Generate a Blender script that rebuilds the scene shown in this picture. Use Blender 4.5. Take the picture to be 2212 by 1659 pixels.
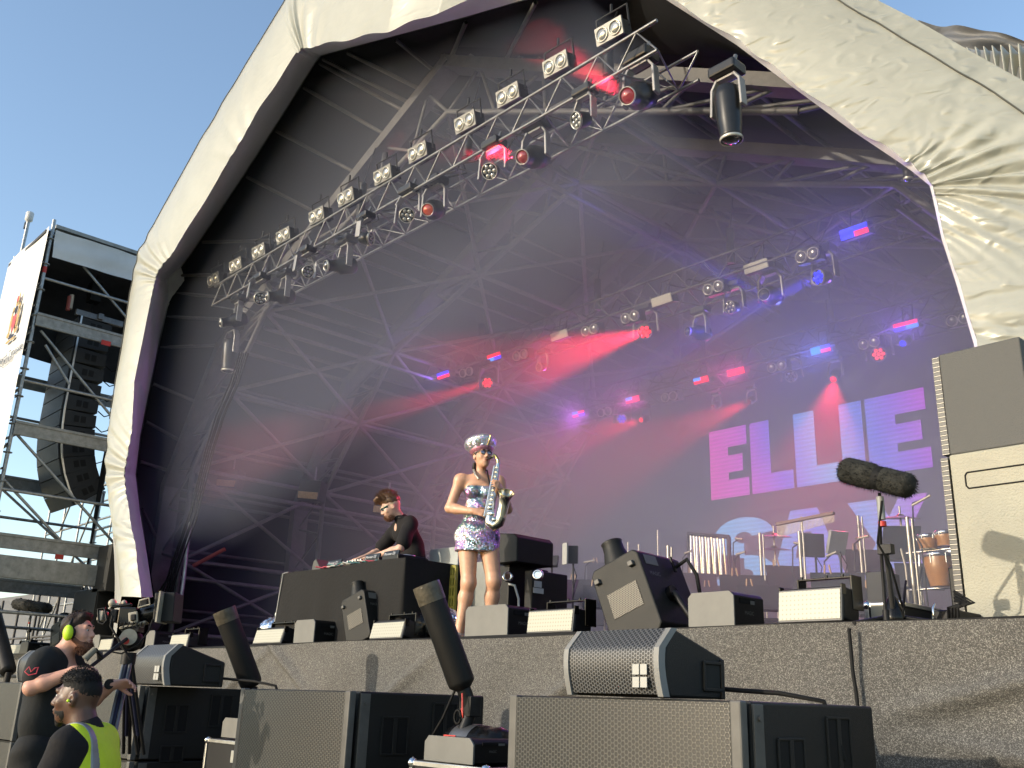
import bpy, math, random
import numpy as np
from math import sin, cos, tan, pi, radians, degrees, sqrt, atan2
from mathutils import Vector, Matrix, Quaternion
sc = bpy.context.scene
for o in list(bpy.data.objects): bpy.data.objects.remove(o)
random.seed(7)
# ------------------------------------------------------------------ camera
FPX, PW, PH = 2080., 2212., 1659.            # focal length and picture size in the same pixel unit
AZ, PITCH, ROLL = radians(47.6), radians(18.3), radians(1.9)
CAM = np.array([0, 0, 1.75])
_f0 = np.array([-sin(AZ), cos(AZ), 0]); _r0 = np.array([cos(AZ), sin(AZ), 0]); _z = np.array([0, 0, 1.])
FWD = _f0*cos(PITCH)+_z*sin(PITCH); _u0 = -_f0*sin(PITCH)+_z*cos(PITCH)
RGT = cos(ROLL)*_r0+sin(ROLL)*_u0; UPV = -sin(ROLL)*_r0+cos(ROLL)*_u0
cd = bpy.data.cameras.new('camera'); cam = bpy.data.objects.new('camera', cd); sc.collection.objects.link(cam)
cd.sensor_width = 36; cd.lens = FPX/PW*36; cd.clip_end = 3000; cd.clip_start = .05
cam.matrix_world = Matrix(((RGT[0], UPV[0], -FWD[0], CAM[0]), (RGT[1], UPV[1], -FWD[1], CAM[1]), (RGT[2], UPV[2], -FWD[2], CAM[2]), (0, 0, 0, 1)))
sc.camera = cam
# ------------------------------------------------------------------ sky, sun, exposure
SUN = Vector((.30, 1., -.28)).normalized()     # the way sunlight travels: low evening sun behind the crowd
EL = math.asin(-SUN.z)
w = bpy.data.worlds.new('World'); sc.world = w; w.use_nodes = True
nt = w.node_tree; nt.nodes.clear()
sky = nt.nodes.new('ShaderNodeTexSky'); sky.sky_type = 'NISHITA'; sky.sun_disc = False
sky.sun_elevation = EL; sky.sun_rotation = atan2(-SUN.x, -SUN.y)
sky.altitude = 0; sky.air_density = 1.0; sky.dust_density = .9; sky.ozone_density = 1.2
bg = nt.nodes.new('ShaderNodeBackground'); bg.inputs[1].default_value = .15
wo = nt.nodes.new('ShaderNodeOutputWorld'); nt.links.new(sky.outputs[0], bg.inputs[0]); nt.links.new(bg.outputs[0], wo.inputs[0])
sd = bpy.data.lights.new('sun', 'SUN'); sd.energy = 2.0; sd.angle = radians(.5); sd.color = (1, .89, .72)
so = bpy.data.objects.new('sun', sd); sc.collection.objects.link(so)
so.rotation_mode = 'QUATERNION'; so.rotation_quaternion = SUN.to_track_quat('-Z', 'Y')
vs = sc.view_settings; vs.view_transform = 'Standard'; vs.look = 'None'; vs.gamma = 1; vs.use_curve_mapping = False; vs.exposure = 1.1
cy = sc.cycles; cy.use_denoising = True; cy.max_bounces = 6; cy.diffuse_bounces = 3; cy.glossy_bounces = 3; cy.transmission_bounces = 4
cy.volume_bounces = 0; cy.transparent_max_bounces = 12; cy.sample_clamp_indirect = 4; cy.caustics_reflective = False; cy.caustics_refractive = False
# ------------------------------------------------------------------ picture <-> place
def ray(u, v):
    d = FWD*FPX+RGT*(u-PW/2)-UPV*(v-PH/2); return d/np.linalg.norm(d)
def atY(u, v, y): d = ray(u, v); return Vector(CAM+d*((y-CAM[1])/d[1]))
def atZ(u, v, z): d = ray(u, v); return Vector(CAM+d*((z-CAM[2])/d[2]))
def atX(u, v, x): d = ray(u, v); return Vector(CAM+d*((x-CAM[0])/d[0]))
def V(*a): return Vector(a)
# ------------------------------------------------------------------ meshes
def perp(d):
    a = Vector((0, 0, 1)) if abs(d.z) < .9 else Vector((1, 0, 0))
    x = d.cross(a).normalized(); return x, d.cross(x).normalized()
class MB:
    def __init__(s): s.v = []; s.f = []; s.m = []; s.s = []
    def add(s, vs, fs, mi=0, sm=False):
        n = len(s.v); s.v += [tuple(p) for p in vs]; s.f += [tuple(i+n for i in f) for f in fs]
        s.m += [mi]*len(fs); s.s += [sm]*len(fs); return s
    def box(s, c, sz, R=None, mi=0):
        c = Vector(c); h = [x/2 for x in sz]
        vs = [Vector((x*h[0], y*h[1], z*h[2])) for x in (-1, 1) for y in (-1, 1) for z in (-1, 1)]
        if R is not None: vs = [R @ p for p in vs]
        return s.add([p+c for p in vs], [(0, 1, 3, 2), (4, 6, 7, 5), (0, 4, 5, 1), (2, 3, 7, 6), (0, 2, 6, 4), (1, 5, 7, 3)], mi)
    def prism(s, poly, ext, mi=0, sm=False):
        n = len(poly); p = [Vector(q) for q in poly]; e = Vector(ext)
        nrm = sum(((p[i]-p[0]).cross(p[(i+1) % n]-p[0]) for i in range(n)), Vector((0, 0, 0)))
        if nrm.dot(e) > 0: p = p[::-1]
        return s.add(p+[q+e for q in p], [tuple(range(n)), tuple(range(2*n-1, n-1, -1))]+[(i, i+n, (i+1) % n+n, (i+1) % n) for i in range(n)], mi, sm)
    def tube(s, pts, r, n=8, mi=0, cap=True, closed=False):
        pts = [Vector(p) for p in pts]; m = len(pts); rr = r if isinstance(r, (list, tuple)) else [r]*m
        vs = []; X = None
        for i, p in enumerate(pts):
            if closed: d = (pts[(i+1) % m]-pts[i-1]).normalized()
            else:
                a = (pts[i]-pts[i-1]).normalized() if i else None; b = (pts[i+1]-pts[i]).normalized() if i < m-1 else None
                d = (a+b if a and b else a or b)
                d = d.normalized() if d.length > 1e-6 else (a or b)
            if X is None: X, Y = perp(d)
            else:
                X = (X-d*X.dot(d)); X = X.normalized() if X.length > 1e-5 else perp(d)[0]; Y = d.cross(X)
            for k in range(n):
                t = 2*pi*k/n; vs.append(p+X*cos(t)*rr[i]+Y*sin(t)*rr[i])
        fs = []
        for i in range(m if closed else m-1):
            for k in range(n):
                a = i*n+k; b = i*n+(k+1) % n; c = ((i+1) % m)*n; fs.append((a, b, c+(k+1) % n, c+k))
        s.add(vs, fs, mi, True)
        if cap and not closed: s.add(vs[:n][::-1], [tuple(range(n))], mi); s.add(vs[-n:], [tuple(range(n))], mi)
        return s
    def lathe(s, prof, o, ax=(0, 0, 1), n=24, mi=0, sm=True, cap=True):     # prof: (radius, height along the axis)
        ax = Vector(ax).normalized(); X, Y = perp(ax); o = Vector(o); vs = []; fs = []
        for r, h in prof:
            for k in range(n):
                t = 2*pi*k/n; vs.append(o+ax*h+(X*cos(t)+Y*sin(t))*max(r, 1e-4))
        for i in range(len(prof)-1):
            for k in range(n): fs.append((i*n+k, i*n+(k+1) % n, (i+1)*n+(k+1) % n, (i+1)*n+k))
        s.add(vs, fs, mi, sm)
        if cap: s.add(vs[:n][::-1], [tuple(range(n))], mi); s.add(vs[-n:], [tuple(range(n))], mi)
        return s
    def cyl(s, a, b, r, n=16, mi=0):
        a = Vector(a); b = Vector(b); return s.lathe([(r, 0), (r, (b-a).length)], a, b-a, n, mi)
    def ball(s, c, r, sc3=(1, 1, 1), n=16, mi=0, R=None):
        c = Vector(c); vs = []; fs = []; m = n//2
        for i in range(m+1):
            a = pi*i/m
            for k in range(n):
                b = 2*pi*k/n; p = Vector((sin(a)*cos(b)*r*sc3[0], sin(a)*sin(b)*r*sc3[1], cos(a)*r*sc3[2]))
                vs.append(c+(R @ p if R is not None else p))
        for i in range(m):
            for k in range(n): fs.append((i*n+k, (i+1)*n+k, (i+1)*n+(k+1) % n, i*n+(k+1) % n))
        return s.add(vs, fs, mi, True)
    def grid(s, fn, nu, nv, mi=0, sm=True, flip=False):
        vs = [fn(i/nu, j/nv) for i in range(nu+1) for j in range(nv+1)]; fs = []
        for i in range(nu):
            for j in range(nv):
                a = i*(nv+1)+j; q = (a, a+1, a+nv+2, a+nv+1); fs.append(q[::-1] if flip else q)
        return s.add(vs, fs, mi, sm)
    def mesh(s, name, mats, off=None):
        me = bpy.data.meshes.new(name); vs = s.v
        if off is not None: vs = [(p[0]-off[0], p[1]-off[1], p[2]-off[2]) for p in vs]
        me.from_pydata(vs, [], s.f)
        for m in (mats if isinstance(mats, (list, tuple)) else [mats]): me.materials.append(m)
        me.polygons.foreach_set('material_index', s.m); me.polygons.foreach_set('use_smooth', s.s); me.update(); return me
    def build(s, name, mats, parent=None, loc=None, bevel=0, local=False, label=None):
        if parent is not None: off = None if local else wloc(parent)
        else: off = loc if loc is not None else s.base()
        o = bpy.data.objects.new(name, s.mesh(name, mats, off)); sc.collection.objects.link(o)
        if parent is not None: o.parent = parent
        else: o.location = off
        if bevel:
            b = o.modifiers.new('bevel', 'BEVEL'); b.width = bevel; b.segments = 2; b.limit_method = 'ANGLE'; b.angle_limit = radians(40)
        if label: o['label'] = label
        return o
    def base(s):
        a = np.array(s.v); return Vector(((a[:, 0].min()+a[:, 0].max())/2, (a[:, 1].min()+a[:, 1].max())/2, a[:, 2].min()))
def wloc(o):
    p = Vector((0, 0, 0))
    while o is not None: p = p+o.location; o = o.parent
    return p
def tag(o, label, cat, group=None, kind=None):
    o['label'] = label; o['category'] = cat
    if group: o['group'] = group
    if kind: o['kind'] = kind
    return o
def thing(name, label, cat, loc=(0, 0, 0), rz=0, group=None):
    o = bpy.data.objects.new(name, None); sc.collection.objects.link(o); o.location = loc; o.rotation_euler = (0, 0, rz)
    o.empty_display_size = .1; return tag(o, label, cat, group)
def dup(root, label, loc, rot=None, scale=None):
    def cp(o, par):
        c = o.copy(); sc.collection.objects.link(c); c.parent = par
        for ch in KIDS.get(o.name, [x for x in bpy.data.objects if x.parent == o]): cp(ch, c)
        return c
    r = cp(root, None); r.location = loc; r['label'] = label
    if rot is not None:
        if isinstance(rot, Quaternion): r.rotation_mode = 'QUATERNION'; r.rotation_quaternion = rot
        else: r.rotation_euler = rot
    if scale: r.scale = (scale,)*3
    return r
KIDS = {}
# ------------------------------------------------------------------ materials
def C(r, g, b):                                   # sRGB 0-255 to linear
    return tuple((x/255/12.92 if x/255 <= .04045 else ((x/255+.055)/1.055)**2.4) for x in (r, g, b))
MATS = {}
def pm(name, col, rough=.6, metal=0., var=.12, vs_=6., bump=0., bs=60., emis=None, es=1., spec=.5, aniso=None, trans=0., coat=0.):
    if name in MATS: return MATS[name]
    if not emis: col = tuple(c*(.74 if metal < .6 else .9) for c in col)
    if max(col) < .06: spec = .3; col = tuple(c*.55 for c in col)
    m = bpy.data.materials.new(name); m.use_nodes = True; t = m.node_tree; b = t.nodes['Principled BSDF']
    b.inputs['Roughness'].default_value = rough; b.inputs['Metallic'].default_value = metal; b.inputs['Specular IOR Level'].default_value = spec
    b.inputs['Coat Weight'].default_value = coat; b.inputs['Transmission Weight'].default_value = trans
    tc = t.nodes.new('ShaderNodeTexCoord')
    if var:
        n = t.nodes.new('ShaderNodeTexNoise'); n.inputs['Scale'].default_value = vs_; n.inputs['Detail'].default_value = 6; n.inputs['Roughness'].default_value = .65
        t.links.new(tc.outputs['Object'], n.inputs['Vector'])
        r = t.nodes.new('ShaderNodeValToRGB'); r.color_ramp.elements[0].position = .3; r.color_ramp.elements[1].position = .72
        r.color_ramp.elements[0].color = tuple(max(0, c*(1-var)) for c in col)+(1,); r.color_ramp.elements[1].color = tuple(min(1, c*(1+var)) for c in col)+(1,)
        t.links.new(n.outputs[0], r.inputs[0]); t.links.new(r.outputs[0], b.inputs['Base Color'])
        mr = t.nodes.new('ShaderNodeMapRange'); mr.inputs[3].default_value = max(0, rough-.08); mr.inputs[4].default_value = min(1, rough+.12)
        t.links.new(n.outputs[0], mr.inputs[0]); t.links.new(mr.outputs[0], b.inputs['Roughness'])
    else: b.inputs['Base Color'].default_value = tuple(col)+(1,)
    if bump:
        n2 = t.nodes.new('ShaderNodeTexNoise'); n2.inputs['Scale'].default_value = bs; n2.inputs['Detail'].default_value = 4
        t.links.new(tc.outputs['Object'], n2.inputs['Vector'])
        bp = t.nodes.new('ShaderNodeBump'); bp.inputs['Strength'].default_value = bump; bp.inputs['Distance'].default_value = .01
        t.links.new(n2.outputs[0], bp.inputs['Height']); t.links.new(bp.outputs[0], b.inputs['Normal'])
    if emis: b.inputs['Emission Color'].default_value = tuple(emis)+(1,); b.inputs['Emission Strength'].default_value = es
    MATS[name] = m; return m
def nodes(m): return m.node_tree, m.node_tree.nodes['Principled BSDF']
def N(t, kind, **kw):
    n = t.nodes.new(kind)
    for k, v in kw.items():
        if k in n.inputs: n.inputs[k].default_value = v
        else: setattr(n, k, v)
    return n
BLACK = pm('black_paint', (.016, .016, .018), .5, var=.3, bump=.15, bs=300)
BLACKG = pm('black_gloss', (.012, .012, .013), .22, var=.2)
RUB = pm('rubber', (.012, .012, .012), .75)
GALV = pm('galvanised_steel', (.34, .35, .35), .42, .75, var=.35, vs_=14, bump=.1, bs=80)
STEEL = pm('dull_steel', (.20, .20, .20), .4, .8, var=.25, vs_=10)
DSTEEL = pm('weathered_and_dimmed_steel', (.10, .095, .092), .6, .3, var=.35, vs_=5)
ALU = pm('aluminium', (.62, .62, .6), .32, .9, var=.15)
CHROME = pm('chrome', (.85, .85, .85), .08, 1, var=0)
# ================================================================== SETTING
ZS, YE = 2.25, 5.6                               # stage floor height, stage front edge
XC = -8.83                                       # middle of the stage
g = MB(); g.add([(-700, -300, 0), (500, -300, 0), (500, 900, 0), (-700, 900, 0)], [(0, 1, 2, 3)])
o = g.build('ground', pm('dry_grass', (.30, .29, .18), .9, var=.4, vs_=.8, bump=.6, bs=30), loc=V(0, 0, 0)); o['kind'] = 'structure'
# ---- stage deck and its glitter-mesh skirt
t = thing('stage_deck', 'raised black stage floor behind the glittering grey skirt', 'stage', (XC, 10, 0))
MB().box((XC, (YE+.06+15.8)/2, ZS-.1), (16.6, 15.8-YE-.06, .2)).build('floor', pm('stage_floor', (.02, .02, .022), .55, var=.4, vs_=3), t)
lg = MB()
for x in np.arange(XC-8, XC+8.1, 2.):
    for y in (YE+.7, 9, 12, 15): lg.tube([(x, y, 0), (x, y, ZS-.2)], .03, 8)
lg.build('leg', GALV, t)
def skirt_mat():
    m = pm('glitter_mesh_cloth', (.2, .19, .17), .75, var=0); T, b = nodes(m)
    tc = N(T, 'ShaderNodeTexCoord')
    n1 = N(T, 'ShaderNodeTexNoise', Scale=210., Detail=2., Roughness=.7); n2 = N(T, 'ShaderNodeTexNoise', Scale=60., Detail=3.); n3 = N(T, 'ShaderNodeTexNoise', Scale=1.1, Detail=3.)
    for n in (n1, n2, n3): T.links.new(tc.outputs['Object'], n.inputs['Vector'])
    r = N(T, 'ShaderNodeValToRGB'); e = r.color_ramp.elements
    e[0].position = .10; e[0].color = (.045, .041, .036, 1); e[1].position = .92; e[1].color = (.285, .272, .243, 1)
    e2 = r.color_ramp.elements.new(.62); e2.color = (.086, .081, .073, 1)
    vo = N(T, 'ShaderNodeTexVoronoi', Scale=240.); T.links.new(tc.outputs['Object'], vo.inputs['Vector']); sc_ = N(T, 'ShaderNodeSeparateColor'); T.links.new(vo.outputs['Color'], sc_.inputs[0])
    a = N(T, 'ShaderNodeMath', operation='MULTIPLY_ADD'); a.inputs[1].default_value = .22; T.links.new(n2.outputs[0], a.inputs[0])
    mm = N(T, 'ShaderNodeMath', operation='MULTIPLY'); mm.inputs[1].default_value = .80; T.links.new(sc_.outputs[0], mm.inputs[0]); T.links.new(mm.outputs[0], a.inputs[2])
    T.links.new(a.outputs[0], r.inputs[0])
    mx = N(T, 'ShaderNodeMix', data_type='RGBA', blend_type='MULTIPLY'); mx.inputs[0].default_value = .35
    T.links.new(r.outputs[0], mx.inputs[6]); T.links.new(n3.outputs[0], mx.inputs[7]); T.links.new(mx.outputs[2], b.inputs['Base Color'])
    bp = N(T, 'ShaderNodeBump', Strength=.5, Distance=.01); T.links.new(n1.outputs[0], bp.inputs['Height']); T.links.new(bp.outputs[0], b.inputs['Normal'])
    return m
def skirt_pt(a, b):
    x = -24+a*24.2; z = ZS+.02-b*(ZS+.0)
    y = YE-.02-.05*sin(x*2.1+z*1.6)*b-.035*sin(x*5.3-z*4+sin(x))*min(1, b*3)
    for (cx, cz, k, sl) in ((-2.2, 1.9, .05, .25), (-1.9, 1.55, .05, -.1), (-2.3, 1.2, .06, .3), (-5.2, 1.95, .05, .5), (-5.0, 1.7, .045, .5), (-9.6, 2.1, .05, -.6), (-10.6, 1.9, .05, .5), (-1.7, .9, .05, .35), (-7.6, 1.8, .03, .6)):
        q = (z-cz)-sl*(x-cx); y -= 1.7*k*math.exp(-(q/.05)**2)*math.exp(-((x-cx)/.55)**2)
    return (x, y-.04*b, z+.012*sin(x*1.3)*(1-b))
o = MB().grid(skirt_pt, 640, 60).build('stage_skirt', skirt_mat(), loc=V(XC, YE, 0))
tag(o, 'sparkling grey mesh cloth wrinkled over the stage front', 'skirt cloth')
o = MB().prism([skirt_pt(a/200, 0) for a in range(201)]+[(.2, YE+.13, ZS+.02), (-24, YE+.13, ZS+.02)], (0, 0, .006)).build('stage_edge_tape', RUB)
tag(o, 'dark strip along the top edge of the stage skirt', 'edging')
# ---- roof: cowl (outer, corner and inner line of each arch point, in picture pixels)
AR = [((262,1290),(305,1290),(331,1290)),((249,1176),(294,1191),(317,1195)),((237,1096),(277,1095),(303,1110)),((227,1010),(268,1025),(293,1025)),
 ((234,927),(285,930),(303,940)),((251,823),(290,823),(326,823)),((264,749),(308,735),(344,735)),((281,635),(327,640),(365,640)),((297,550),(339,591),(366,605)),
 ((334,480),(381,534),(410,550)),((434,300),(480,372),(528,375)),((534,133),(560,235),(608,250)),((612,5),(640,115),(680,135)),((650,-60),(655,104),(692,120)),
 ((780,-110),(738,88),(745,106)),((920,-160),(838,67),(850,78)),((1070,-210),(945,27),(1000,38)),((1320,-290),(1130,-40),(1150,-6)),((1560,-260),(1345,-75),(1356,-59)),
 ((1740,-110),(1446,-4),(1440,0)),((1901,3),(1598,90),(1591,97)),((1974,40),(1682,153),(1674,160)),((2108,117),(1845,274),(1837,280)),((2208,173),(1952,343),(1943,351)),
 ((2330,260),(1984,366),(1974,373)),((2420,350),(2014,397),(2008,401)),((2470,460),(2020,420),(2014,424)),((2500,600),(2040,514),(2034,516)),((2540,750),(2072,609),(2065,611)),
 ((2600,900),(2112,745),(2104,745)),((2750,1400),(2190,1320),(2180,1320))]
YA, YI = 5.35, 5.95
def onarch(u, v, y0):                            # left of X0 the arch face stands square, right of it it is swept back
    d = ray(u, v); rx = d[0]/d[1]; y = y0
    if rx*y0 > -7.5: y = (y0+.5*7.5)/(1-.5*rx)
    return atY(u, v, y)
OUT = [onarch(*a[0], YA) for a in AR]; COR = [onarch(*a[1], YA-.04) for a in AR]; INN = [atY(*a[2], YI) if i < 18 else onarch(*a[2], YA+.12) for i, a in enumerate(AR)]
PROF = [(-7.2, ZS-.2), (-7.2, 5.1), (-5.8, 7.3), (0, 9.95), (5.8, 7.3), (7.2, 5.1), (7.2, ZS-.2)]
CHO = [(-6.4, ZS), (-6.4, 5.3), (-4.5, 7.6), (0, 9.2), (4.5, 7.6), (6.4, 5.3), (6.4, ZS)]
def pt(P, t, off=0.):
    i = min(int(t), len(P)-2); f = t-i; x = P[i][0]*(1-f)+P[i+1][0]*f; z = P[i][1]*(1-f)+P[i+1][1]*f
    if off:
        n = Vector((x*1.0, (z-5)*1.3)).normalized(); x += n.x*off; z += n.y*off
    return x, z
RY = [6.75, 9.3, 11.9, 14.5, 15.9]
RS = [1, 1, 1, .97, .94]
def ring(k, t, P=PROF, off=0.):
    x, z = pt(P, t, off); s = RS[k]; return Vector((XC+x*s, RY[k]+(1.7, .9, .3, 0, 0)[k]*max(0, x/7.2), (z-ZS)*s+ZS))
TI = [0, .35, .6, 1.05, 1.2, 1.6, 2.05, 2.15, 2.25, 2.4, 2.5, 2.68, 2.82, 2.86, 2.9, 2.95, 3.0, 3.15, 3.4, 3.5, 3.65, 3.7, 3.8, 3.9, 3.95, 4.1, 4.3, 4.5, 4.8, 5.0, 6.]
def lerpl(L, t):
    i = min(int(t), len(L)-2); f = t-i; return L[i]*(1-f)+L[i+1]*f
def vinyl(name, col, rough, wr, wr2):
    m = pm(name, col, rough, var=0, spec=.6); T, b = nodes(m); tc = N(T, 'ShaderNodeTexCoord')
    n0 = N(T, 'ShaderNodeTexNoise', Scale=.7, Detail=6., Roughness=.7); T.links.new(tc.outputs['Object'], n0.inputs['Vector'])
    r = N(T, 'ShaderNodeValToRGB'); r.color_ramp.elements[0].color = tuple(c*.86 for c in col)+(1,); r.color_ramp.elements[1].color = tuple(c*1.06 for c in col)+(1,)
    r.color_ramp.elements[0].position = .3; r.color_ramp.elements[1].position = .65
    T.links.new(n0.outputs[0], r.inputs[0]); T.links.new(r.outputs[0], b.inputs['Base Color'])
    mp2 = N(T, 'ShaderNodeMapping'); mp2.inputs['Rotation'].default_value = (0, -.62, 0); mp2.inputs['Scale'].default_value = (.45, 1, 1.25); T.links.new(tc.outputs['Object'], mp2.inputs[0])
    mp = N(T, 'ShaderNodeMapping'); mp.inputs['Rotation'].default_value = (0, .7, 0); mp.inputs['Scale'].default_value = (.35, 1, 1.3)
    T.links.new(tc.outputs['Object'], mp.inputs[0])
    n1 = N(T, 'ShaderNodeTexNoise', Scale=1.6, Detail=5., Roughness=.55, Distortion=1.2); n1.noise_type = 'RIDGED_MULTIFRACTAL'; T.links.new(mp.outputs[0], n1.inputs['Vector'])
    n2 = N(T, 'ShaderNodeTexNoise', Scale=8., Detail=5., Roughness=.6, Distortion=.6); n2.noise_type = 'RIDGED_MULTIFRACTAL'; T.links.new(mp2.outputs[0], n2.inputs['Vector'])
    b1 = N(T, 'ShaderNodeBump', Strength=wr, Distance=.05); b2 = N(T, 'ShaderNodeBump', Strength=wr2, Distance=.020)
    T.links.new(n1.outputs[0], b1.inputs['Height']); T.links.new(n2.outputs[0], b2.inputs['Height']); T.links.new(b1.outputs[0], b2.inputs['Normal']); T.links.new(b2.outputs[0], b.inputs['Normal'])
    return m
CREAM = vinyl('cream_vinyl', (.345, .345, .295), .36, .35, .35); CREAM2 = vinyl('cream_vinyl_creased', (.34, .34, .29), .24, 1.0, 1.0)
def fold(s, b, spots, fr):                        # radiating pleats round the gathered knees
    y = 0
    for c, wd, k, ph in spots:
        q = (s-c)/wd
        if abs(q) < 2.5: y += k*math.exp(-q*q)*sin(fr*(s-c)/(0.55+.9*b)+ph)*(.30+.9*b*(1-b))
    return y
SP = [(3.1, .9, .045, .3), (8.1, .7, .05, 1), (12.9, .55, .06, 2), (1.2, .5, .02, 0), (10.4, .4, .03, 0), (25.2, 1.5, .055, .5), (23.8, .6, .02, 2), (29.0, .8, .03, 1), (20., 1.2, .004, 0)]
def fascia(i0, i1):
    def fn(a, b):
        s = i0+a*(i1-i0); p = lerpl(OUT, s)*(b)+lerpl(COR, s)*(1-b)
        y = fold(s, b, SP, 15 if s < 15 else 12)
        return p+Vector((0, -1, 0))*(.10*sin(pi*min(1, b*1.0))+y)+Vector((.0, 0, .02*sin(s*7)*(1-b)))
    return fn
def retn(i0, i1):
    def fn(a, b):
        s = i0+a*(i1-i0); p = lerpl(COR, s)*(1-b)+lerpl(INN, s)*b; q = Vector((0, 0, .02*sin(s*7)*(1-b)))
        k = fold(s, b, SP[:3], 14)*.5*(1-b) if s < 15 else 0
        return p+q+Vector((k, k*.6, 0))
    return fn
roof = thing('stage_roof', 'big cream vinyl covered arched stage roof with black lining and steel ribs', 'stage roof', (XC, 6, 0))
MB().grid(fascia(0, 17.5), 700, 22, flip=True).build('left_cover', CREAM, roof, label='cream vinyl sheet wrapped round the arch front')
MB().grid(fascia(17.5, 30), 600, 40, flip=True).build('right_cover', CREAM2, roof, label='shiny creased cream vinyl sheet on the arch')
MB().grid(retn(0, 30), 600, 8).build('return_cover', vinyl('bounce_lit_vinyl', (.75, .76, .76), .5, .2, .15), roof, label='inner return of the cream arch cover')  # paler than the cream cover: bounce light put into its colour
# seam cord on the fascia
MB().tube([Vector(fascia(0, 30)((4.2+k*.1)/30, .93 if k < 130 else .80))+Vector((0, -.012, 0)) for k in range(250)], .008, 5).build('seam', pm('seam_thread', (.09, .09, .08), .8), roof)
LINE = pm('black_roof_lining', (.012, .013, .016), .95, var=.35, vs_=1.2, bump=.3, bs=6)
# lining: arch -> first ring -> rear ring
MB().grid(lambda a, b: lerpl(INN, a*30)*(1-b)+ring(0, TI[min(int(a*30), 29)]*(1-(a*30-min(int(a*30), 29)))+TI[min(int(a*30), 29)+1]*(a*30-min(int(a*30), 29)), off=.3)*b+Vector((0, .02, 0)), 120, 4).build('front_lining', LINE, roof)
b_ = MB()
for k in range(4): b_.grid(lambda a, b, k=k: ring(k, a*6, off=.3)*(1-b)+ring(k+1, a*6, off=.3)*b+Vector((0, 0, -.05*sin(pi*b))), 48, 3)
b_.build('lining', LINE, roof)
MB().prism([ring(4, t/4, off=.32)+V(0, 0, 0) for t in range(25)], (0, .1, 0)).build('rear_wall', LINE, roof)
# outer skin
WSKIN = pm('grey_outer_skin', (.42, .42, .40), .55, var=.2, vs_=1)
def skin(a, b):
    s = a*30; t = lerpl([Vector((x, 0, 0)) for x in TI], s).x; f = lerpl(OUT, s)
    r0 = ring(0, t, off=1.5 if t < 2.9 else .6)
    return f*(1-b*5)+r0*(b*5) if b < .2 else r0*(1-(b-.2)/.8)+(ring(4, t, off=.7)+V(0, .2, 0))*((b-.2)/.8)
MB().grid(skin, 90, 10, flip=True).build('outer_skin', WSKIN, roof)
# ribs
for k in range(4):
    rb = MB(); rc = MB(); rl = MB()
    P = [ring(k, t) for t in range(7)]; Q = [ring(k, t, CHO) for t in range(7)]
    NS = 4 if k == 0 else 6
    for i in range(NS):
        d = (P[i+1]-P[i]); L = d.length; d.normalize(); n = Vector((d.z, 0, -d.x)); e = Vector((0, 1, 0))
        R = Matrix((n, e, d)).transposed(); rb.box((P[i]+P[i+1])/2, (.16, .30, L+.12), R)
    rc.tube(Q[:NS+1], .045, 8)
    for i in range(NS):
        m = 6 if i in (2, 3) else 4
        for j in range(m):
            a = Q[i].lerp(Q[i+1], j/m); b = P[i].lerp(P[i+1], (j+.5)/m); c = Q[i].lerp(Q[i+1], (j+1)/m)
            rl.tube([a, b], .026, 6, cap=False); rl.tube([b, c], .026, 6, cap=False)
    o = rb.build('rib', DSTEEL, roof); rc.build('chord', DSTEEL, o); rl.build('lattice', DSTEEL, o)
pl = MB()
for t in (.3, .62, .95, 1.3, 1.7, 2.0, 2.2, 2.42, 2.62, 2.82, 3.0, 3.18, 3.38, 3.58, 3.8, 4.0, 4.5, 5.):
    for dt in (0, .05):
        pl.tube([ring(k, t+dt, off=.16) for k in range(5)], .03, 6, cap=False)
for s in (2.2, 3.4, 4.3, 5.0, 5.9, 6.6, 7.4, 8.3, 9.2, 10, 10.8, 11.6, 12.4, 13, 14, 15, 16, 17):
    t = lerpl([Vector((x, 0, 0)) for x in TI], s).x
    pl.tube([lerpl(INN, s)+V(0, .05, -.04), ring(0, t, off=.14)], .028, 6, cap=False)
pl.build('purlin', DSTEEL, roof)
# cross bracing between neighbouring ribs
def node(k, t): return ring(k, t, CHO)
NT = [.12, .5, 1.0, 1.5, 2.0, 2.5, 3.0, 3.5, 4.0, 4.5, 5.0, 5.5]
for k in range(3):
    bx = MB()
    for i, t in enumerate(NT):
        if k == 0 and t >= 4: continue
        bx.tube([node(k, t), node(k+1, t)], .035, 8, cap=False)
        if t in (.5, 1., 2., 3., 4.): bx.tube([node(k, t)+V(0, 0, -.28), node(k+1, t)+V(0, 0, -.28)], .035, 8, cap=False)
        if i < len(NT)-1 and not (k == 0 and t >= 3.5):
            bx.tube([node(k, t), node(k+1, NT[i+1])], .032, 8, cap=False); bx.tube([node(k, NT[i+1]), node(k+1, t)+V(0, .0, .06)], .032, 8, cap=False)
    bx.build('bracing', pm('bracing_tube', (.15, .145, .14), .55, .3, var=.3), roof)
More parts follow.
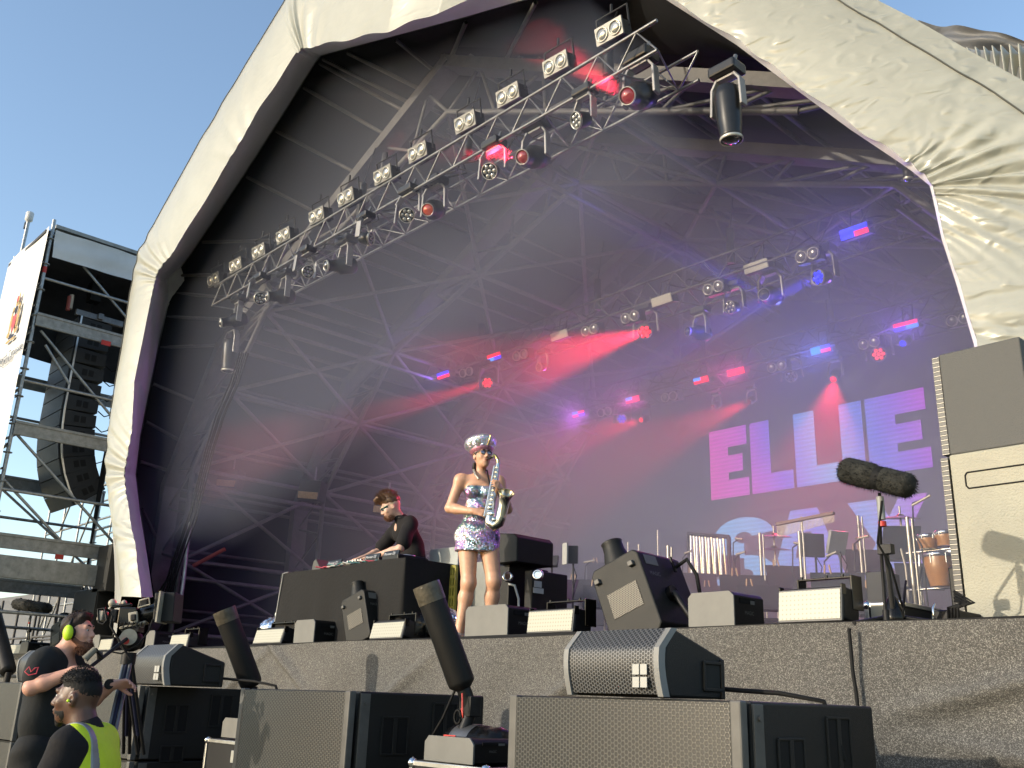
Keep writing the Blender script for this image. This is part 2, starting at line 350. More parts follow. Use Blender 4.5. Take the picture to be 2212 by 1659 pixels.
# ---- dark wing cloths closing the sides under the lining
# ---- smoke filling the stage
sm = MB(); PS = [(-6.95, ZS+.02), (-6.95, 5.0), (-5.6, 7.1), (0, 9.7), (5.6, 7.1), (6.95, 5.0), (6.95, ZS+.02)]
sm.prism([(XC+x, 6.9, z) for x, z in PS], (0, 8.0, 0))
sm2 = MB(); sm2.prism([(XC+x, 7.9, z) for x, z in [(-2.2, ZS+.03), (-3.6, 7.4), (0, 9.5), (5.5, 7.0), (6.8, 5.0), (6.8, ZS+.03)]], (0, 6.9, 0))
m = bpy.data.materials.new('stage_smoke'); m.use_nodes = True; T = m.node_tree; T.nodes.clear()
pv = N(T, 'ShaderNodeVolumePrincipled'); pv.inputs['Color'].default_value = (.70, .76, .93, 1); pv.inputs['Density'].default_value = .036; pv.inputs['Anisotropy'].default_value = .0
mo = N(T, 'ShaderNodeOutputMaterial'); T.links.new(pv.outputs[0], mo.inputs['Volume'])
o = sm.build('smoke', m, loc=V(XC, 10, ZS)); o['kind'] = 'stuff'; o['label'] = 'thin stage smoke drifting under the roof'; o['category'] = 'smoke'
m3 = m.copy(); m3.name = 'front_smoke'; m3.node_tree.nodes['Principled Volume'].inputs['Density'].default_value = .11; sm3 = MB().prism([(XC+x, 5.75, z) for x, z in [(-6.2, 3.4), (-6.3, 7.4), (-5.1, 8.8), (-2.2, 10.3), (3.4, 8.5), (4.2, 6.5)]], (0, 1.14, 0)); o = sm3.build('smoke', m3, loc=V(XC, 6, ZS)); o['kind'] = 'stuff'; o['label'] = 'wisps of smoke round the front truss'; o['category'] = 'smoke'
m2 = m.copy(); m2.name = 'dense_stage_smoke'; m2.node_tree.nodes['Principled Volume'].inputs['Density'].default_value = .070
o = sm2.build('smoke', m2, loc=V(XC, 11, ZS)); o['kind'] = 'stuff'; o['label'] = 'thicker purple lit smoke at the rear of the stage'; o['category'] = 'smoke'
# ---- LED screen with its lettering
YS = 15.0
def SX(u, v=900): return atY(u, v, YS).x
scr = thing('led_screen', 'huge dark screen at the rear of the stage with pink and blue letters', 'screen', (XC, YS, ZS))
def ledm(name, ramp, es):
    m = bpy.data.materials.new(name); m.use_nodes = True; T, b = nodes(m); tc = N(T, 'ShaderNodeTexCoord')
    sp = N(T, 'ShaderNodeSeparateXYZ'); T.links.new(tc.outputs['Object'], sp.inputs[0])
    mr = N(T, 'ShaderNodeMapRange'); mr.inputs[1].default_value = -1.3; mr.inputs[2].default_value = 3.7; 
    ad = N(T, 'ShaderNodeMath', operation='MULTIPLY_ADD'); ad.inputs[1].default_value = .22; T.links.new(sp.outputs[2], ad.inputs[0]); T.links.new(sp.outputs[0], ad.inputs[2]); T.links.new(ad.outputs[0], mr.inputs[0])
    r = N(T, 'ShaderNodeValToRGB'); cr = r.color_ramp
    for i, (p, c) in enumerate(ramp):
        e = cr.elements[i] if i < 2 else cr.elements.new(p)
        e.position = p; e.color = tuple(C(*c))+(1,)
    T.links.new(mr.outputs[0], r.inputs[0])
    wv = N(T, 'ShaderNodeTexWave', Scale=4.2); wv.bands_direction = 'Z'; T.links.new(tc.outputs['Object'], wv.inputs[0])
    m2 = N(T, 'ShaderNodeMapRange'); m2.inputs[3].default_value = .75; m2.inputs[4].default_value = 1.1; T.links.new(wv.outputs[1], m2.inputs[0])
    mul = N(T, 'ShaderNodeMath', operation='MULTIPLY'); mul.inputs[1].default_value = es; T.links.new(m2.outputs[0], mul.inputs[0])
    b.inputs['Base Color'].default_value = (.01, .01, .01, 1); b.inputs['Roughness'].default_value = .6
    T.links.new(r.outputs[0], b.inputs['Emission Color']); T.links.new(mul.outputs[0], b.inputs['Emission Strength']); return m
MB().box((XC, YS+.1, 5.3), (11.2, .18, 6.0)).build('panel', ledm('screen_dark', [(0, (58, 40, 92)), (1, (52, 48, 98))], .03), scr)
LED = ledm('screen_letters', [(0, (255, 60, 190)), (1, (230, 60, 225)), (.2, (225, 70, 215)), (.36, (110, 95, 245)), (.55, (85, 190, 250)), (.68, (90, 130, 245)), (.82, (150, 90, 240))], .62)
zt, zb = atY(1975, 841, YS).z, atY(1540, 1080, YS).z
LED2 = ledm('screen_letters_low', [(0, (120, 190, 245)), (1, (255, 70, 200)), (.18, (120, 190, 245)), (.42, (110, 130, 245)), (.62, (110, 170, 245)), (.80, (190, 110, 235))], .62)
def L2(name, polys, lo=False):
    m = MB()
    for p in polys: m.prism([(x, YS-.006, z) for x, z in p], (0, .03, 0))
    return m.build(name, LED2 if max(q[1] for q in polys[0]) < zb else LED, scr)
H = zt-zb
def rect(x0, x1, z0, z1): return [(x0, z0), (x1, z0), (x1, z1), (x0, z1)]
def letE(x0, x1):
    w = (x1-x0); s = w*.48
    L2('letter', [rect(x0, x0+s, zb, zt), rect(x0+s, x1-.02, zt-H*.27, zt), rect(x0+s, x1-.12, zb+H*.36, zb+H*.60), rect(x0+s, x1, zb, zb+H*.25)])
def letL(x0, x1, s):
    L2('letter', [rect(x0, x0+s, zb, zt), rect(x0+s, x1, zb, zb+H*.25)])
xs = [SX(u, v) for u, v in ((1532, 935), (1612, 918), (1619, 916), (1712, 1000), (1713, 900), (1808, 960), (1811, 875), (1858, 866), (1867, 863), (1981, 841))]
letE(xs[0], xs[1]); letL(xs[2], xs[3], SX(1659, 909)-xs[2]); letL(xs[4], xs[5], SX(1756, 888)-xs[4]); L2('letter', [rect(xs[6], xs[7], zb, zt)]); letE(xs[8], xs[9]+.12)
z2 = atY(1826, 1088, YS).z; z3 = z2-H; hx = lambda u: SX(u, 1100)
xa, xb = hx(1838), hx(2003); wv_ = (xb-xa)
L2('letter', [[(xa-.05, z2), (xa+wv_*.36, z2), (xb, z3), (xb-wv_*.40, z3)], [(xb-wv_*.34, z2), (xb+.02, z2), (xa+wv_*.40, z3), (xa, z3)]])
xa, xb = hx(1655), hx(1822); c = (xa+xb)/2
L2('letter', [[(c-.26, z2), (c+.26, z2), (xb, z3), (xb-.42, z3), (c+.12, z2-.4), (c-.12, z2-.4), (xa+.42, z3), (xa, z3)], rect(c-.35, c+.35, z3+.22, z3+.5)])
xa, xb = hx(1545), hx(1660); cx = (xa+xb)/2+.02; rw = (xb-xa)/2*1.12
def arcp(cx, cz, r0x, r0z, k, a0, a1, n=18):
    o = [(cx+r0x*cos(radians(a0+(a1-a0)*i/n)), cz+r0z*sin(radians(a0+(a1-a0)*i/n))) for i in range(n+1)]
    i_ = [(cx+r0x*k*cos(radians(a0+(a1-a0)*i/n)), cz+r0z*k*sin(radians(a0+(a1-a0)*i/n))) for i in range(n+1)]
    return [[o[i], o[i+1], i_[i+1], i_[i]] for i in range(n)]
L2('letter', arcp(cx, z2-H*.28, rw, H*.28, .28, 10, 270)+arcp(cx, z3+H*.22, rw, H*.26, .28, -170, 90))
# ================================================================== LIGHTING RIG
YT, ZT = 6.1, 7.66
def truss(name, label, x0, x1, y, z, d=.65, h=.34, step=.5, mt=None):
    t = thing(name, label, 'truss', ((x0+x1)/2, y, z), group='lighting trusses under the roof')
    m = MB(); l = MB(); ys = (y, y+d); zs = (z, z+h)
    for a in ys:
        for b in zs: m.tube([(x0, a, b), (x1, a, b)], .019, 8)
    n = int((x1-x0)/step)
    for i in range(n):
        a = x0+(x1-x0)*i/n; b = x0+(x1-x0)*(i+1)/n; c = (a+b)/2
        l.tube([(a, ys[0], zs[0]), (c, ys[0], zs[1]), (b, ys[0], zs[0])], .012, 5, cap=False)
        l.tube([(a, ys[1], zs[1]), (c, ys[1], zs[0]), (b, ys[1], zs[1])], .012, 5, cap=False)
        l.tube([(a, ys[0], zs[0]), (c, ys[1], zs[0]), (b, ys[0], zs[0])], .012, 5, cap=False)
    m.build('chord', mt or STEEL, t); l.build('lacing', mt or STEEL, t)
    for f in (.12, .4, .65, .9):
        hg = MB(); x = x0+(x1-x0)*f; hg.tube([(x, y+d/2, z+h), (x, y+d/2, z+h+.55)], .06, 8); hg.tube([(x, y+d/2, z+h+.5), (x, y+d/2+.15, 9.2 if abs(x-XC) < 2.5 else z+h+.9)], .012, 5); hg.build('hoist', BLACK, t)
    cb = MB(); rnd = random.Random(3)
    for k in range(10):
        xa = x0+rnd.random()*(x1-x0-1.2); p = [(xa+1.2*j/8, y+d*.5+rnd.uniform(-.1, .1), z+h+.02-.16*sin(pi*j/8)-.05*rnd.random()) for j in range(9)]; cb.tube(p, .012, 5)
    cb.build('cable', RUB, t); return t
xa, xb = atY(457, 672, YT).x, atY(1420, 103, YT).x
truss('lighting_truss', 'front lighting truss with shiny steel chords below the twin lamps', xa, xb, YT, ZT)
YA2, ZA2, YB2, ZB2 = 10.5, 7.42, 13.0, 7.05
truss('lighting_truss', 'dim second truss carrying the red and blue bar lamps', -14., -3.6, YA2, ZA2+.12, mt=DSTEEL)  # darker steel than the front truss, painting in the dimness of the smoke
truss('lighting_truss', 'faint rearmost truss in the smoke above the screen', -13.6, -3.6, YB2, ZB2+.12, mt=DSTEEL)  # dimmed by the same darker steel
GLASS = pm('lamp_glass', (.40, .39, .36), .12, .65, var=.3, vs_=60); LENS = pm('dark_lens', (.10, .10, .11), .05, .6, var=0, coat=1)
RIM = pm('worn_silver_rim', (.50, .48, .42), .35, .6, var=.2); FACEP = pm('silver_face_plate', (.16, .155, .14), .4, .5, var=.25, vs_=20)
HEADG = pm('moving_head_casing', (.03, .03, .032), .35, var=.3, coat=.2); YOKE = pm('yoke_grey', (.30, .29, .28), .4, .4, var=.2)
def emat(name, col, s):
    return pm(name, (.02, .02, .02), .4, var=0, emis=col, es=s)
E_RED, E_BLUE, E_LBL = emat('led_red', (1, .002, .012), 1.3), emat('led_blue', (.002, .02, 1), 1.2), emat('led_light_blue', (.01, .25, 1), 1.1)
E_WARM = pm('led_phosphor_face', (.62, .60, .47), .5, var=.08, vs_=90)
def frame_of(d, upv=Vector((0, 0, 1))):           # matrix whose -Y axis looks along d
    y = -Vector(d).normalized(); x = y.cross(upv).normalized(); z = x.cross(y); return Matrix((x, y, z)).transposed()
ORD = ['first', 'second', 'third', 'fourth', 'fifth', 'sixth', 'seventh', 'eighth', 'ninth', 'tenth', 'eleventh', 'twelfth']
# ---- twin round lamps: one model, copied
def twin(label, grp):
    t = thing('twin_blinder', label, 'stage lamp', group=grp)
    MB().box((0, .0, 0), (.44, .03, .25)).build('face_plate', FACEP, t, local=True, bevel=.006)
    MB().box((0, .12, 0), (.40, .2, .22)).build('housing', BLACK, t, local=True, bevel=.01)
    for x in (-.105, .105):
        q = MB().lathe([(.098, -.02), (.098, .03), (.086, .035), (.082, .0)], (x, -.0, 0), (0, -1, 0), 24, cap=False).build('lamp_ring', RIM, t, local=True)
        MB().lathe([(.083, 0), (.075, .018), (.05, .03), (0, .034)], (x, -.008, 0), (0, -1, 0), 24).build('lens', GLASS, q, local=True)
    y = MB()
    y.tube([(-.25, .1, 0), (-.25, .12, .3), (.25, .12, .3), (.25, .1, 0)], .015, 6); y.tube([(0, .12, .3), (0, .15, .42)], .02, 6)
    y.build('bracket', BLACK, t, local=True); return t
TW = [(461, 604), (509, 573), (559, 543), (612, 509), (684, 466), (747, 426), (827, 378), (902, 329), (1005, 264), (1097, 205), (1200, 139), (1316, 68)]
t0 = twin('', 'twin round lamps along the front truss'); R0 = frame_of((.05, -1, -.25)).to_quaternion()
for i, (u, v) in enumerate(TW):
    lb = ORD[i]+' twin round lamp from the lower end of the front truss'
    if i == 11: lb = 'topmost and largest looking twin round lamp, last on the front truss'
    if i == 0: lb = 'lowest twin round lamp on the front truss, dim beside the lining'
    p = atY(u, v, YT-.05)
    if i == 0: t0.scale = (.78,)*3; t0.location = p; t0.rotation_mode = 'QUATERNION'; t0.rotation_quaternion = R0; t0['label'] = lb
    else: dup(t0, lb, p, R0)
NB = {0: 'leftmost'}
BT = [None]
def twin_at(k, u, v, y, grp, lb):
    if BT[0] is None:
        t = thing('twin_blinder', lb, 'stage lamp', group=grp); MB().box((0, .12, 0), (.42, .2, .23)).build('housing', BLACK, t, local=True, bevel=.01)
        for x in (-.105, .105):
            q = MB().lathe([(.100, -.02), (.100, .03), (.088, .032), (.086, .0)], (x, -.0, 0), (0, -1, 0), 24, cap=False).build('lamp_ring', RIM, t, local=True); MB().lathe([(.083, 0), (.075, .018), (.05, .03), (0, .034)], (x, -.008, 0), (0, -1, 0), 24).build('lens', pm('dimmed_lamp_glass', (.22, .21, .2), .2, .4, var=.3), q, local=True)  # glass darker than on the front lamps, so these look dim in smoke
        t.location = atY(u, v, y); t.rotation_mode = 'QUATERNION'; t.rotation_quaternion = R0; t.scale = (.8,)*3; BT[0] = t
    else: r = dup(BT[0], lb, atY(u, v, y), R0); r['group'] = grp
for i, (u, v) in enumerate([(1007, 804), (1124, 767), (1274, 713), (1361, 685), (1541, 622), (1744, 551)]):
    twin_at(i, u, v, YA2-.1, 'dim twin lamps on the second truss', ORD[i]+' dim twin lamp from the dark end of the second truss')
for i, (u, v) in enumerate([(1306, 890), (1446, 857), (1678, 792), (1877, 741), (2070, 690)]):
    twin_at(i, u, v, YB2-.1, 'faint twin lamps on the rearmost truss', ORD[i]+' faint twin lamp from the saxophonist along the rearmost truss')
# ---- bar lamps
def bar(u, v, y, cols, label, w=.5, h=.2, grp='red and blue bar lamps'):
    p = atY(u, v, y); t = thing('bar_lamp', label, 'bar lamp', p, group=grp); R = frame_of((0, -1, -.3)); 
    w *= .70; h *= .68
    MB().box(p+R @ V(0, .08, 0), (w, .14, h), R).build('housing', BLACK, t, bevel=.008)
    if cols is None: MB().box(p, (w*.94, .02, h*.85), R).build('face', E_WARM, t)
    else:
        for j, c in enumerate(cols):
            mt = {'r': E_RED, 'b': E_BLUE, 'l': E_LBL}[c]; x = (-.25 if j % 2 == 0 else .25)*w*.94; z = (.25 if j < 2 else -.25)*h*.86
            MB().box(p+R @ V(x, -.01, z), (w*.46, .02, h*.40), R).build('cell', mt, t)
    MB().tube([p+R @ V(-.2*w, .1, h/2), p+V(-.2*w, .1, .34), p+V(.2*w, .1, .34), p+R @ V(.2*w, .1, h/2)], .012, 6).build('bracket', BLACK, t)
    return t
G1 = 'bar lamps on the second truss'; G2 = 'bar lamps on the rearmost truss'
bar(1845, 500, YA2, 'bbbr', 'large bar lamp, nearly all blue with one red quarter', .56, .23, grp=G1)
bar(1068, 771, YA2, 'rrlb', 'bar lamp red above and light blue below, second truss', grp=G1)
bar(958, 810, YA2, 'bbrr', 'bar lamp blue above and red below, beside the dark bracing', grp=G1)
bar(1957, 703, YB2, 'rrbl', 'bar lamp red above and blue below near the speaker stack', .55, .2, grp=G2)
bar(1773, 755, YB2, 'lblr', 'light blue bar lamp with a small red corner above the letters', .5, .19, grp=G2)
bar(1590, 803, YB2, 'rrrr', 'bar lamp glowing red all over', .5, .19, grp=G2)
bar(1515, 821, YB2, 'lrrr', 'red bar lamp with a blue corner next to the all red one', .46, .18, grp=G2)
bar(1367, 863, YB2, 'lrrr', 'red bar lamp with a blue corner above the music stands', .46, .18, grp=G2)
bar(1250, 894, YB2, 'lrrb', 'bar lamp chequered red and blue in the purple glow', .46, .18, grp=G2)
for (u, v), lb in (((1633, 575), 'unlit beige bar lamp nearest the cream arch'), ((1429, 648), 'unlit beige bar lamp above the bright red beam'), ((1208, 724), 'unlit beige bar lamp over the fading red beam')):
    bar(u, v, YA2, None, lb, .56, .22, grp='unlit bar lamps on the second truss')
# ---- moving heads
def mover(u, v, y, d, label, kind='wash', s=1., lens=None, grp='moving head lamps on the front truss', L=None, yoke=True, big=False):
    """lens centre at the picture point; d = where the lens looks"""
    s *= .72; p = atY(u, v, y); d = Vector(d).normalized(); R = frame_of(d); r = (.125 if kind == 'wash' else .092)*s; L = L*.72 if L else (.24 if kind == 'wash' else .52)*s
    t = thing('moving_head', label, 'moving head', p, group=grp); c = p-d*L*.62
    if kind == 'wash': pr_ = [(r*.55, -L), (r*.85, -L*.8), (r, -L*.35), (r*1.06, -.02), (r*1.06, .01), (r*.98, .015), (r*.96, -.01)]
    else: pr_ = [(r*1.2, -L), (r*1.6, -L*.92), (r*1.65, -L*.45), (r*1.15, -L*.36), (r*.98, -L*.1), (r*1.05, -L*.08), (r*1.05, .01), (r*.95, .015), (r*.93, -.02)]
    if big: r *= 1.35; pr_ = [(r*.9, -L), (r*1.15, -L*.95), (r*1.22, -L*.8), (r*1.12, -L*.3), (r*1.0, -L*.1), (r*1.02, -L*.06), (r*.98, .01), (r*.85, .0)]
    MB().lathe(pr_, p, d, 28).build('head', HEADG, t)
    q = MB().lathe([(r*1.03, -.008), (r*1.07, .0), (r*1.03, .02), (r*.97, .022), (r*.96, .0)], p, d, 28, cap=False).build('rim', RIM, t)
    lm = MB()
    if kind == 'wash':
        cs = [(0, 0)]+[(.62*cos(k*pi/3), .62*sin(k*pi/3)) for k in range(6)]
        for a, b in cs: lm.ball(p+R @ V(a*r, -.004, b*r), r*.29, (1, .5, 1), 12, R=R)
        MB().lathe([(r*.97, 0), (r*.97, .002)], p, d, 24).build('lens_plate', BLACKG, t)
    else: lm.lathe([(r*.93, -.012), (r*.8, .015), (r*.45, .035), (0, .042)], p, d, 24)
    lm.build('lens', lens or (GLASS if kind == 'wash' else LENS), t)
    if yoke:
        sd_ = Vector((1, 0, 0)) if abs(d.x) < .8 else Vector((0, 1, 0))
        sd_ = (sd_-d*sd_.dot(d)).normalized(); top = c+V(0, 0, .38*s); w_ = (.235 if kind == 'wash' else .20)*s; y_ = MB()
        for k in (-1, 1):
            a = c+sd_*w_*k; b = top+sd_*w_*k*.92-V(0, 0, .1*s); e = top+sd_*w_*k*.6
            f = d.cross(sd_).normalized(); 
            for p0, p1 in ((a-V(0, 0, .05*s), b), (b, e)):
                dd = (p1-p0); ln = dd.length; dd.normalize(); n_ = dd.cross(f.cross(dd)).normalized() if abs(dd.dot(f)) < .99 else sd_
                R2 = Matrix((sd_, dd.cross(sd_), dd)).transposed() if abs(dd.dot(sd_)) < .5 else Matrix((dd.cross(V(0, 1, 0)).normalized(), dd.cross(dd.cross(V(0, 1, 0)).normalized()), dd)).transposed()
                y_.box((p0+p1)/2, (.035*s, .11*s, ln+.02), R2)
        y_.box(top, (w_*1.25, .1*s, .035*s))
        y_.build('yoke', YOKE, t, bevel=.008)
        MB().box(top+V(0, 0, .09*s), (.36*s, .26*s, .13*s)).build('base', HEADG, t, bevel=.02)
        MB().tube([top+V(.1*s, 0, .15*s), top+V(.1*s, .03, .28*s)], .02, 6).build('clamp', STEEL, t)
    return t, p, d
YM = YT-.05
def tocam(u, v, y, dx=0, dz=0): p = atY(u, v, y); d = Vector(CAM)-p; d.normalize(); return d+RGTV*dx+Vector((0, 0, dz))
RGTV = Vector(RGT)
def wl(u, v, lb, dx, dz=0, s=1., y=YM, lens=None, grp='moving head lamps on the front truss'): return mover(u, v, y, tocam(u, v, y, dx, dz), lb, 'wash', s, lens, grp)
def sl(u, v, lb, dx, dz=0, s=1., y=YM, lens=None, grp='moving head lamps on the front truss', L=None): return mover(u, v, y, tocam(u, v, y, dx, dz), lb, 'spot', s, lens, grp, L)
wl(1246, 260, 'multi-lens moving lamp turned aside next to the upper red beam', -1.6, -.2, .95)
wl(1058, 370, 'round seven-lens lamp facing us below the fifth twin lamp', -.35, 0, 1.0)
wl(879, 465, 'round seven-lens lamp facing us beside a dim orange lens', -.1, 0, 1.0)
wl(800, 515, 'seven-lens lamp seen almost edge on under the truss', 2.2, 0, .9)
wl(665, 587, 'seven-lens lamp angled slightly down near the middle of the truss', .5, 0, .95)
wl(562, 645, 'seven-lens lamp half hidden by a barrel lamp at the truss end', .2, 0, 1.)
ER = pm('red_lens', (.10, .02, .02), .05, .4, var=0, emis=(1, .02, .03), es=.10, coat=1); EO = pm('orange_tinted_lens', (.25, .05, .03), .06, .4, var=0, emis=(1, .12, .04), es=.12, coat=1)
R1 = sl(1356, 207, 'large barrel lamp throwing the upper red beam', -.5, -.0, 1.25, lens=ER)
R2 = sl(1129, 339, 'barrel lamp throwing the lower red beam under the front truss', -.6, .0, 1.15, lens=pm('red_tinted_lens', (.2, .04, .04), .06, .4, var=0, emis=(1, .03, .03), es=.06, coat=1))
sl(924, 453, 'barrel lamp with a dim orange lens', -.3, 0, 1.1, lens=EO)
sl(706, 574, 'barrel lamp pointing along the truss in the middle', -1.6, 0, 1.1)
sl(578, 640, 'barrel lamp pointing aside near the lower end of the truss', -1.8, 0, 1.05)
sl(478, 697, 'barrel lamp aimed sideways at the lowest end of the truss', -2.2, -.4, 1.05)
mover(1580, 300, 6.35, (.02, .05, -1), 'big barrel lamp hanging straight down beside the cream arch', 'spot', 1.1, None, 'lone barrel lamps hanging down', L=.72, big=True)
mover(493, 800, 6.6, (-.05, .05, -1), 'lone barrel lamp hanging down against the dark lining', 'spot', 1.25, None, 'lone barrel lamps hanging down', L=.72, big=True)
mover(1962, 385, 9.4, (-.1, .1, -1), 'barrel lamp half hidden behind the cream knee fold', 'spot', .8, None, 'lone barrel lamps hanging down')
G3 = 'moving head lamps on the second truss'; G4 = 'moving head lamps on the rearmost truss'
EB = emat('blue_lens', (.01, .02, 1), 1.1); ER2 = emat('bright_red_lens', (1, .015, .03), 1.6)
B1 = wl(1768, 599, 'multi-lens lamp glowing blue with a beam towards the centre', -1.4, 0, 1.15, YA2, EB, G3)
wl(1577, 664, 'dim multi-lens lamp between the two blue beams', -.9, 0, 1., YA2, None, G3)
R3 = wl(1393, 717, 'round lamp glowing bright red with a wide beam', -.15, 0, 1.15, YA2, ER2, G3)
R4 = wl(1053, 827, 'round red lamp above the saxophonist', -.15, 0, 1.05, YA2, ER2, G3)
wl(1165, 793, 'dim lamp seen in the red haze behind the saxophonist', -1.2, 0, .8, YA2, None, G3)
B2 = sl(1651, 636, 'barrel lamp with a clear round lens and a faint blue beam', -.4, .1, 1.2, YA2, None, G3)
sl(1487, 716, 'dim barrel lamp turned away right of the bright red lamp', -1.5, .2, 1., YA2, None, G3)
wl(1898, 765, 'rosette lamp with red glowing petals above the last letter', -.1, 0, 1.15, YB2, emat('soft_red_lens', (1, .06, .07), 1.1), G4)
wl(1709, 813, 'faint grey rosette lamp above the letters', -.1, 0, 1., YB2, None, G4)
wl(1343, 905, 'faint blue rosette lamp beside a small red dot', -.1, 0, 1., YB2, emat('soft_blue_lens', (.08, .08, 1), .7), G4)
R5 = sl(1800, 819, 'small red barrel lamp shining down on the letters', -.3, -.5, .8, YB2, ER2, G4)
sl(1950, 742, 'small blue barrel lamp close to the speaker stack', -.3, -.3, .8, YB2, EB, G4)
R6 = sl(1618, 868, 'tiny red lamp above the second letter', -.4, -.3, .6, YB2, ER, G4)
sl(1540, 878, 'tiny faint red lamp above the first letter', -.6, -.3, .6, YB2, ER, G4)
R7 = sl(1385, 907, 'small red lamp with a short faint beam over the music stands', -.6, -.2, .7, YB2, ER2, G4)
# ---- the light these lamps give, and an added purple fill
def spot(p, tgt, col, e, ang=9., blend=.6, r=.06):
    l = bpy.data.lights.new('beam', 'SPOT'); l.energy = e; l.color = col; l.spot_size = radians(ang); l.spot_blend = blend; l.shadow_soft_size = r
    o = bpy.data.objects.new('beam_light', l); sc.collection.objects.link(o); o.location = p; o.rotation_mode = 'QUATERNION'
    o.rotation_quaternion = (Vector(tgt)-Vector(p)).to_track_quat('-Z', 'Y'); return o
def glow(p, col, e, s=.5, s2=.2, d=(0, -1, -.3)):
    l = bpy.data.lights.new('bar_and_fill_light', 'AREA'); l.shape = 'RECTANGLE'; l.size = s; l.size_y = s2; l.energy = e*.10; l.color = col
    o = bpy.data.objects.new('bar_and_fill_light', l); sc.collection.objects.link(o); o.location = p; o.rotation_mode = 'QUATERNION'; o.rotation_quaternion = Vector(d).to_track_quat('-Z', 'Y')
RED = (1, .02, .05); BLU = (.08, .06, 1); PUR = (.8, .14, .9)
KB = 1.0
spot(atY(1342, 200, YM-.02), atY(1130, 60, 7.0), RED, 5000*KB, 13)
spot(atY(1116, 337, YM-.02), atY(900, 300, 6.9), RED, 6500*KB, 11)
spot(atY(1388, 718, YA2-.3), atY(1120, 796, 7.6), RED, 4200*KB, 19)
spot(atY(1046, 829, YA2-.3), atY(850, 886, 8.5), RED, 1700*KB, 14)
spot(atY(1764, 600, YA2-.3), atY(1490, 732, 10.45), BLU, 1000*KB, 14)
spot(atY(1645, 634, YA2-.3), atY(1430, 530, 9.8), BLU, 350*KB, 16)
spot(atY(1800, 824, YB2-.3), atY(1780, 1000, YB2-1.2), RED, 700*KB, 50)
spot(atY(1382, 909, YB2-.3), atY(1290, 935, 11.5), RED, 900*KB, 22)
spot(atY(1615, 870, YB2-.3), atY(1480, 930, 11.5), RED, 900*KB, 26)
glow(atY(1250, 900, YB2-.3), PUR, 190, .5, .2); glow(atY(1367, 868, YB2-.3), (1, .1, .5), 130); glow(atY(1590, 806, YB2-.3), (1, .05, .3), 150)
glow(atY(1773, 760, YB2-.3), (.15, .2, 1), 170); glow(atY(1957, 708, YB2-.3), (.3, .12, 1), 150); glow(atY(958, 815, YA2-.3), (.3, .15, 1), 70); glow(atY(1845, 505, YA2-.3), (.2, .12, 1), 70)
glow(V(XC+2.5, YS-.4, 5.6), (.72, .28, 1), 330, 6, 3, (.35, -1, 0))  # added broad purple fill tinting the smoke, not one of the lamps
# ================================================================== SIDE TOWER, left of the stage
XT, XF = -17.5, -19.75
YT0, YT1 = 4.47, 6.9
def scaff_tube(m, a, b, r=.03): m.tube([a, b], r, 8)
tw = thing('scaffold_tower', 'tall galvanised scaffold tower left of the stage arch', 'scaffold', ((XT+XF)/2, 5.6, 0))
TP = atX(113, 487, XT).z
for x in (XT, XF):
    for y in (YT0, YT1):
        m = MB(); m.tube([(x, y, 0), (x, y, TP+.12)], .034, 10)
        z = .5
        while z < TP: m.lathe([(.034, 0), (.075, 0), (.075, .012), (.034, .012)], (x, y, z), (0, 0, 1), 12); z += .5
        m.build('standard', GALV, tw)
Zl = [8.74, 6.80, 4.88]; Zb = [7.83, 5.84, 3.93]
WOODB = pm('old_alloy_beam', (.33, .33, .31), .55, .35, var=.3, vs_=9, bump=.2, bs=30)
for x in (XT, XF):
    for z in Zl+[2.9, 1.9, 9.6]:
        if x == XF: z -= .12
        m = MB(); m.tube([(x, YT0, z), (x, YT1, z)], .028, 8); m.build('ledger', GALV, tw)
    for z in Zb:
        if x == XF: z -= .5
        MB().box((x+(.07 if x == XT else -.07), (YT0+YT1)/2+.06, z), (.05, YT1-YT0+.1, .05)).box((x+(.07 if x == XT else -.07), (YT0+YT1)/2+.06, z+.20), (.05, YT1-YT0+.1, .05)).box((x+(.07 if x == XT else -.07), (YT0+YT1)/2+.06, z+.1), (.02, YT1-YT0+.1, .18)).build('beam', WOODB, tw, bevel=.006)
for y in (YT0, YT1):
    for z in (8.6, 7.7, 6.6, 5.6, 4.7, 3.8, 2.8):
        m = MB(); m.tube([(XT, y, z+.05), (XF, y, z+.05)], .026, 8); m.build('transom', GALV, tw)
for a, b in (((180, 575), (278, 692)), ((88, 714), (262, 925)), ((37, 939), (249, 1176)), ((7, 1035), (146, 1184)), ((98, 745), (150, 830))):
    pa, pb = atX(*a, XT-.04), atX(*b, XT-.04); MB().tube([pa, pb], .026, 8).build('diagonal_brace', GALV, tw)
for (y0, z0, y1, z1) in ((YT0, 5.9, YT1, 7.6), (YT1, 4.0, YT0, 5.7), (YT0, 7.8, YT1, 9.3)): MB().tube([(XF, y0, z0), (XF, y1, z1)], .026, 8).build('diagonal_brace', GALV, tw)
for (a0, z0, a1, z1) in ((XT, 4.9, XF, 6.7), (XF, 2.2, XT, 4.), (XT, 2.0, XF, 3.7)): MB().tube([(a0, YT1+.05, z0), (a1, YT1+.05, z1)], .026, 8).build('diagonal_brace', GALV, tw)
REDT = pm('red_tape', (.55, .03, .02), .5, var=.1)
m = MB()
p = atX(229, 741, XT+.125); MB().box(p, (.008, .17, .09)).build('red_mark', REDT, tw)
m.tube([(XT, YT0, atX(96, 583, XT).z-.06), (XT, YT0, atX(96, 583, XT).z+.06)], .038, 8)
m.build('red_mark', REDT, tw); p = atX(128, 1203, XT+.11); MB().box(p, (.01, .14, .08)).build('red_mark', REDT, tw)
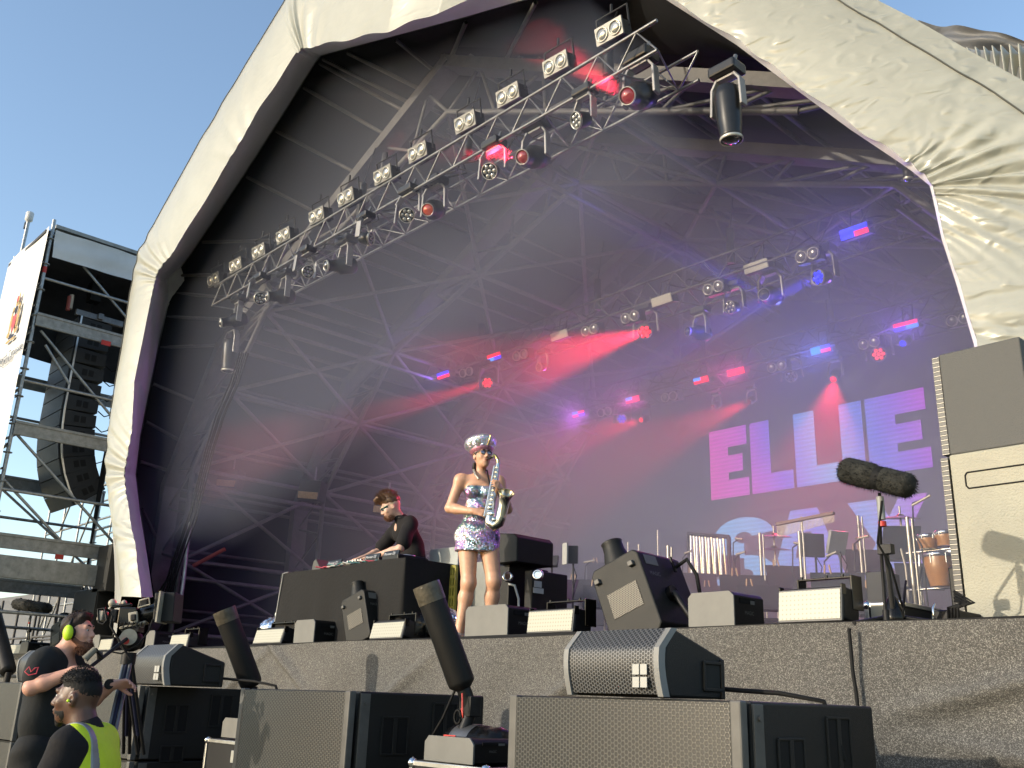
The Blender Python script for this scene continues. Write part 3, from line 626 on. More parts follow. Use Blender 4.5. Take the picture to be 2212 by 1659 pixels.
# fascia, black cloth behind the motors
def cloth(name, label, mat, P00, P10, P01, P11, w=.05, nu=30, nv=20, cat='cloth', seed=1, kw=None):
    rnd = random.Random(seed); ph = [rnd.uniform(0, 6) for _ in range(4)]
    n_ = (P10-P00).cross(P01-P00).normalized()
    def fn(a, b):
        p = (P00*(1-a)+P10*a)*(1-b)+(P01*(1-a)+P11*a)*b
        return p+n_*w*(sin(a*7+ph[0]+b*2)*.5+sin(a*17+b*5+ph[1])*.25+sin(b*9+a*3+ph[2])*.3)
    return tag(MB().grid(fn, nu, nv).build(name, mat), label, cat)
GREYC = vinyl('grey_fascia_cloth', (.50, .51, .51), .6, .2, .1)
cloth('fascia_cloth', 'grey fascia cloth stretched round the top of the scaffold tower', GREYC, atX(121, 497, XT+.08), atX(310, 557, XT+.08), atX(113, 555, XT+.08), atX(305, 612, XT+.08), .03)
BCL = pm('black_tower_cloth', (.07, .074, .085), .9, var=.3, vs_=3)
cloth('black_cloth', 'black cloth lining the upper back of the scaffold tower', BCL, V(XF+.1, YT0, TP-.1), V(XF+.1, YT1+.6, TP-.1), V(XF+.1, YT0, 7.95), V(XF+.1, YT1+.6, 7.7), .06)
cloth('black_cloth', 'black cloth across the rear face near the tower top', BCL, V(XF, YT1+.12, TP-.1), V(XT, YT1+.12, TP-.1), V(XF, YT1+.12, 7.9), V(XT, YT1+.12, 7.65), .06, seed=4)
MB2 = MB().box(((XT+XF)/2, (YT0+YT1)/2+.2, TP-.12), (XT-XF-.1, YT1-YT0+.6, .06)).build('tower_ceiling', BCL); tag(MB2, 'black sheet covering the top of the scaffold tower', 'cover')
m = thing('beam_stack', 'two aluminium beams lying on top of the banner scaffold', 'beams', (-18.6, 5, TP))
for k, (x, y) in enumerate(((-18.35, 5.0), (-18.75, 5.0))):
    MB().box((x, y+.5, TP+.16-.0*k), (.30, 1.6, .07)).box((x, y+.5, TP+.34), (.30, 1.6, .07)).box((x, y+.5, TP+.25), (.1, 1.6, .16)).build('beam', WOODB, m)
# banner
bp0, bp1 = atY(105, 497, 4.4), atY(39, 557, 4.4); BX0, BX1 = -19.75, bp0.x+.05
ban = thing('banner', 'white council banner with a small crest hanging on the scaffold tower', 'banner', (BX1, 4.4, 4))
BW = vinyl('banner_pvc', (.62, .61, .58), .5, .12, .05)
def bfn(a, b):
    x = BX0+a*(BX1-BX0); zt_ = 9.72+.0*a; return V(x, 4.38-.012*sin(a*6+b*3)-.006*sin(b*14+a*4)-.05*max(0, b-.45)*sin(a*7+b*5), zt_-b*7.2)
MB().grid(bfn, 30, 60).build('sheet', BW, ban)
m = MB()
for k in range(16): m.box((BX0-.03, 4.4, 9.4-k*.42), (.10, .02, .03)); m.box((BX1+.03, 4.4, 9.4-k*.42), (.10, .02, .03))
m.build('bungee', RUB, ban)
NAVY = pm('navy_print', (.03, .03, .07), .6, var=0)
def text(s, size, loc, rot, mat, parent=None, al='LEFT', ext=.0, name='lettering'):
    c = bpy.data.curves.new(name, 'FONT'); c.body = s; c.size = size; c.align_x = al; c.extrude = ext; c.materials.append(mat)
    o = bpy.data.objects.new(name, c); sc.collection.objects.link(o)
    if parent: o.parent = parent; o.location = Vector(loc)-wloc(parent)
    else: o.location = loc
    o.rotation_euler = rot; bpy.context.view_layer.update(); me = bpy.data.meshes.new_from_object(o); n_ = bpy.data.objects.new(name, me); sc.collection.objects.link(n_); n_.parent = o.parent; n_.location = o.location; n_.rotation_euler = rot; bpy.data.objects.remove(o); return n_
pr = atY(51, 735, 4.352); text('North Tyneside', .22, (pr.x, 4.352, atY(51, 750, 4.352).z), (pi/2, 0, 0), NAVY, ban, 'RIGHT')
text('Council', .22, (atY(28, 762, 4.352).x, 4.352, atY(28, 775, 4.352).z), (pi/2, 0, 0), NAVY, ban, 'RIGHT')
cr = atY(30, 693, 4.35); m = MB(); GOLD = pm('gold_print', (.50, .33, .10), .6, var=.3, vs_=30); CR = pm('red_print', (.55, .05, .06), .6, var=0)
KC = 1.15
def blob(cx, cz, rx, rz, mi, n=10, dy=0): m.prism([(cr.x+KC*(cx+rx*cos(2*pi*k/n)), 4.352-dy, cr.z+KC*(cz+rz*sin(2*pi*k/n))) for k in range(n)], (0, .004, 0), mi)
for sgn in (-1, 1):
    blob(sgn*.17, .02, .06, .20, 0); blob(sgn*.15, .22, .05, .06, 0); blob(sgn*.19, -.2, .08, .05, 0); blob(sgn*.12, -.33, .12, .025, 0)
m.prism([(cr.x-.11, 4.349, cr.z+.12), (cr.x-.11, 4.349, cr.z-.08), (cr.x, 4.349, cr.z-.24), (cr.x+.11, 4.349, cr.z-.08), (cr.x+.11, 4.349, cr.z+.12)], (0, .004, 0), 1)
blob(0, .2, .09, .06, 2, dy=.004); blob(0, .30, .08, .05, 0, dy=.0); blob(-.04, .38, .05, .07, 1); blob(.05, .40, .03, .09, 0); blob(0, -.27, .16, .03, 2)
m.build('crest', [GOLD, CR, NAVY], ban)
# weather sensor on its mast
se = thing('wind_sensor', 'slim mast with a white wind sensor beside the tower', 'weather sensor', (-20.1, 4.7, 8))
sp_ = atX(61, 480, -20.0); sp2 = atX(40, 575, -20.0)
MB().tube([sp2-(sp_-sp2)*1.2, sp_], .035, 8).build('mast', GALV, se)
MB().lathe([(.03, 0), (.075, .04), (.08, .2), (.07, .22)], sp_, sp_-sp2, 16).build('sensor', pm('white_plastic', (.7, .7, .7), .4), se)
MB().box(sp_+V(-.12, 0, -.03), (.1, .06, .14)).build('bracket', BLACK, se)
# line array
la = thing('line_array', 'curved hanging column of grey loudspeakers inside the scaffold tower', 'speaker array', (-18.6, 5.7, 8.5))
CAB = pm('speaker_cabinet', (.05, .052, .055), .6, var=.2, bump=.2, bs=250); GRL = pm('array_grille', (.10, .105, .11), .55, .2, var=.12, bump=.3, bs=500)
PCK = pm('pocket_black', (.006, .006, .006), .7, var=0)
AX0, AX1, AY0, AY1 = -19.32, -18.0, 5.36, 5.98
p = V(0, AY0, 8.42); ang = 0
for k in range(12):
    if k > 5: ang += radians(2.6+1.3*(k-6))
    h = .305; R = Matrix.Rotation(ang, 3, 'X'); q = p+R @ V(0, 0, -h)      # front edge, going down
    fr = lambda y, z: p+R @ V(0, y, z)
    def q4(y, z, x): w_ = fr(y, z); return V(x, w_.y, w_.z)
    c = MB(); hb = h*.84
    poly = [q4(.02, -.004, AX1), q4(.02, -h+.004, AX1), q4(AY1-AY0, -h+.035, AX1), q4(AY1-AY0, -.035, AX1)]
    c.prism(poly, (AX0-AX1, 0, 0)); o = c.build('cabinet', CAB, la, bevel=.01)
    MB().prism([q4(0, -.01, AX1-.09), q4(0, -h+.01, AX1-.09), q4(.03, -h+.01, AX1-.09), q4(.03, -.01, AX1-.09)], (AX0-AX1+.18, 0, 0)).build('grille', GRL, o)
    m = MB()
    for yy in (.22, .34): 
        a = q4(yy, -.09, AX1); b = q4(yy+.09, -.21, AX1); m.prism([q4(yy, -.09, AX1+.004), q4(yy, -.21, AX1+.004), q4(yy+.09, -.21, AX1+.004), q4(yy+.09, -.09, AX1+.004)], (-.05, 0, 0))
    m.build('handle_pocket', PCK, o)
    m = MB(); m.prism([q4(.02, -.0, AX1-.002), q4(.02, -h, AX1-.002), q4(.05, -h, AX1-.002), q4(.05, -.0, AX1-.002)], (.016, 0, 0)); m.build('rigging_rail', ALU, o)
    p = q
MB().box((-18.66, 5.75, 8.52), (1.3, .1, .12)).box((-18.1, 5.75, 8.5), (.08, .9, .12)).box((-19.2, 5.75, 8.5), (.08, .9, .12)).build('flying_frame', STEEL, la, bevel=.01)
m = MB(); m.tube([(-18.66, 5.75, 8.55), (-18.66, 5.75, 9.6)], .012, 6); m.box((-18.66, 5.75, 9.2), (.25, .2, .4)); m.build('chain_hoist', BLACK, la)
for i, x in enumerate((.0, .1)):
    pp = atX(148+i*5, 655-i*3, -18.2); o = MB().tube([pp+V(0, 0, .14), pp+V(0, .01, -.14)], .04, 10).build('cable_plug', [pm('red_plug', (.45, .10, .08), .5), pm('cream_plug', (.6, .52, .42), .5)][i])
    tag(o, ['dull red cable plug dangling in the tower', 'cream cable plug dangling in the tower'][i], 'plug')
m = MB()
for k in range(4): 
    x = -18.0+.03*k; m.tube([(x, 6.25+.02*sin(z*2+k), z) for z in np.linspace(3.5, 8.4, 14)], .018, 5)
for k in range(9):
    z = 7.6-k*.3; m.tube([(AX1-.1, 6.02, z), (AX1-.02, 6.12, z-.1), (AX1, 6.22, z-.05), (AX1, 6.25, z+.1)], .012, 5)
tag(m.build('cable_bundle', RUB), 'bundle of black cables dropping beside the speaker array', 'cables')
# scaffolding further back, with its cloth
def back_scaff(x0, x1, y, ztop, seed, label):
    rnd = random.Random(seed); t = thing('back_scaffold', label, 'scaffold', ((x0+x1)/2, y, 0)); m = MB(); n = MB(); xs = np.linspace(x0, x1, int(abs(x1-x0)/1.1)+1)
    for x in xs: m.tube([(x, y, 0), (x, y, ztop)], .028, 8); m.tube([(x, y+1.2, 0), (x, y+1.2, ztop-.2)], .028, 8)
    for z in np.arange(.8, ztop, .95):
        n.tube([(x0, y, z), (x1, y, z)], .026, 6); n.tube([(x0, y+1.2, z+.1), (x1, y+1.2, z+.1)], .026, 6)
        i = rnd.randrange(len(xs)-1); n.tube([(xs[i], y-.04, z), (xs[i+1], y-.04, min(ztop, z+1.7))], .024, 6)
        i = rnd.randrange(len(xs)-1); n.tube([(xs[i+1], y+1.16, z), (xs[i], y+1.16, min(ztop, z+1.7))], .024, 6)
    mt = GALV if ztop > 5 else DSTEEL  # dark steel instead of galvanised paints the low scaffold as a silhouette
    m.build('standard', mt, t); n.build('ledger', mt, t); return t
back_scaff(-27, -19.8, 8.2, 7.2, 2, 'lower scaffolding seen through the tower with sky behind')
back_scaff(-25, -17.8, 6.6, 3.55, 5, 'dark scaffolding in front of the grey backing sheet')
cloth('backing_sheet', 'large grey weatherproof sheet behind the low scaffolding', vinyl('grey_sheet', (.12, .125, .135), .75, .4, .2), V(-48, 9.6, 4.6), V(-16.9, 9.6, 4.25), V(-48, 9.6, 0), V(-16.9, 9.6, 0), .12, 60, 20, cat='sheet')
bb = MB().box((XT+.2, 6.5, 3.6), (.12, 5.4, .36)).build('timber_beam', WOODB, bevel=.01); tag(bb, 'thick grey beam spanning below the speaker array', 'beam')
# dark fabric behind the arch at the top right
DGR = vinyl('dark_grey_fabric', (.12, .12, .12), .6, .5, .4)
a0, a1 = atY(1985, 45, 8.6), atY(2260, 92, 8.6); b0, b1 = atY(1990, 110, 8.6), atY(2260, 118, 8.6)
cloth('roof_fabric', 'sagging dark grey fabric behind the arch at the top', DGR, a0, a1, b0, b1, .12, 60, 14, cat='fabric')
a0, a1 = atY(2090, 112, 8.2), atY(2270, 100, 8.2); b0, b1 = atY(2120, 200, 8.2), atY(2270, 260, 8.2)
def cr_fn(a, b): p = (a0*(1-a)+a1*a)*(1-b)+(b0*(1-a)+b1*a)*b; return p+V(0, -.06*sin(a*60), .02*sin(a*60))
tag(MB().grid(cr_fn, 120, 8).build('pleated_fabric', CREAM), 'pleated pale fabric gathered behind the arch', 'fabric')
# ================================================================== PIT: SPEAKERS AND EFFECTS
def hexmat(name, col, hole, k, rough=.45, metal=.4, axis=('X', 'Z'), th=.25):
    """perforated metal: staggered round holes k per metre"""
    m = pm(name, col, rough, metal, var=0); T, b = nodes(m); tc = N(T, 'ShaderNodeTexCoord'); out = None
    for i in range(3):
        a = i*pi/3; d = [0, 0, 0]; d[{'X': 0, 'Y': 1, 'Z': 2}[axis[0]]] = cos(a)*k*2*pi; d[2] = sin(a)*k*2*pi
        dp = N(T, 'ShaderNodeVectorMath', operation='DOT_PRODUCT'); dp.inputs[1].default_value = d; T.links.new(tc.outputs['Object'], dp.inputs[0])
        c = N(T, 'ShaderNodeMath', operation='COSINE'); T.links.new(dp.outputs['Value'], c.inputs[0])
        if out is None: out = c
        else: ad = N(T, 'ShaderNodeMath', operation='ADD'); T.links.new(out.outputs[0], ad.inputs[0]); T.links.new(c.outputs[0], ad.inputs[1]); out = ad
    r = N(T, 'ShaderNodeMapRange'); r.inputs[1].default_value = th-.35; r.inputs[2].default_value = th+.35; T.links.new(out.outputs[0], r.inputs[0])
    mx = N(T, 'ShaderNodeMix', data_type='RGBA'); mx.inputs[6].default_value = tuple(col)+(1,); mx.inputs[7].default_value = tuple(hole)+(1,)
    T.links.new(r.outputs[0], mx.inputs[0]); T.links.new(mx.outputs[2], b.inputs['Base Color'])
    iv = N(T, 'ShaderNodeMath', operation='SUBTRACT'); iv.inputs[0].default_value = 1; T.links.new(r.outputs[0], iv.inputs[1])
    bp = N(T, 'ShaderNodeBump', Strength=.8, Distance=.01); T.links.new(iv.outputs[0], bp.inputs['Height']); T.links.new(bp.outputs[0], b.inputs['Normal'])
    ml = N(T, 'ShaderNodeMath', operation='MULTIPLY'); ml.inputs[1].default_value = metal; T.links.new(iv.outputs[0], ml.inputs[0]); T.links.new(ml.outputs[0], b.inputs['Metallic'])
    return m
HEX = hexmat('sub_grille', (.105, .102, .092), (.012, .011, .010), 50., th=-.62); HEX2 = hexmat('wedge_grille', (.14, .14, .14), (.010, .010, .010), 66., th=-.3)
SUBC = pm('sub_cabinet', (.022, .022, .020), .5, var=.25, vs_=3, bump=.35, bs=350, coat=.05); SUBE = pm('sub_edge_trim', (.11, .105, .095), .5, var=.25, vs_=8)
def bass(label, x, z, y=3.5, w=1.38, h=.59, d=1.08, proto=[None]):
    if proto[0] is not None: r = dup(proto[0], label, (x, y, z)); return r
    t = thing('bass_speaker', label, 'bass speaker', (x, y, z), group='bass speakers lined up in front of the stage'); t.location = (0, 0, 0)
    MB().box((0, d/2+.03, h/2), (w, d-.06, h-.006)).build('cabinet', SUBC, t, bevel=.012)
    MB().grid(lambda a, b: V((a-.5)*(w-.11), -.035*(1-((a-.5)*2)**2)*.6-.012, .012+b*(h-.024)), 24, 2, flip=False).build('grille', HEX, t)
    for s in (-1, 1): MB().box((s*(w/2-.0275), .01, h/2), (.055, .05, h-.004)).build('edge_trim', SUBE, t, bevel=.008)
    for s in (-1, 1):
        X = s*w/2
        for (yy, zz, hh) in ((.34, .33, .22), (.74, .40, .26), (.86, .06, .1), (.34, .05, .12)):
            f = MB(); f.box((X+s*.004, yy, zz-hh/2), (.012, .2, .012)); f.box((X+s*.004, yy, zz+hh/2), (.012, .2, .012)); f.box((X+s*.004, yy-.1, zz), (.012, .012, hh)); f.box((X+s*.004, yy+.1, zz), (.012, .012, hh)); f.box((X+s*.004, yy, zz), (.012, .03, hh))
            o_ = f.build('handle_frame', SUBC, t, bevel=.003); MB().box((X+s*.002, yy, zz), (.003, .19, hh-.01)).build('handle_pocket', PCK, o_)
        r_ = MB(); r_.box((X+s*.004, .10, h/2), (.012, .07, h-.03))
        for zz in (.07, .13, h-.07): r_.cyl((X+s*.008, .10, zz), (X+s*.02, .10, zz), .012, 10)
        r_.build('rigging_plate', SUBE if s > 0 else SUBC, t, bevel=.002)
    t.location = (x, y, z); proto[0] = t; return t
BXS = [-12.05, -9.0, -5.88, -3.07]; WHO = ['far left, behind the cameraman', 'beside the cameraman', 'with the black tube above its left end', 'nearest and largest, right of centre']
LV = ['top', 'second', 'bottom']
for i, x in enumerate(BXS):
    for k in range(3):
        bass('%s bass speaker of the stack %s' % (LV[k], WHO[i]) if i < 3 else ['top bass speaker of the nearest stack under the big monitor', 'second bass speaker down in the nearest stack', 'bottom bass speaker standing on grass in the nearest stack'][k], x, 1.79-.59-.595*k if True else 0)
def wedge(label, x, z, y, w=.58, h=.30, d=.44, R=0, proto=[None], sc_=1):
    if proto[0] is not None: r = dup(proto[0], label, (x, y, z), (0, 0, R), sc_); return r
    t = thing('wedge_speaker', label, 'monitor speaker', (0, 0, 0), group='small speakers standing on the bass speakers')
    prof = [(.03, 0), (.0, .05), (-.0, h*.7), (.06, h), (d*.98, h*.62), (d, h*.58), (d, 0)]
    MB().prism([(w/2, a, b) for a, b in prof], (-w, 0, 0)).build('cabinet', SUBC, t, bevel=.01)
    def gf(a, b):
        z_ = .01+b*(h-.01); bow = .03*sin(pi*b); return V((a-.5)*(w-.05), -.015-bow+.065*max(0, b-.7)/.3, z_)
    MB().grid(gf, 6, 16).build('grille', HEX2, t)
    for s in (-1, 1): e = MB().prism([(s*(w/2-.028), -.02-.03*sin(pi*b)+.065*max(0, b-.7)/.3-.004, b*h) for b in [k/10 for k in range(11)]]+[(s*(w/2-.028), .022-.03*sin(pi*b)+.065*max(0, b-.7)/.3, b*h) for b in [k/10 for k in range(10, -1, -1)]], (s*.03, 0, 0)); e.build('edge_trim', pm('grey_edge_trim', (.25, .25, .24), .5), t)
    for s in (-1, 1): 
        X = s*w/2; f = MB()
        for a, b, c_, e_ in ((.34, .04, .14, .016), (.34, .16, .14, .016), (.275, .10, .016, .13), (.415, .09, .025, .18)): f.box((X+s*.004, a, b), (.015, c_, e_))
        f.build('handle_frame', SUBC, t, bevel=.004)
    for s in (-1, 1): MB().box((s*(w/2+.001), .34, .10), (.004, .12, .11)).build('handle_gap', pm('handle_gap_grey', (.05, .05, .045), .8), t)
    b_ = MB(); 
    for i_ in range(2):
        for j_ in range(2): b_.box((w/2-.13+i_*.045, -.052, .06+j_*.055), (.038, .004, .045))
    b_.build('badge', pm('badge_white', (.45, .45, .42), .5, var=0), t)
    t.location = (x, y, z); t.rotation_euler = (0, 0, R); proto[0] = t; t.scale = (sc_,)*3; return t
wedge('largest monitor speaker, on the nearest bass speaker', -3.09, 1.795, 3.54)
wedge('monitor speaker beside the camera tripod', -8.22, 1.795, 3.54, sc_=1.1)
wedge('monitor speaker left of the cameraman', -11.3, 1.795, 3.54, sc_=1.1)
m = MB(); 
for x, y, z, s in ((-2.95, 3.97, 1.85, .55), (-7.97, 4.02, 1.87, .6)):
    m = MB().tube([(x, y, z), (x+.3*s, y+.05, z-.01), (x+.7*s, y+.1, z-.02), (x+1.0*s, y+.2, z-.05), (x+1.05*s, y+.3, z-.3)], .011, 8); tag(m.build('cable', RUB), 'thick black cable curling behind the %s monitor speaker' % ('largest' if x > -3 else 'tripod-side'), 'cable', 'monitor cables')
CASEP = pm('flight_case_panel', (.025, .025, .027), .5, var=.2); 
def flight_case(label, lo, hi, grp='flight cases'):
    lo, hi = Vector(lo), Vector(hi); c = (lo+hi)/2; s = hi-lo; t = thing('flight_case', label, 'flight case', (c.x, c.y, lo.z), group=grp)
    MB().box(c, s).build('panel', CASEP, t)
    e = MB(); r = .028
    for a in (lo.x, hi.x):
        for b in (lo.y, hi.y): e.box((a, b, c.z), (r, r, s.z+.006))
    for a in (lo.x, hi.x):
        for z in (lo.z, hi.z): e.box((a, c.y, z), (r, s.y-.02, r))
    for b in (lo.y, hi.y):
        for z in (lo.z, hi.z): e.box((c.x, b, z), (s.x-.02, r, r))
    e.build('edge', ALU, t, bevel=.004)
    cn = MB()
    for a in (lo.x, hi.x):
        for b in (lo.y, hi.y):
            for z in (lo.z, hi.z): cn.ball((a, b, z), .032, n=8)
    cn.build('corner', CHROME, t)
    MB().box((c.x, lo.y-.006, c.z), (.16, .008, .12)).build('latch', ALU, t, bevel=.003); MB().box((c.x+s.x*.3, lo.y-.008, hi.z-.1), (.08, .012, .09)).build('latch', ALU, t, bevel=.003); MB().box((hi.x+.006, c.y, c.z), (.008, .16, .12)).build('latch', ALU, t, bevel=.003); return t
# effects boxes: grey front plate with cut corners, black casing with a handle slot
PLATE = pm('grey_front_plate', (.19, .187, .17), .55, var=.12, vs_=5); CASE = pm('effects_casing', (.012, .012, .012), .45, var=.2, bump=.2, bs=300)
def fxbox(label, lo, w, h, d, mat=None, grp='boxy effects machines'):
    x, y, z = lo; t = thing('effects_box', label, 'effects machine', (x+w/2, y+d/2, z), group=grp); c = .035
    pts = [(x+c, z), (x+w-c, z), (x+w, z+c*0), (x+w, z+h-c), (x+w-c, z+h), (x+c, z+h), (x, z+h-c), (x, z)]
    MB().prism([(a, y, b) for a, b in pts], (0, .014, 0)).build('front_plate', mat or PLATE, t, bevel=.003)
    MB().prism([(x+.008, y+.014, z+.005), (x+w-.004, y+.014, z+.005), (x+w-.004, y+.014, z+h-.03), (x+w-.03, y+.014, z+h-.006), (x+.03, y+.014, z+h-.006), (x+.008, y+.014, z+h-.03)], (0, d, 0)).build('casing', CASE, t, bevel=.006)
    s = MB(); s.box((x+w, y+d*.45, z+h*.78), (.006, d*.5, h*.13)); s.build('handle_slot', pm('slot_inside', (.004, .004, .004), .8, var=0), t)
    s = MB(); s.box((x+w+.002, y+d*.62, z+h*.76), (.004, d*.14, h*.09)); s.build('light_gap', PLATE, t)
    text('MAGIC', h*.13, (x+w+.002, y+d*.35, z+h*.45), (pi/2, 0, pi/2), PLATE, t); return t
# confetti cannons: tube on a swivel and drum
TAPE = pm('gaffer_tape', (.10, .085, .06), .4, var=.4, vs_=12, bump=.5, bs=40); CARD = pm('black_tube', (.014, .013, .012), .55, var=.35, vs_=5, bump=.15, bs=80)
CAPM = pm('grey_cap', (.20, .19, .16), .6, var=.2)
def cannon(label, top, bot, r, base=True, tape=True):
    top, bot = Vector(top), Vector(bot); d = (top-bot); L = d.length; d.normalize(); t = thing('confetti_cannon', label, 'confetti cannon', bot-V(0, 0, .3), group='black confetti cannons in front of the stage')
    tb = MB().lathe([(r*.55, -.03), (r*.95, 0), (r, .02), (r, L)], bot, d, 28).build('tube', CARD, t)
    if tape: MB().lathe([(r*1.03, L-.115), (r*1.04, L-.11), (r*1.035, L-.06), (r*1.05, L-.055), (r*1.045, L+.004)], bot, d, 28, cap=False).build('tape', TAPE, tb)
    MB().lathe([(r*1.02, L), (r*1.02, L+.004), (0.001, L+.006)], bot, d, 28).build('cap', CAPM, tb)
    if base:
        m = MB(); m.tube([bot-d*.02, bot-d*.14], .045, 12); m.box(bot-d*.14, (.11, .09, .12)); m.tube([bot-d*.16, bot-V(-.02, 0, .30)], .04, 10)
        m.build('swivel', pm('worn_dark_metal', (.05, .05, .05), .4, .5, var=.5), t, bevel=.006)
        c = bot-V(-.1, -.05, .40); dr = MB(); dr.lathe([(.02, 0), (.15, 0), (.165, .02), (.165, .26), (.15, .28), (.16, .30), (.16, .36), (.14, .40), (.02, .41)], c-V(.2, .0, 0), V(1, .15, 0), 32); dr.build('drum', BLACKG, t)
        MB().lathe([(.168, .06), (.171, .065), (.171, .2), (.168, .205)], c-V(.2, 0, 0), V(1, .15, 0), 32, cap=False).build('band', STEEL, t)
        st = MB(); st.box(c+V(-.07, -.165, .04), (.11, .006, .11), Matrix.Rotation(-.25, 3, 'X')); st.build('warning_sticker', pm('sticker_white', (.6, .58, .6), .5, var=0), t)
        st = MB(); st.box(c+V(-.07, -.166+.012, .095), (.11, .007, .022), Matrix.Rotation(-.25, 3, 'X')); st.build('sticker_band', REDT, t)
        q = MB(); q.tube([bot-d*.06+V(.03, -.05, 0), bot-d*.1+V(.05, -.08, -.06), bot-d*.1+V(.06, -.08, -.1), bot-d*.09+V(.035, -.07, -.06)], .006, 6); q.build('red_cord', REDT, t)
        q = MB(); q.tube([bot-d*.02+V(-.03, -.03, 0), bot+V(-.12, -.04, -.2), bot+V(-.26, -.04, -.36)], .008, 6); q.tube([bot-d*.1+V(-.03, -.05, -.0)+V(.03*cos(a), 0, .04*sin(a)-.1) for a in np.linspace(0, 6, 12)], .007, 6); q.build('hose', RUB, t)
    else:
        m = MB(); m.tube([bot-d*.02, bot-V(0, 0, .35)], .05, 10); m.box(bot-V(0, 0, .5), (.3, .3, .4)); m.build('swivel', BLACK, t)
    return t
cannon('nearest confetti cannon with taped end, leaning over a flight case', atY(921, 1264, 3.80), atY(998, 1478, 4.02), .085)
cannon('middle confetti cannon leaning left of the DJ table', atY(484, 1318, 4.2), atY(543, 1478, 4.5), .10, base=False)
cannon('cannon tube cut off at the far left', atY(-18, 1310, 4.8), atY(18, 1450, 4.9), .12, base=False)
p = atY(915, 1642, 3.75); q = atY(1021, 1642, 3.75); zt_ = atY(915, 1587, 3.75).z
fxbox('effects machine under the nearest confetti cannon', (p.x, 3.75, p.z), q.x-p.x, zt_-p.z, .34)
flight_case('silver-edged flight case below the nearest cannon', (p.x-.04, 3.7, 0.02), (q.x+.17, 4.25, p.z-.016))
p = atY(477, 1592, 3.95); zt_ = atY(475, 1549, 3.95).z
fxbox('effects machine squeezed left of the middle bass stack', (p.x, 3.95, p.z), .42, zt_-p.z, .34)
p = atY(462, 1593, 3.95); flight_case('silver-edged flight case left of the middle bass stack', (p.x, 3.9, .02), (p.x+.6, 4.35, p.z-.02))
# loose cable down the skirt
m = MB().tube([atY(u, v, YE-.1) for u, v in ((1836, 1357), (1834, 1362), (1838, 1400), (1842, 1450), (1850, 1500), (1853, 1530))]+[V(-2.9, 5.3, 1.2)], .011, 6)
tag(m.build('cable', RUB), 'thin black cable hanging down the skirt under the microphone', 'cable')
# ================================================================== ON THE STAGE EDGE
def foot(u, y): 
    p = atY(u, 1380, y); return p.x
# strobe panels: cream LED face in a black yoke
LEDF = pm('strobe_face', (.74, .72, .58), .45, var=0)
def ledface():
    T, b = nodes(LEDF); tc = N(T, 'ShaderNodeTexCoord'); mp = N(T, 'ShaderNodeMapping'); mp.inputs['Scale'].default_value = (34, 1, 34); T.links.new(tc.outputs['Object'], mp.inputs[0])
    s = N(T, 'ShaderNodeSeparateXYZ'); T.links.new(mp.outputs[0], s.inputs[0]); o = []
    for k in (0, 2):
        f = N(T, 'ShaderNodeMath', operation='FRACT'); T.links.new(s.outputs[k], f.inputs[0]); g_ = N(T, 'ShaderNodeMath', operation='PINGPONG'); g_.inputs[1].default_value = .5; T.links.new(f.outputs[0], g_.inputs[0]); o.append(g_)
    a = N(T, 'ShaderNodeMath', operation='MULTIPLY'); T.links.new(o[0].outputs[0], a.inputs[0]); T.links.new(o[1].outputs[0], a.inputs[1])
    r = N(T, 'ShaderNodeValToRGB'); r.color_ramp.elements[0].position = .09; r.color_ramp.elements[0].color = (.38, .37, .30, 1); r.color_ramp.elements[1].position = .2; r.color_ramp.elements[1].color = (.24, .23, .18, 1)
    T.links.new(a.outputs[0], r.inputs[0]); T.links.new(r.outputs[0], b.inputs['Base Color'])
ledface()
def strobe(label, u0, u1, v1, y, h=.17, tilt=.12, z=None):
    a = foot(u0, y); b = foot(u1, y); w_ = b-a; cx = (a+b)/2; z0 = (z if z is not None else ZS)+.03
    t = thing('strobe_light', label, 'strobe light', (cx, y, z0-.03), group='strobe lights along the stage edge'); R = Matrix.Rotation(-tilt, 3, 'X')
    c = V(cx, y, z0+h/2+.02)
    MB().box(c+V(0, .11, 0), (w_, .20, h), R).build('housing', BLACK, t, bevel=.012)
    MB().box(c+V(0, -.0, 0), (w_, .02, h), R).build('rim', pm('strobe_rim', (.10, .10, .10), .4), t, bevel=.004)
    MB().box(c+R @ V(0, -.012, 0), (w_*.965, .01, h*.88), R).build('led_face', LEDF, t)
    y_ = MB(); zz = z0+h+.10; xa_, xb_ = cx-w_*.36, cx+w_*.50
    y_.box(((xa_+xb_)/2, y+.17, zz), (xb_-xa_, .05, .012)); y_.box((xa_, y+.19, zz-.05), (.012, .1, .11)); y_.box((xb_, y+.19, zz-.10), (.014, .13, .22))
    y_.box((cx-w_/2+.005, y+.03, z0+h+.01), (.012, .05, .07)); y_.box((cx+w_/2-.005, y+.03, z0+h+.01), (.012, .05, .07)); y_.box((cx, y+.13, z0-.01), (w_*.7, .2, .015))
    for k in (-.3, .1, .35): y_.cyl((cx+w_*k, y+.15, zz), (cx+w_*k, y+.15, zz+.02), .01, 8)
    y_.build('yoke', BLACKG, t, bevel=.003); return t
strobe('big strobe light under the furry microphone', 1687, 1826, 0, 5.72, .21)
strobe('strobe light between the two large effects boxes right of the legs', 1141, 1240, 0, 5.75, .185)
strobe('strobe light in front of the mirror ball by the cannon', 803, 872, 0, 5.75, .17, .25)
strobe('strobe light in front of the far mirror ball', 552, 612, 0, 5.75, .17, .25)
strobe('strobe light beside the tripod speaker on the stage edge', 371, 408, 0, 5.75, .17)
strobe('strobe light behind the cameraman hands', 218, 245, 0, 5.75, .17)
strobe('strobe light far left behind the cameraman back', 22, 50, 0, 5.75, .17)
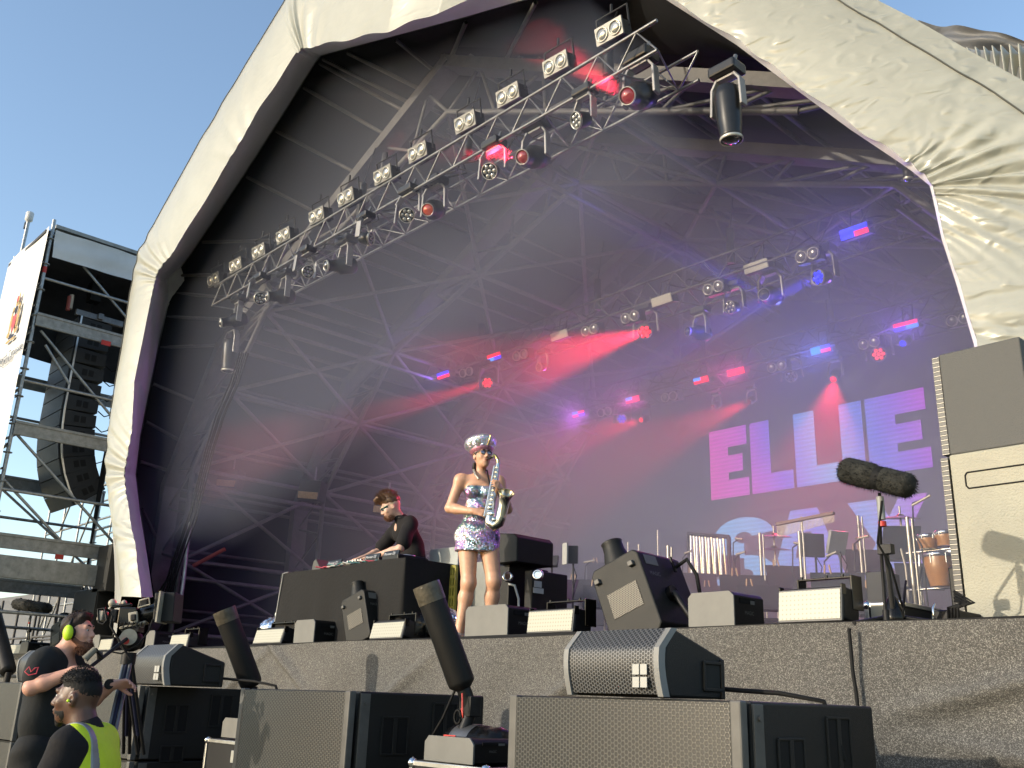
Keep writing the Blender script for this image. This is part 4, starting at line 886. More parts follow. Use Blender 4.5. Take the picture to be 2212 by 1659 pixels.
def fxon(label, u0, u1, vt, y=5.72, d=.36): 
    a, b = foot(u0, y), foot(u1, y); z1 = atY(u0, vt, y).z; fxbox(label, (a, y, ZS+.008), b-a, max(.2, z1-ZS), d, PLATE)
fxon('effects box with pale front right of the tilted nozzle machine', 1488, 1588, 1284)
fxon('effects box in front of the saxophonist legs', 1003, 1095, 1313)
fxon('effects box below the DJ table corner', 634, 677, 1342)
fxon('effects box behind the monitor by the tripod', 315, 333, 1364)
fxon('effects box behind the cameraman chest', 186, 215, 1374)
fxon('effects box behind the cameraman back', 47, 63, 1387)
# tilted nozzle machines
NZ = pm('nozzle_machine', (.024, .024, .022), .5, var=.25, vs_=6, bump=.2, bs=200)
def nozzle(label, org, s, tilt, rz=0.0):
    """box leaning back on a strut, nozzle on top, vent on its front; local x right, -y front"""
    t = thing('nozzle_machine', label, 'effects machine', org, group='tilted machines with nozzles'); R = Matrix.Rotation(rz, 3, 'Z') @ Matrix.Rotation(tilt, 3, 'Y')
    o = Vector(org); f = lambda x, y, z: o+R @ (V(x, y, z)*s)
    W, D, H = .36, .46, .50
    def hull(poly, y0, y1, name, mat, par, bv=.012): MB().prism([f(x, y0, z) for x, z in poly], R @ (V(0, y1-y0, 0)*s)).build(name, mat, par, bevel=bv)
    hull([(-W/2+.03, 0), (W/2-.03, 0), (W/2, .03), (W/2, H-.03), (W/2-.03, H), (-W/2+.03, H), (-W/2, H-.03), (-W/2, .03)], 0, D, 'casing', NZ, t)
    b = MB(); b.prism([f(-.11, -.004, .17), f(.11, -.004, .17), f(.11, -.004, .32), f(-.11, -.004, .32)], R @ V(0, .006, 0)); b.build('vent', hexmat('vent_mesh', (.13, .12, .10), (.01, .01, .01), 70., .5, .2), t)
    b = MB()
    for x in (-.14, .12): b.box(f(x, -.01, .42), (.035*s, .03*s, .03*s), R)
    b.build('bumper', SUBE, t, bevel=.005)
    b = MB(); ax = R @ V(0, 0, 1); b.lathe([(.085*s, 0), (.08*s, .05*s), (.066*s, .10*s), (.064*s, .15*s), (.068*s, .16*s), (.06*s, .165*s), (.058*s, .12*s)], f(-.05, .14, H), ax, 24); b.build('nozzle', NZ, t)
    b = MB(); b.box(f(W/2+.001, .12, .43), (.004, .13*s, .06*s), R); b.build('side_slot', PLATE, t)
    b = MB(); b.cyl(f(W/2, .2, .22), f(W/2+.035, .2, .22), .045*s, 12); b.box(f(W/2+.02, .33, .42), (.012, .02*s, .1*s), R); b.build('pivot', BLACKG, t)
    b = MB(); a = f(W/2+.03, .2, .22); b.tube([a, V(a.x+.22*s, a.y+.02, o.z-.0)], .022*s, 8); b.tube([a, V(a.x-.10*s, a.y+.3*s, o.z)], .018*s, 8); b.build('strut', BLACK, t)
    b = MB(); a = f(W/2-.02, .4, .42); b.tube([a, a+V(.1, 0, .05)*s, a+V(.17, 0, -.05)*s, a+V(.19, .02, -.25)*s, V(a.x+.1, a.y, o.z+.01)], .012*s, 6); b.build('cable', RUB, t)
    text('MAGIC', .035*s, f(W/2+.003, .06, .33), (R @ Matrix.Rotation(pi/2, 3, 'Z') @ Matrix.Rotation(pi/2, 3, 'X')).to_euler(), PLATE, t); return t
nozzle('large tilted machine with a round nozzle behind the big monitor', (foot(1380, 5.8), 5.8, ZS-.02), 1.32, -.38, .1)
nozzle('tilted nozzle machine in front of the DJ table', (foot(775, 5.8), 5.8, ZS+.03), 1.05, -.33, .1)
nozzle('tilted nozzle machine in the shade behind the cameraman', (foot(125, 5.9), 5.9, ZS+.02), 1.15, -.30, .1)
# mirror balls
MIR = pm('mirror_tiles', (.8, .82, .85), .06, 1, var=0)
def mirm():
    T, b = nodes(MIR); tc = N(T, 'ShaderNodeTexCoord'); br = N(T, 'ShaderNodeTexVoronoi', Scale=34.); br.distance = 'CHEBYCHEV'; T.links.new(tc.outputs['Object'], br.inputs['Vector'])
    mr = N(T, 'ShaderNodeMapRange'); mr.inputs[3].default_value = -.5; mr.inputs[4].default_value = .5
    nm = N(T, 'ShaderNodeVectorMath', operation='MULTIPLY_ADD'); nm.inputs[1].default_value = (.45, .45, .45); ge = N(T, 'ShaderNodeNewGeometry')
    sb = N(T, 'ShaderNodeVectorMath', operation='SUBTRACT'); sb.inputs[1].default_value = (.5, .5, .5); T.links.new(br.outputs['Color'], sb.inputs[0]); T.links.new(sb.outputs[0], nm.inputs[0]); T.links.new(ge.outputs['Normal'], nm.inputs[2])
    nn = N(T, 'ShaderNodeVectorMath', operation='NORMALIZE'); T.links.new(nm.outputs[0], nn.inputs[0]); T.links.new(nn.outputs[0], b.inputs['Normal'])
mirm()
for u, v, r, y, lb in ((958, 1340, .19, 6.15, 'mirror ball glinting behind the nearest cannon'), (592, 1372, .21, 6.1, 'half hidden mirror ball at the table corner')):
    t = thing('mirror_ball', lb, 'mirror ball', (foot(u, y), y, ZS), group='mirror balls on the stage')
    m = MB(); m.ball((foot(u, y), y, ZS+r), r, n=48); [m.s.__setitem__(i, False) for i in range(len(m.s))]; m.build('ball', MIR, t)
    MB().tube([(foot(u, y), y, ZS+2*r-.01), (foot(u, y), y, ZS+2*r+.03)], .02, 10).build('hanging_eye', CHROME, t)
# side speaker stacks
BIGF = pm('worn_cream_cabinet', (.42, .40, .31), .55, var=.12, vs_=2.2, bump=.8, bs=70); GREYF = pm('grey_cabinet', (.085, .085, .08), .6, var=.08, vs_=3, bump=.5, bs=110)
def worn():
    T, b = nodes(BIGF); src = b.inputs['Base Color'].links[0].from_socket; tc = N(T, 'ShaderNodeTexCoord'); n = N(T, 'ShaderNodeTexNoise', Scale=9., Detail=8., Roughness=.8); T.links.new(tc.outputs['Object'], n.inputs['Vector'])
    r = N(T, 'ShaderNodeMapRange'); r.inputs[1].default_value = .60; r.inputs[2].default_value = .72; r.inputs[3].default_value = 0; r.inputs[4].default_value = .55; T.links.new(n.outputs[0], r.inputs[0])
    mx = N(T, 'ShaderNodeMix', data_type='RGBA'); mx.inputs[7].default_value = (.17, .155, .11, 1); T.links.new(r.outputs[0], mx.inputs[0]); T.links.new(src, mx.inputs[6]); T.links.new(mx.outputs[2], b.inputs['Base Color'])
worn()
YP = 6.62
GSIDE = hexmat('side_fill_grille', (.20, .19, .165), (.010, .010, .010), 34., axis=('Y', 'Z'), th=-.3)
x0 = atY(2040, 985, YP).x; z1 = atY(2038, 985, YP).z; z2_ = atY(2030, 763, YP).z; x2 = atY(2200, 732, YP).x
t = thing('side_speaker', 'huge worn cream speaker cabinet at the right edge of the stage', 'speaker', (x0+.7, YP+.5, ZS), group='right stack of stage speakers')
MB().box((x0+.03+.75, YP+.45, (ZS+z1)/2), (1.5, .9, z1-ZS)).build('cabinet', BIGF, t, bevel=.012)
MB().box((x0-.005, YP+.45, (ZS+z1)/2+.0), (.05, .9, z1-ZS-.03)).build('grille', GSIDE, t)
gr = MB(); za = z1-.14; zb_ = z1-.25
for a, b, c_, d_ in ((x0+.14, za, x0+1.4, za), (x0+.14, zb_, x0+1.4, zb_)): gr.tube([(a, YP, b), (c_, YP, d_)], .006, 6)
gr.tube([(x0+.14, YP, za), (x0+.125, YP, za-.02), (x0+.125, YP, zb_+.02), (x0+.14, YP, zb_)], .006, 6)
gr.tube([(x0+.12, YP, ZS+.01), (x0+.12, YP, ZS+.07), (x0+.14, YP, ZS+.09), (x0+1.4, YP, ZS+.09)], .006, 6)
gr.build('groove', RUB, t)
t = thing('side_speaker', 'smooth dark grey speaker cabinet topping the right stack', 'speaker', (x0+.6, YP+.5, z1), group='right stack of stage speakers')
MB().box(((x0+.03+x2)/2, YP+.47, (z1+z2_)/2), (x2-x0-.03, .9, z2_-z1-.006)).build('cabinet', GREYF, t, bevel=.01)
MB().box((x0-.0, YP+.47, (z1+z2_)/2), (.05, .88, z2_-z1-.03)).build('grille', GSIDE, t)
MB().box((x2+.003, YP+.4, z2_-.35), (.008, .18, .1)).build('handle_pocket', PCK, t)
# left stack
YL = 6.2
for lb, u0, u1, v0, v1, d, gm in (('narrow black speaker on top of the left stack', 217, 240, 1180, 1279, .65, .05), ('wide black speaker at the bottom of the left stack', 165, 207, 1277, 1398, .95, .05)):
    a, b = atY(u0, v0, YL), atY(u1, v0, YL); zlo = atY(u0, v1, YL).z; zlo = ZS if v1 > 1390 else zlo
    t = thing('side_speaker', lb, 'speaker', ((a.x+b.x)/2, YL, zlo), group='left stack of stage speakers'); X1 = atY(u1+6, v0, YL).x
    MB().box(((a.x+X1)/2, YL+d/2, (zlo+a.z)/2), (X1-a.x, d, a.z-zlo-.006)).build('cabinet', CASE, t, bevel=.01)
    MB().box(((a.x+X1)/2, YL-.012, (zlo+a.z)/2), (X1-a.x-.02, .02, a.z-zlo-.03)).build('grille', pm('dark_cloth_grille', (.075, .073, .066), .7, bump=.3, bs=200), t)
# furry microphones on stands
FUR = pm('grey_fur', (.055, .055, .048), .95, var=.5, vs_=20, bump=.6, bs=90); FUR2 = pm('dark_fur', (.03, .03, .027), .95, var=.5, vs_=20)
def furry(label, c, ax, L, r, parent_stand=None, grp='furry wind-shielded microphones'):
    c = Vector(c); ax = Vector(ax).normalized(); t = thing('furry_microphone', label, 'microphone', c, group=grp); rnd = random.Random(2)
    pr_ = []
    for k in range(21):
        s_ = -1+k/10; e = abs(s_); rr = r*(1 if e < .78 else sqrt(max(0, 1-((e-.78)/.22)**2))); rr *= (.90 if abs(s_-.05) < .06 else 1); pr_.append((rr*(1.04 if s_ < 0 else .96), s_*L/2))
    MB().lathe(pr_, c, ax, 28).build('windshield', FUR, t)
    X, Y = perp(ax); m = MB(); vs_l = []; fs = []
    for k in range(2600):
        s_ = rnd.uniform(-1, 1); a = rnd.uniform(0, 2*pi); e = abs(s_); rr = r*(1 if e < .78 else sqrt(max(0, 1-((e-.78)/.22)**2)))*(1.03 if s_ < 0 else .95)
        if abs(s_-.05) < .05: continue
        n = X*cos(a)+Y*sin(a); ex = ax*(s_*max(0, e-.75)*4); n2 = (n+ex).normalized(); p0 = c+ax*(s_*L/2)+n*rr*.97
        ln = r*rnd.uniform(.12, .26); tip = p0+n2*ln+ax*rnd.uniform(-.4, .4)*ln+V(0, 0, -.35*ln); sd = n2.cross(ax).normalized()*r*.025
        i = len(vs_l); vs_l += [p0-sd, p0+sd, tip]; fs.append((i, i+1, i+2))
    m.add(vs_l, fs); m.build('fur', [FUR], t)
    MB().lathe([(r*.93, -.012), (r*.95, 0), (r*.95, .03), (r*.93, .045)], c+ax*.02*L, ax, 28).build('strap', RUB, t); return t
def mic_stand(label, base, top, spread=.42, ball=True):
    base, top = Vector(base), Vector(top); t = thing('microphone_stand', label, 'microphone stand', base)
    m = MB(); mid = base.lerp(top, .60); m.tube([base+V(0, 0, .08), mid], .016, 10); m.build('pole', pm('stand_metal', (.12, .12, .12), .35, .6), t)
    m = MB(); m.tube([mid+V(-.04, 0, -.42), mid+V(-.03, 0, .05), top], .011, 8); m.box(mid, (.09, .05, .06)); m.cyl(mid+V(-.035, 0, -.47), mid+V(-.035, 0, -.36), .02, 10); m.build('boom', BLACK, t, bevel=.003)
    MB().lathe([(.02, .18), (.035, .16), (.07, .06), (.072, .02), (.055, 0)], base+V(0, 0, .03), (0, 0, 1), 20).build('hub', BLACKG, t)
    for k in range(3):
        a = 2*pi*k/3+.35; e = base+V(cos(a)*spread, sin(a)*spread*.9, .02); MB().tube([base+V(0, 0, .09), e], .014, 8).build('leg', BLACK, t)
    m = MB(); m.tube([top+V(0, 0, -.16), top+V(0, 0, -.02)], .022, 10); m.build('grip', pm('grip_grey', (.30, .31, .30), .5), t)
    m = MB(); m.tube([top+V(0, 0, -.20), top+V(0, 0, -.17)], .024, 10); m.build('red_band', REDT, t)
    m = MB(); m.tube([top+V(.02, -.02, -.05), top+V(-.03, -.02, -.3), mid+V(.03, -.02, -.1), mid+V(.08, -.02, -.35), base+V(.1, 0, .3), base+V(.06, 0, .1)], .007, 6); m.build('cable', RUB, t); return t
cM = atY(1893, 1032, 5.45); e1, e2 = atY(1812, 1010, 5.45), atY(1976, 1052, 5.45)
furry('big grey furry microphone above the right strobe light', cM, (e2-e1), (e2-e1).length*.98, .078)
mic_stand('black stand holding the big furry microphone at the stage edge', (atY(1932, 1345, 5.95).x, 5.95, ZS), atY(1900, 1066, 5.5)+V(0, .0, 0))
cL = atY(68, 1309, 5.9); e1, e2 = atY(30, 1304, 5.9), atY(106, 1316, 5.9)
furry('dark furry microphone behind the cameraman', cL, (e2-e1), (e2-e1).length, .10)
mic_stand('thin stand of the microphone behind the cameraman', (atY(60, 1410, 6.0).x, 6.0, ZS), cL-V(0, -.02, .12))
# ================================================================== DJ TABLE
ty = 5.98; TL_, TR_ = atY(607, 1240, ty), atY(876, 1204, ty); tz = (TL_.z+TR_.z)/2; tyb = 6.78
tb = thing('dj_table', 'long DJ table draped in black cloth down to the stage', 'table', ((TL_.x+TR_.x)/2, 6.4, ZS))
DRAPE = pm('black_table_drape', (.026, .025, .024), .85, var=.2, vs_=3, bump=.5, bs=25)
MB().box(((TL_.x+TR_.x)/2, (ty+tyb)/2, tz-.03), (TR_.x-TL_.x-.04, tyb-ty-.04, .05)).build('table_top', BLACK, tb)
def dr_(a, b):                                   # drape runs round front and right side
    L1 = TR_.x-TL_.x; L2_ = tyb-ty; s = a*(L1+L2_+L2_)-L2_; w = .012*sin(s*9)*b+.03*b*sin(s*3.1+1)+.02*b*b*sin(s*15)
    z = tz-(tz-ZS-.01)*b
    if s < 0: return V(TL_.x-w, ty-s, z)
    if s < L1: return V(TL_.x+s, ty-w-.02*b, z+.008*sin(s*4)*(1-b))
    return V(TR_.x+w+.04*b*max(0, sin((s-L1)*8)), ty+(s-L1), z)
MB().grid(dr_, 180, 16).grid(lambda a, b: V(TL_.x+a*(TR_.x-TL_.x), ty+b*(tyb-ty), tz+.003*sin(a*30)), 20, 4).build('drape', DRAPE, tb)
DECK = pm('deck_black', (.02, .021, .023), .35, var=.2); 
def onT(u, v=1215, y=6.2): return atY(u, v, y).x
def deck(label, u0, u1, y, name='cd_player', h=.085):
    a, b = onT(u0, 1200, y), onT(u1, 1200, y); t = thing(name, label, 'dj deck', ((a+b)/2, y, tz), group='DJ decks on the table'); w = b-a
    MB().box(((a+b)/2, y+.2, tz+.045), (w, .38, .07)).build('body', DECK, t, bevel=.006)
    MB().box(((a+b)/2, y+.03, tz+.09), (w*.96, .02, .07), Matrix.Rotation(-.3, 3, 'X')).build('screen', pm('deck_screen_back', (.05, .06, .07), .3, var=.2), t, bevel=.004)
    q = MB(); q.lathe([(.09, 0), (.09, .018), (.07, .022)], ((a+b)/2, y+.24, tz+.08), (0, 0, 1), 24); q.build('jog_wheel', ALU, t)
    text('Pioneer DJ', .045, ((a+b)/2, y-.0, tz+.075), (pi/2-.3, 0, 0), pm('white_print', (.65, .65, .65), .5, var=0), t, 'CENTER'); return t
deck('DJ deck at the left end of the table', 705, 735, 6.15); deck('DJ deck under the reaching hands', 785, 817, 6.12); deck('DJ deck nearest the DJ elbow', 824, 858, 6.1)
a, b = onT(748), onT(782); t = thing('mixer', 'small black mixer with coloured knobs between the decks', 'mixer', ((a+b)/2, 6.15, tz))
MB().box(((a+b)/2, 6.33, tz+.04), (b-a, .34, .07)).build('body', DECK, t, bevel=.005)
kn = MB(); 
for i in range(6):
    for j in range(3): kn.cyl((a+.03+i*(b-a-.06)/5, 6.2+j*.08, tz+.075), (a+.03+i*(b-a-.06)/5, 6.2+j*.08, tz+.10), .010, 8)
kn.build('knob', ALU, t)
p = V(onT(686), 6.2, tz); tag(MB().prism([(p.x-.14, 6.2, tz), (p.x+.12, 6.2, tz), (p.x-.05, 6.2, tz+.18), (p.x-.10, 6.2, tz+.16)], (0, .22, 0)).build('desk_monitor', GREYF, bevel=.01), 'small grey wedge standing on the left of the table', 'small speaker')
rnd = random.Random(5)
for lb, mt, n0 in (('tangle of pale cables along the front of the DJ table', pm('pale_cable', (.5, .5, .46), .5), 0), ('teal and dark cables snaking over the DJ table', pm('teal_cable', (.04, .16, .17), .5), 9), ('pink cables in the middle of the DJ table', pm('pink_cable', (.45, .04, .08), .5), 5)):
    m = MB()
    for k in range(3):
        x0_ = TL_.x+.15+rnd.random()*1.0+(n0*.07); m.tube([(x0_+j*.08, ty+.05+rnd.uniform(-.03, .12), tz+.015+rnd.random()*.035) for j in range(9)], .008, 5)
    if n0 == 0: m.tube([(TL_.x+.12, ty+.03, tz+.02), (TL_.x+.08, ty-.02, tz+.0), (TL_.x+.06, ty-.03, tz-.3), (TL_.x+.02, ty-.05, tz-.85)], .006, 5)
    tag(m.build('cable', mt), lb, 'cables', 'cables on the DJ table')
# ================================================================== GEAR BEHIND
STD = pm('stand_pole_bright', (.55, .50, .42), .35, .5, var=.2); DESK = pm('music_desk_black', (.075, .072, .08), .5, var=.15)
def mstand(label, u, v, y, w=.5, h=.36, rz=.35, tilt=.35, mat=None, pegs=True, zf=None):
    c = atY(u, v, y); zf = ZS if zf is None else zf; t = thing('music_stand', label, 'music stand', (c.x, c.y, zf), group='music stands on the stage'); R = Matrix.Rotation(rz, 3, 'Z') @ Matrix.Rotation(-tilt, 3, 'X')
    MB().box(c, (w, .012, h), R).box(c+R @ V(0, -.03, -h/2), (w, .07, .012), R).box(c+R @ V(0, .012, h*.40), (w*.96, .014, .02), R).build('desk', mat or DESK, t, bevel=.003)
    MB().tube([c+R @ V(0, .02, -.05), V(c.x, c.y+.06, c.z-.25), V(c.x, c.y+.06, zf+.25)], .013, 8).build('pole', STD, t)
    for k in range(3): a = k*2.1+.5; MB().tube([(c.x, c.y+.06, zf+.28), (c.x+.25*cos(a), c.y+.06+.25*sin(a), zf+.01)], .01, 6).build('leg', DESK, t)
    if pegs:
        m = MB(); 
        for dx in (-.02, .025): m.tube([c+R @ V(dx*1.5-.1, .0, h*.45), c+R @ V(dx-.1, -.01, h*.72)], .010, 6)
        m.build('peg', pm('wooden_peg', (.55, .36, .2), .6), t)
    return t
CH_ = []
MS = [(1252, 1276, 9.4, 'music stand beside the purple desk'), (1470, 1262, 10.0, 'music stand just right of the big nozzle machine'), (1512, 1262, 10.6, 'music stand in front of the chime tubes'),
      (1562, 1222, 11.2, 'high music stand with a red strip by the chime tubes'), (1608, 1274, 9.8, 'wide music stand above the pale effects box'), (1698, 1248, 10.4, 'music stand under the double cymbals'),
      (1812, 1272, 9.6, 'large music stand behind the right strobe light'), (1872, 1214, 10.6, 'music stand left of the microphone stand pole'), (1300, 1235, 11.2, 'small far music stand left in the smoke')]
for i, (u, v, y, lb) in enumerate(MS): mstand(lb, u, v, y, .56 if i in (4, 6) else .46, .38 if i in (4, 6) else .32, rz=.6+.12*(i % 3))
mstand('tilted black music stand against the last letter', 1946, 1172, 10.4, .40, .40, .7, -.6, pegs=False)
PUR_ = pm('purple_desk', (.065, .012, .075), .6, var=.15)
mstand('purple music desk next to the black cases', 1212, 1278, 8.4, .38, .36, .3, .6, mat=PUR_)
# bright slim posts
for i, (u, v0, v1, y, lb) in enumerate(((1447, 1179, 1370, 8.2, 'pale slim post right of the big nozzle machine'), (1645, 1151, 1262, 10, 'pale slim post before the first letter of the second line'), (1730, 1148, 1290, 9.4, 'pale slim post left of the bar chimes stand'), (1857, 1114, 1195, 10.4, 'pale slim post left of the furry microphone grip'), (1963, 1117, 1296, 9, 'pale slim post beside the congas'))):
    a = atY(u-4, v0, y); t = MB().tube([(a.x, y, ZS), (a.x, y, a.z)], .018, 8).tube([(a.x+.045, y, ZS), (a.x+.045, y, a.z-.02)], .010, 6); tag(t.build('slim_post', STD), lb, 'post', 'slim metal posts among the music stands')
for i, (u, v0, y) in enumerate(((1337, 1190, 11), (1346, 1184, 11), (1357, 1172, 11), (1380, 1176, 11), (1421, 1145, 11))):
    a = atY(u, v0, y); tag(MB().tube([(a.x, y, ZS), a], .016, 8).build('slim_post', STD), [ 'leftmost pale rod above the nozzle machine', 'second pale rod above the nozzle machine', 'tallest pale rod above the nozzle machine', 'rod with a crosspiece above the nozzle machine', 'thin tall rod with a microphone at its tip'][i], 'post', 'slim metal posts among the music stands')
for (u, v, y, lb) in ((1640, 1292, 9.6, 'low music stand between the pale effects box and the strobe light'), (1545, 1290, 10.6, 'low distant music stand behind the pale effects box'), (1905, 1300, 9.4, 'low music stand behind the microphone tripod'), (1345, 1268, 11.0, 'hazy music stand behind the big nozzle machine'), (1985, 1245, 10.6, 'hazy music stand left of the conga'), (1300, 1290, 9.2, 'dark low music stand left of the big nozzle machine')): mstand(lb, u, v, y, .48, .32, rz=.7)
for i_, (u, v, y, lb) in enumerate(((1480, 1330, 10.8, 'dark chair right of the big nozzle machine'), (1270, 1335, 10.4, 'dark chair behind the strobe light by the legs'), (1870, 1330, 10.8, 'distant chair between strobe light and microphone stand'))): CH_.append((lb, u, v, y))
# tubular bells
t = thing('tubular_bells', 'rack of hanging chrome chime tubes behind the music stands', 'tubular bells', (atY(1530, 1240, 11).x, 11, ZS)); y = 11.0
for k in range(12):
    u = 1492+k*6.4; a = atY(u, 1157-6*(k % 2)+k*.8, y); b = atY(u+4, 1243-2*k*(.5), y); MB().tube([a, V(a.x, y+.04*(k % 2), b.z-.05)], .017, 10).build('tube', CHROME, t)
a, b = atY(1486, 1153, y), atY(1574, 1160, y); MB().tube([a, b], .03, 8).tube([a, V(a.x, y, ZS)], .02, 6).tube([b, V(b.x, y, ZS)], .02, 6).tube([b, b+V(.0, 0, -.5)], .03, 6).build('frame', BLACK, t)
# cymbals
CYM = pm('cymbal_bronze', (.22, .16, .11), .35, .8, var=.3)
def cymbal(label, u, v, y, r, u1=None, n=1, dv=28):
    a = atY(u, v, y); t = thing('cymbal', label, 'cymbal', (a.x, y, ZS), group='cymbals on stands')
    for k in range(n):
        c = atY(u, v+dv*k, y); MB().lathe([(r, 0), (r*.6, .018), (r*.2, .028), (r*.16, .045), (.01, .055)], c, V(.08, -.1, 1), 32).build('plate', CYM, t)
    MB().tube([(a.x, y, ZS), a+V(0, 0, .14)], .012, 8).build('pole', STD, t)
    for k in range(3): q = k*2.1; MB().tube([(a.x, y, ZS+.35), (a.x+.28*cos(q), y+.28*sin(q), ZS+.01)], .01, 6).build('leg', STD, t)
cymbal('two stacked cymbals on one pole in front of the screen', 1672, 1160, 10.8, .23, n=2)
cymbal('single cymbal in front of the pink letter arm', 1945, 1120, 10.6, .22)
cymbal('faint cymbal above the tilted nozzle machine', 1380, 1198, 11.2, .18)
# bar chimes
y = 10.0; a, b = atY(1678, 1136, y), atY(1802, 1112, y); t = thing('bar_chimes', 'wooden bar with a fringe of small metal chimes', 'bar chimes', ((a.x+b.x)/2, y, ZS))
MB().box((a+b)/2+V(0, 0, .02), ((b-a).length, .05, .035), Matrix.Rotation(-math.atan2((b-a).z, (b-a).x), 3, 'Y')).build('beam', pm('dark_red_wood', (.16, .06, .04), .5), t, bevel=.004)
m = MB()
for k in range(44): p = a.lerp(b, (k+.5)/44); m.tube([p, p+V(0, 0, -.14+.06*k/44)], .0038, 5)
m.build('chimes', pm('brass_chime', (.40, .35, .26), .35, .7, var=0), t)
m = MB(); c = a.lerp(b, .42); m.tube([(c.x, y+.03, ZS), (c.x, y+.03, c.z+.06)], .012, 8); m.build('pole', STD, t)
# congas
WOOD = pm('varnished_ochre_wood', (.42, .19, .06), .28, var=.25, vs_=4, coat=.5); SKIN_D = pm('drum_skin', (.62, .56, .45), .6)
def drum(label, u, v0, v1, r, y, rb=None, name='conga'):
    c = atY(u, v0, y); zb_ = atY(u, v1, y).z; h = c.z-zb_; rb = rb or r*.72; t = thing(name, label, 'drum', (c.x, y, zb_), group='wooden hand drums on a stand')
    MB().lathe([(rb, 0), (r*.92, h*.35), (r*1.06, h*.65), (r, h*.95), (r, h)], (c.x, y, zb_), (0, 0, 1), 28).build('shell', WOOD, t)
    MB().lathe([(r*1.01, -.03), (r*1.07, -.028), (r*1.07, .005), (r*1.0, .012)], c, (0, 0, 1), 28).build('rim', CHROME, t)
    MB().lathe([(r*.99, 0), (r*.98, .008), (.001, .010)], c, (0, 0, 1), 28).build('skin', SKIN_D, t)
    for k in range(6):
        q = k*pi/3+.4; d = V(cos(q), sin(q), 0); MB().tube([c+d*r*1.06, c+d*r*1.05-V(0, 0, h*.3)], .006, 5).build('tuning_rod', CHROME, t)
drum('left of the two small drums on top', 2003, 1158, 1186, .10, 9.8, .085, 'bongo_drum'); drum('right of the two small drums beside the speaker grille', 2040, 1150, 1180, .095, 9.85, .08, 'bongo_drum')
drum('tall ochre conga next to the speaker stack', 2026, 1198, 1268, .135, 9.7); drum('second conga half hidden by the speaker stack', 2062, 1192, 1262, .125, 9.95)
t = thing('drum_stand', 'chrome stand carrying the wooden hand drums', 'drum stand', (atY(2026, 1250, 9.8).x, 9.8, ZS)); p = atY(2026, 1192, 9.8)
for dx in (-.3, .3): MB().tube([(p.x+dx, 9.9, ZS), (p.x+dx*.8, 9.9, p.z+.02)], .014, 6).build('post', CHROME, t)
MB().tube([(p.x-.35, 9.85, p.z+.02), (p.x+.45, 9.85, p.z+.04)], .016, 6).build('cross_bar', CHROME, t); MB().tube([(p.x-.35, 9.85, atY(2026, 1270, 9.8).z), (p.x+.45, 9.85, atY(2026, 1268, 9.8).z)], .016, 6).build('cross_bar', CHROME, t)
MB().tube([(p.x-.5, 9.85, ZS), (p.x-.2, 9.85, p.z-.1)], .02, 6).build('diagonal', DESK, t)
# black cases and monitors right of the legs
def bx(label, name, u0, u1, vt, y, d, zb_=None, mat=None, cat='case', grp=None):
    a, b = atY(u0, vt, y), atY(u1, vt, y); zb_ = ZS if zb_ is None else zb_; o = MB().box(((a.x+b.x)/2, y+d/2, (zb_+a.z)/2), (b.x-a.x, d, a.z-zb_)).build(name, mat or CASE, bevel=.012); return tag(o, label, cat, grp)
bx('black road case directly behind the saxophonist left leg', 'road_case', 1070, 1100, 1222, 6.5, .55)
zc = atY(1076, 1224, 6.5).z
o = MB(); a = atY(1072, 1158, 6.4); b = atY(1118, 1158, 6.4); o.prism([(a.x, 6.4, zc+.01), (b.x, 6.4, zc+.01), (b.x, 6.4, a.z-.04), (b.x-.05, 6.4, a.z), (a.x, 6.4, a.z+.03)], (0, .5, 0)); tag(o.build('black_monitor', CASE, bevel=.01), 'black angled monitor speaker on top of the road case', 'monitor')
bx('narrow black cabinet with a grey edge and stickers', 'road_case', 1133, 1150, 1232, 6.6, .5, mat=CASE)
p = atY(1160, 1270, 6.62); tag(MB().box(atX(1162, 1262, atY(1150, 1250, 6.6).x+.006), (.004, .10, .06)).box(atX(1163, 1276, atY(1150, 1250, 6.6).x+.006), (.004, .14, .05)).build('sticker', pm('pale_sticker', (.5, .5, .5), .5)), 'pale stickers on the black cabinet side', 'sticker')
for u, v, lb in ((1098, 1247, 'round chrome connector on the road case'), (1163, 1243, 'round chrome connector on the black cabinet')):
    c = atY(u, v, 6.45); tag(MB().lathe([(.05, 0), (.055, .02), (.04, .05), (.03, .03)], c, (.5, -.8, .1), 18).build('connector', CHROME), lb, 'connector', 'chrome connectors')
m = MB(); c = atY(1100, 1262, 6.42); m.tube([c, c+V(.1, -.02, -.02), c+V(.16, -.02, -.15), c+V(.17, -.02, -.38)], .012, 6); tag(m.build('cable', pm('pale_cable', (.5, .5, .46), .5)), 'pale cable drooping over the black road case', 'cable')
GREYW = pm('grey_road_case', (.28, .29, .27), .5, var=.15)
o = bx('grey road case seen between the saxophonist legs', 'road_case', 1012, 1060, 1216, 6.75, .5, mat=GREYW)
for u in (1020, 1062): 
    c = atY(u, 1216, 6.74); tag(MB().box((c.x, 6.738, (ZS+c.z)/2), (.035, .01, c.z-ZS-.02)).build('white_strip', pm('white_velcro', (.5, .5, .48), .7)), 'pale vertical strip on the grey road case, %s' % ('left' if u < 1040 else 'right')+' one', 'strip')
o = MB(); c0, c1 = atY(928, 1187, 7.2), atY(990, 1180, 7.2); o.prism([(c0.x, 7.2, c0.z-.22), (c1.x, 7.2, c1.z-.22), (c1.x, 7.2, c1.z), (c0.x, 7.2, c0.z)], (0, .3, 0)); tag(o.build('white_case', pm('white_case_panel', (.45, .48, .46), .5), bevel=.01), 'pale case between the DJ and the saxophonist', 'case')
YEL = pm('yellow_lattice', (.42, .36, .06), .5, var=.2)
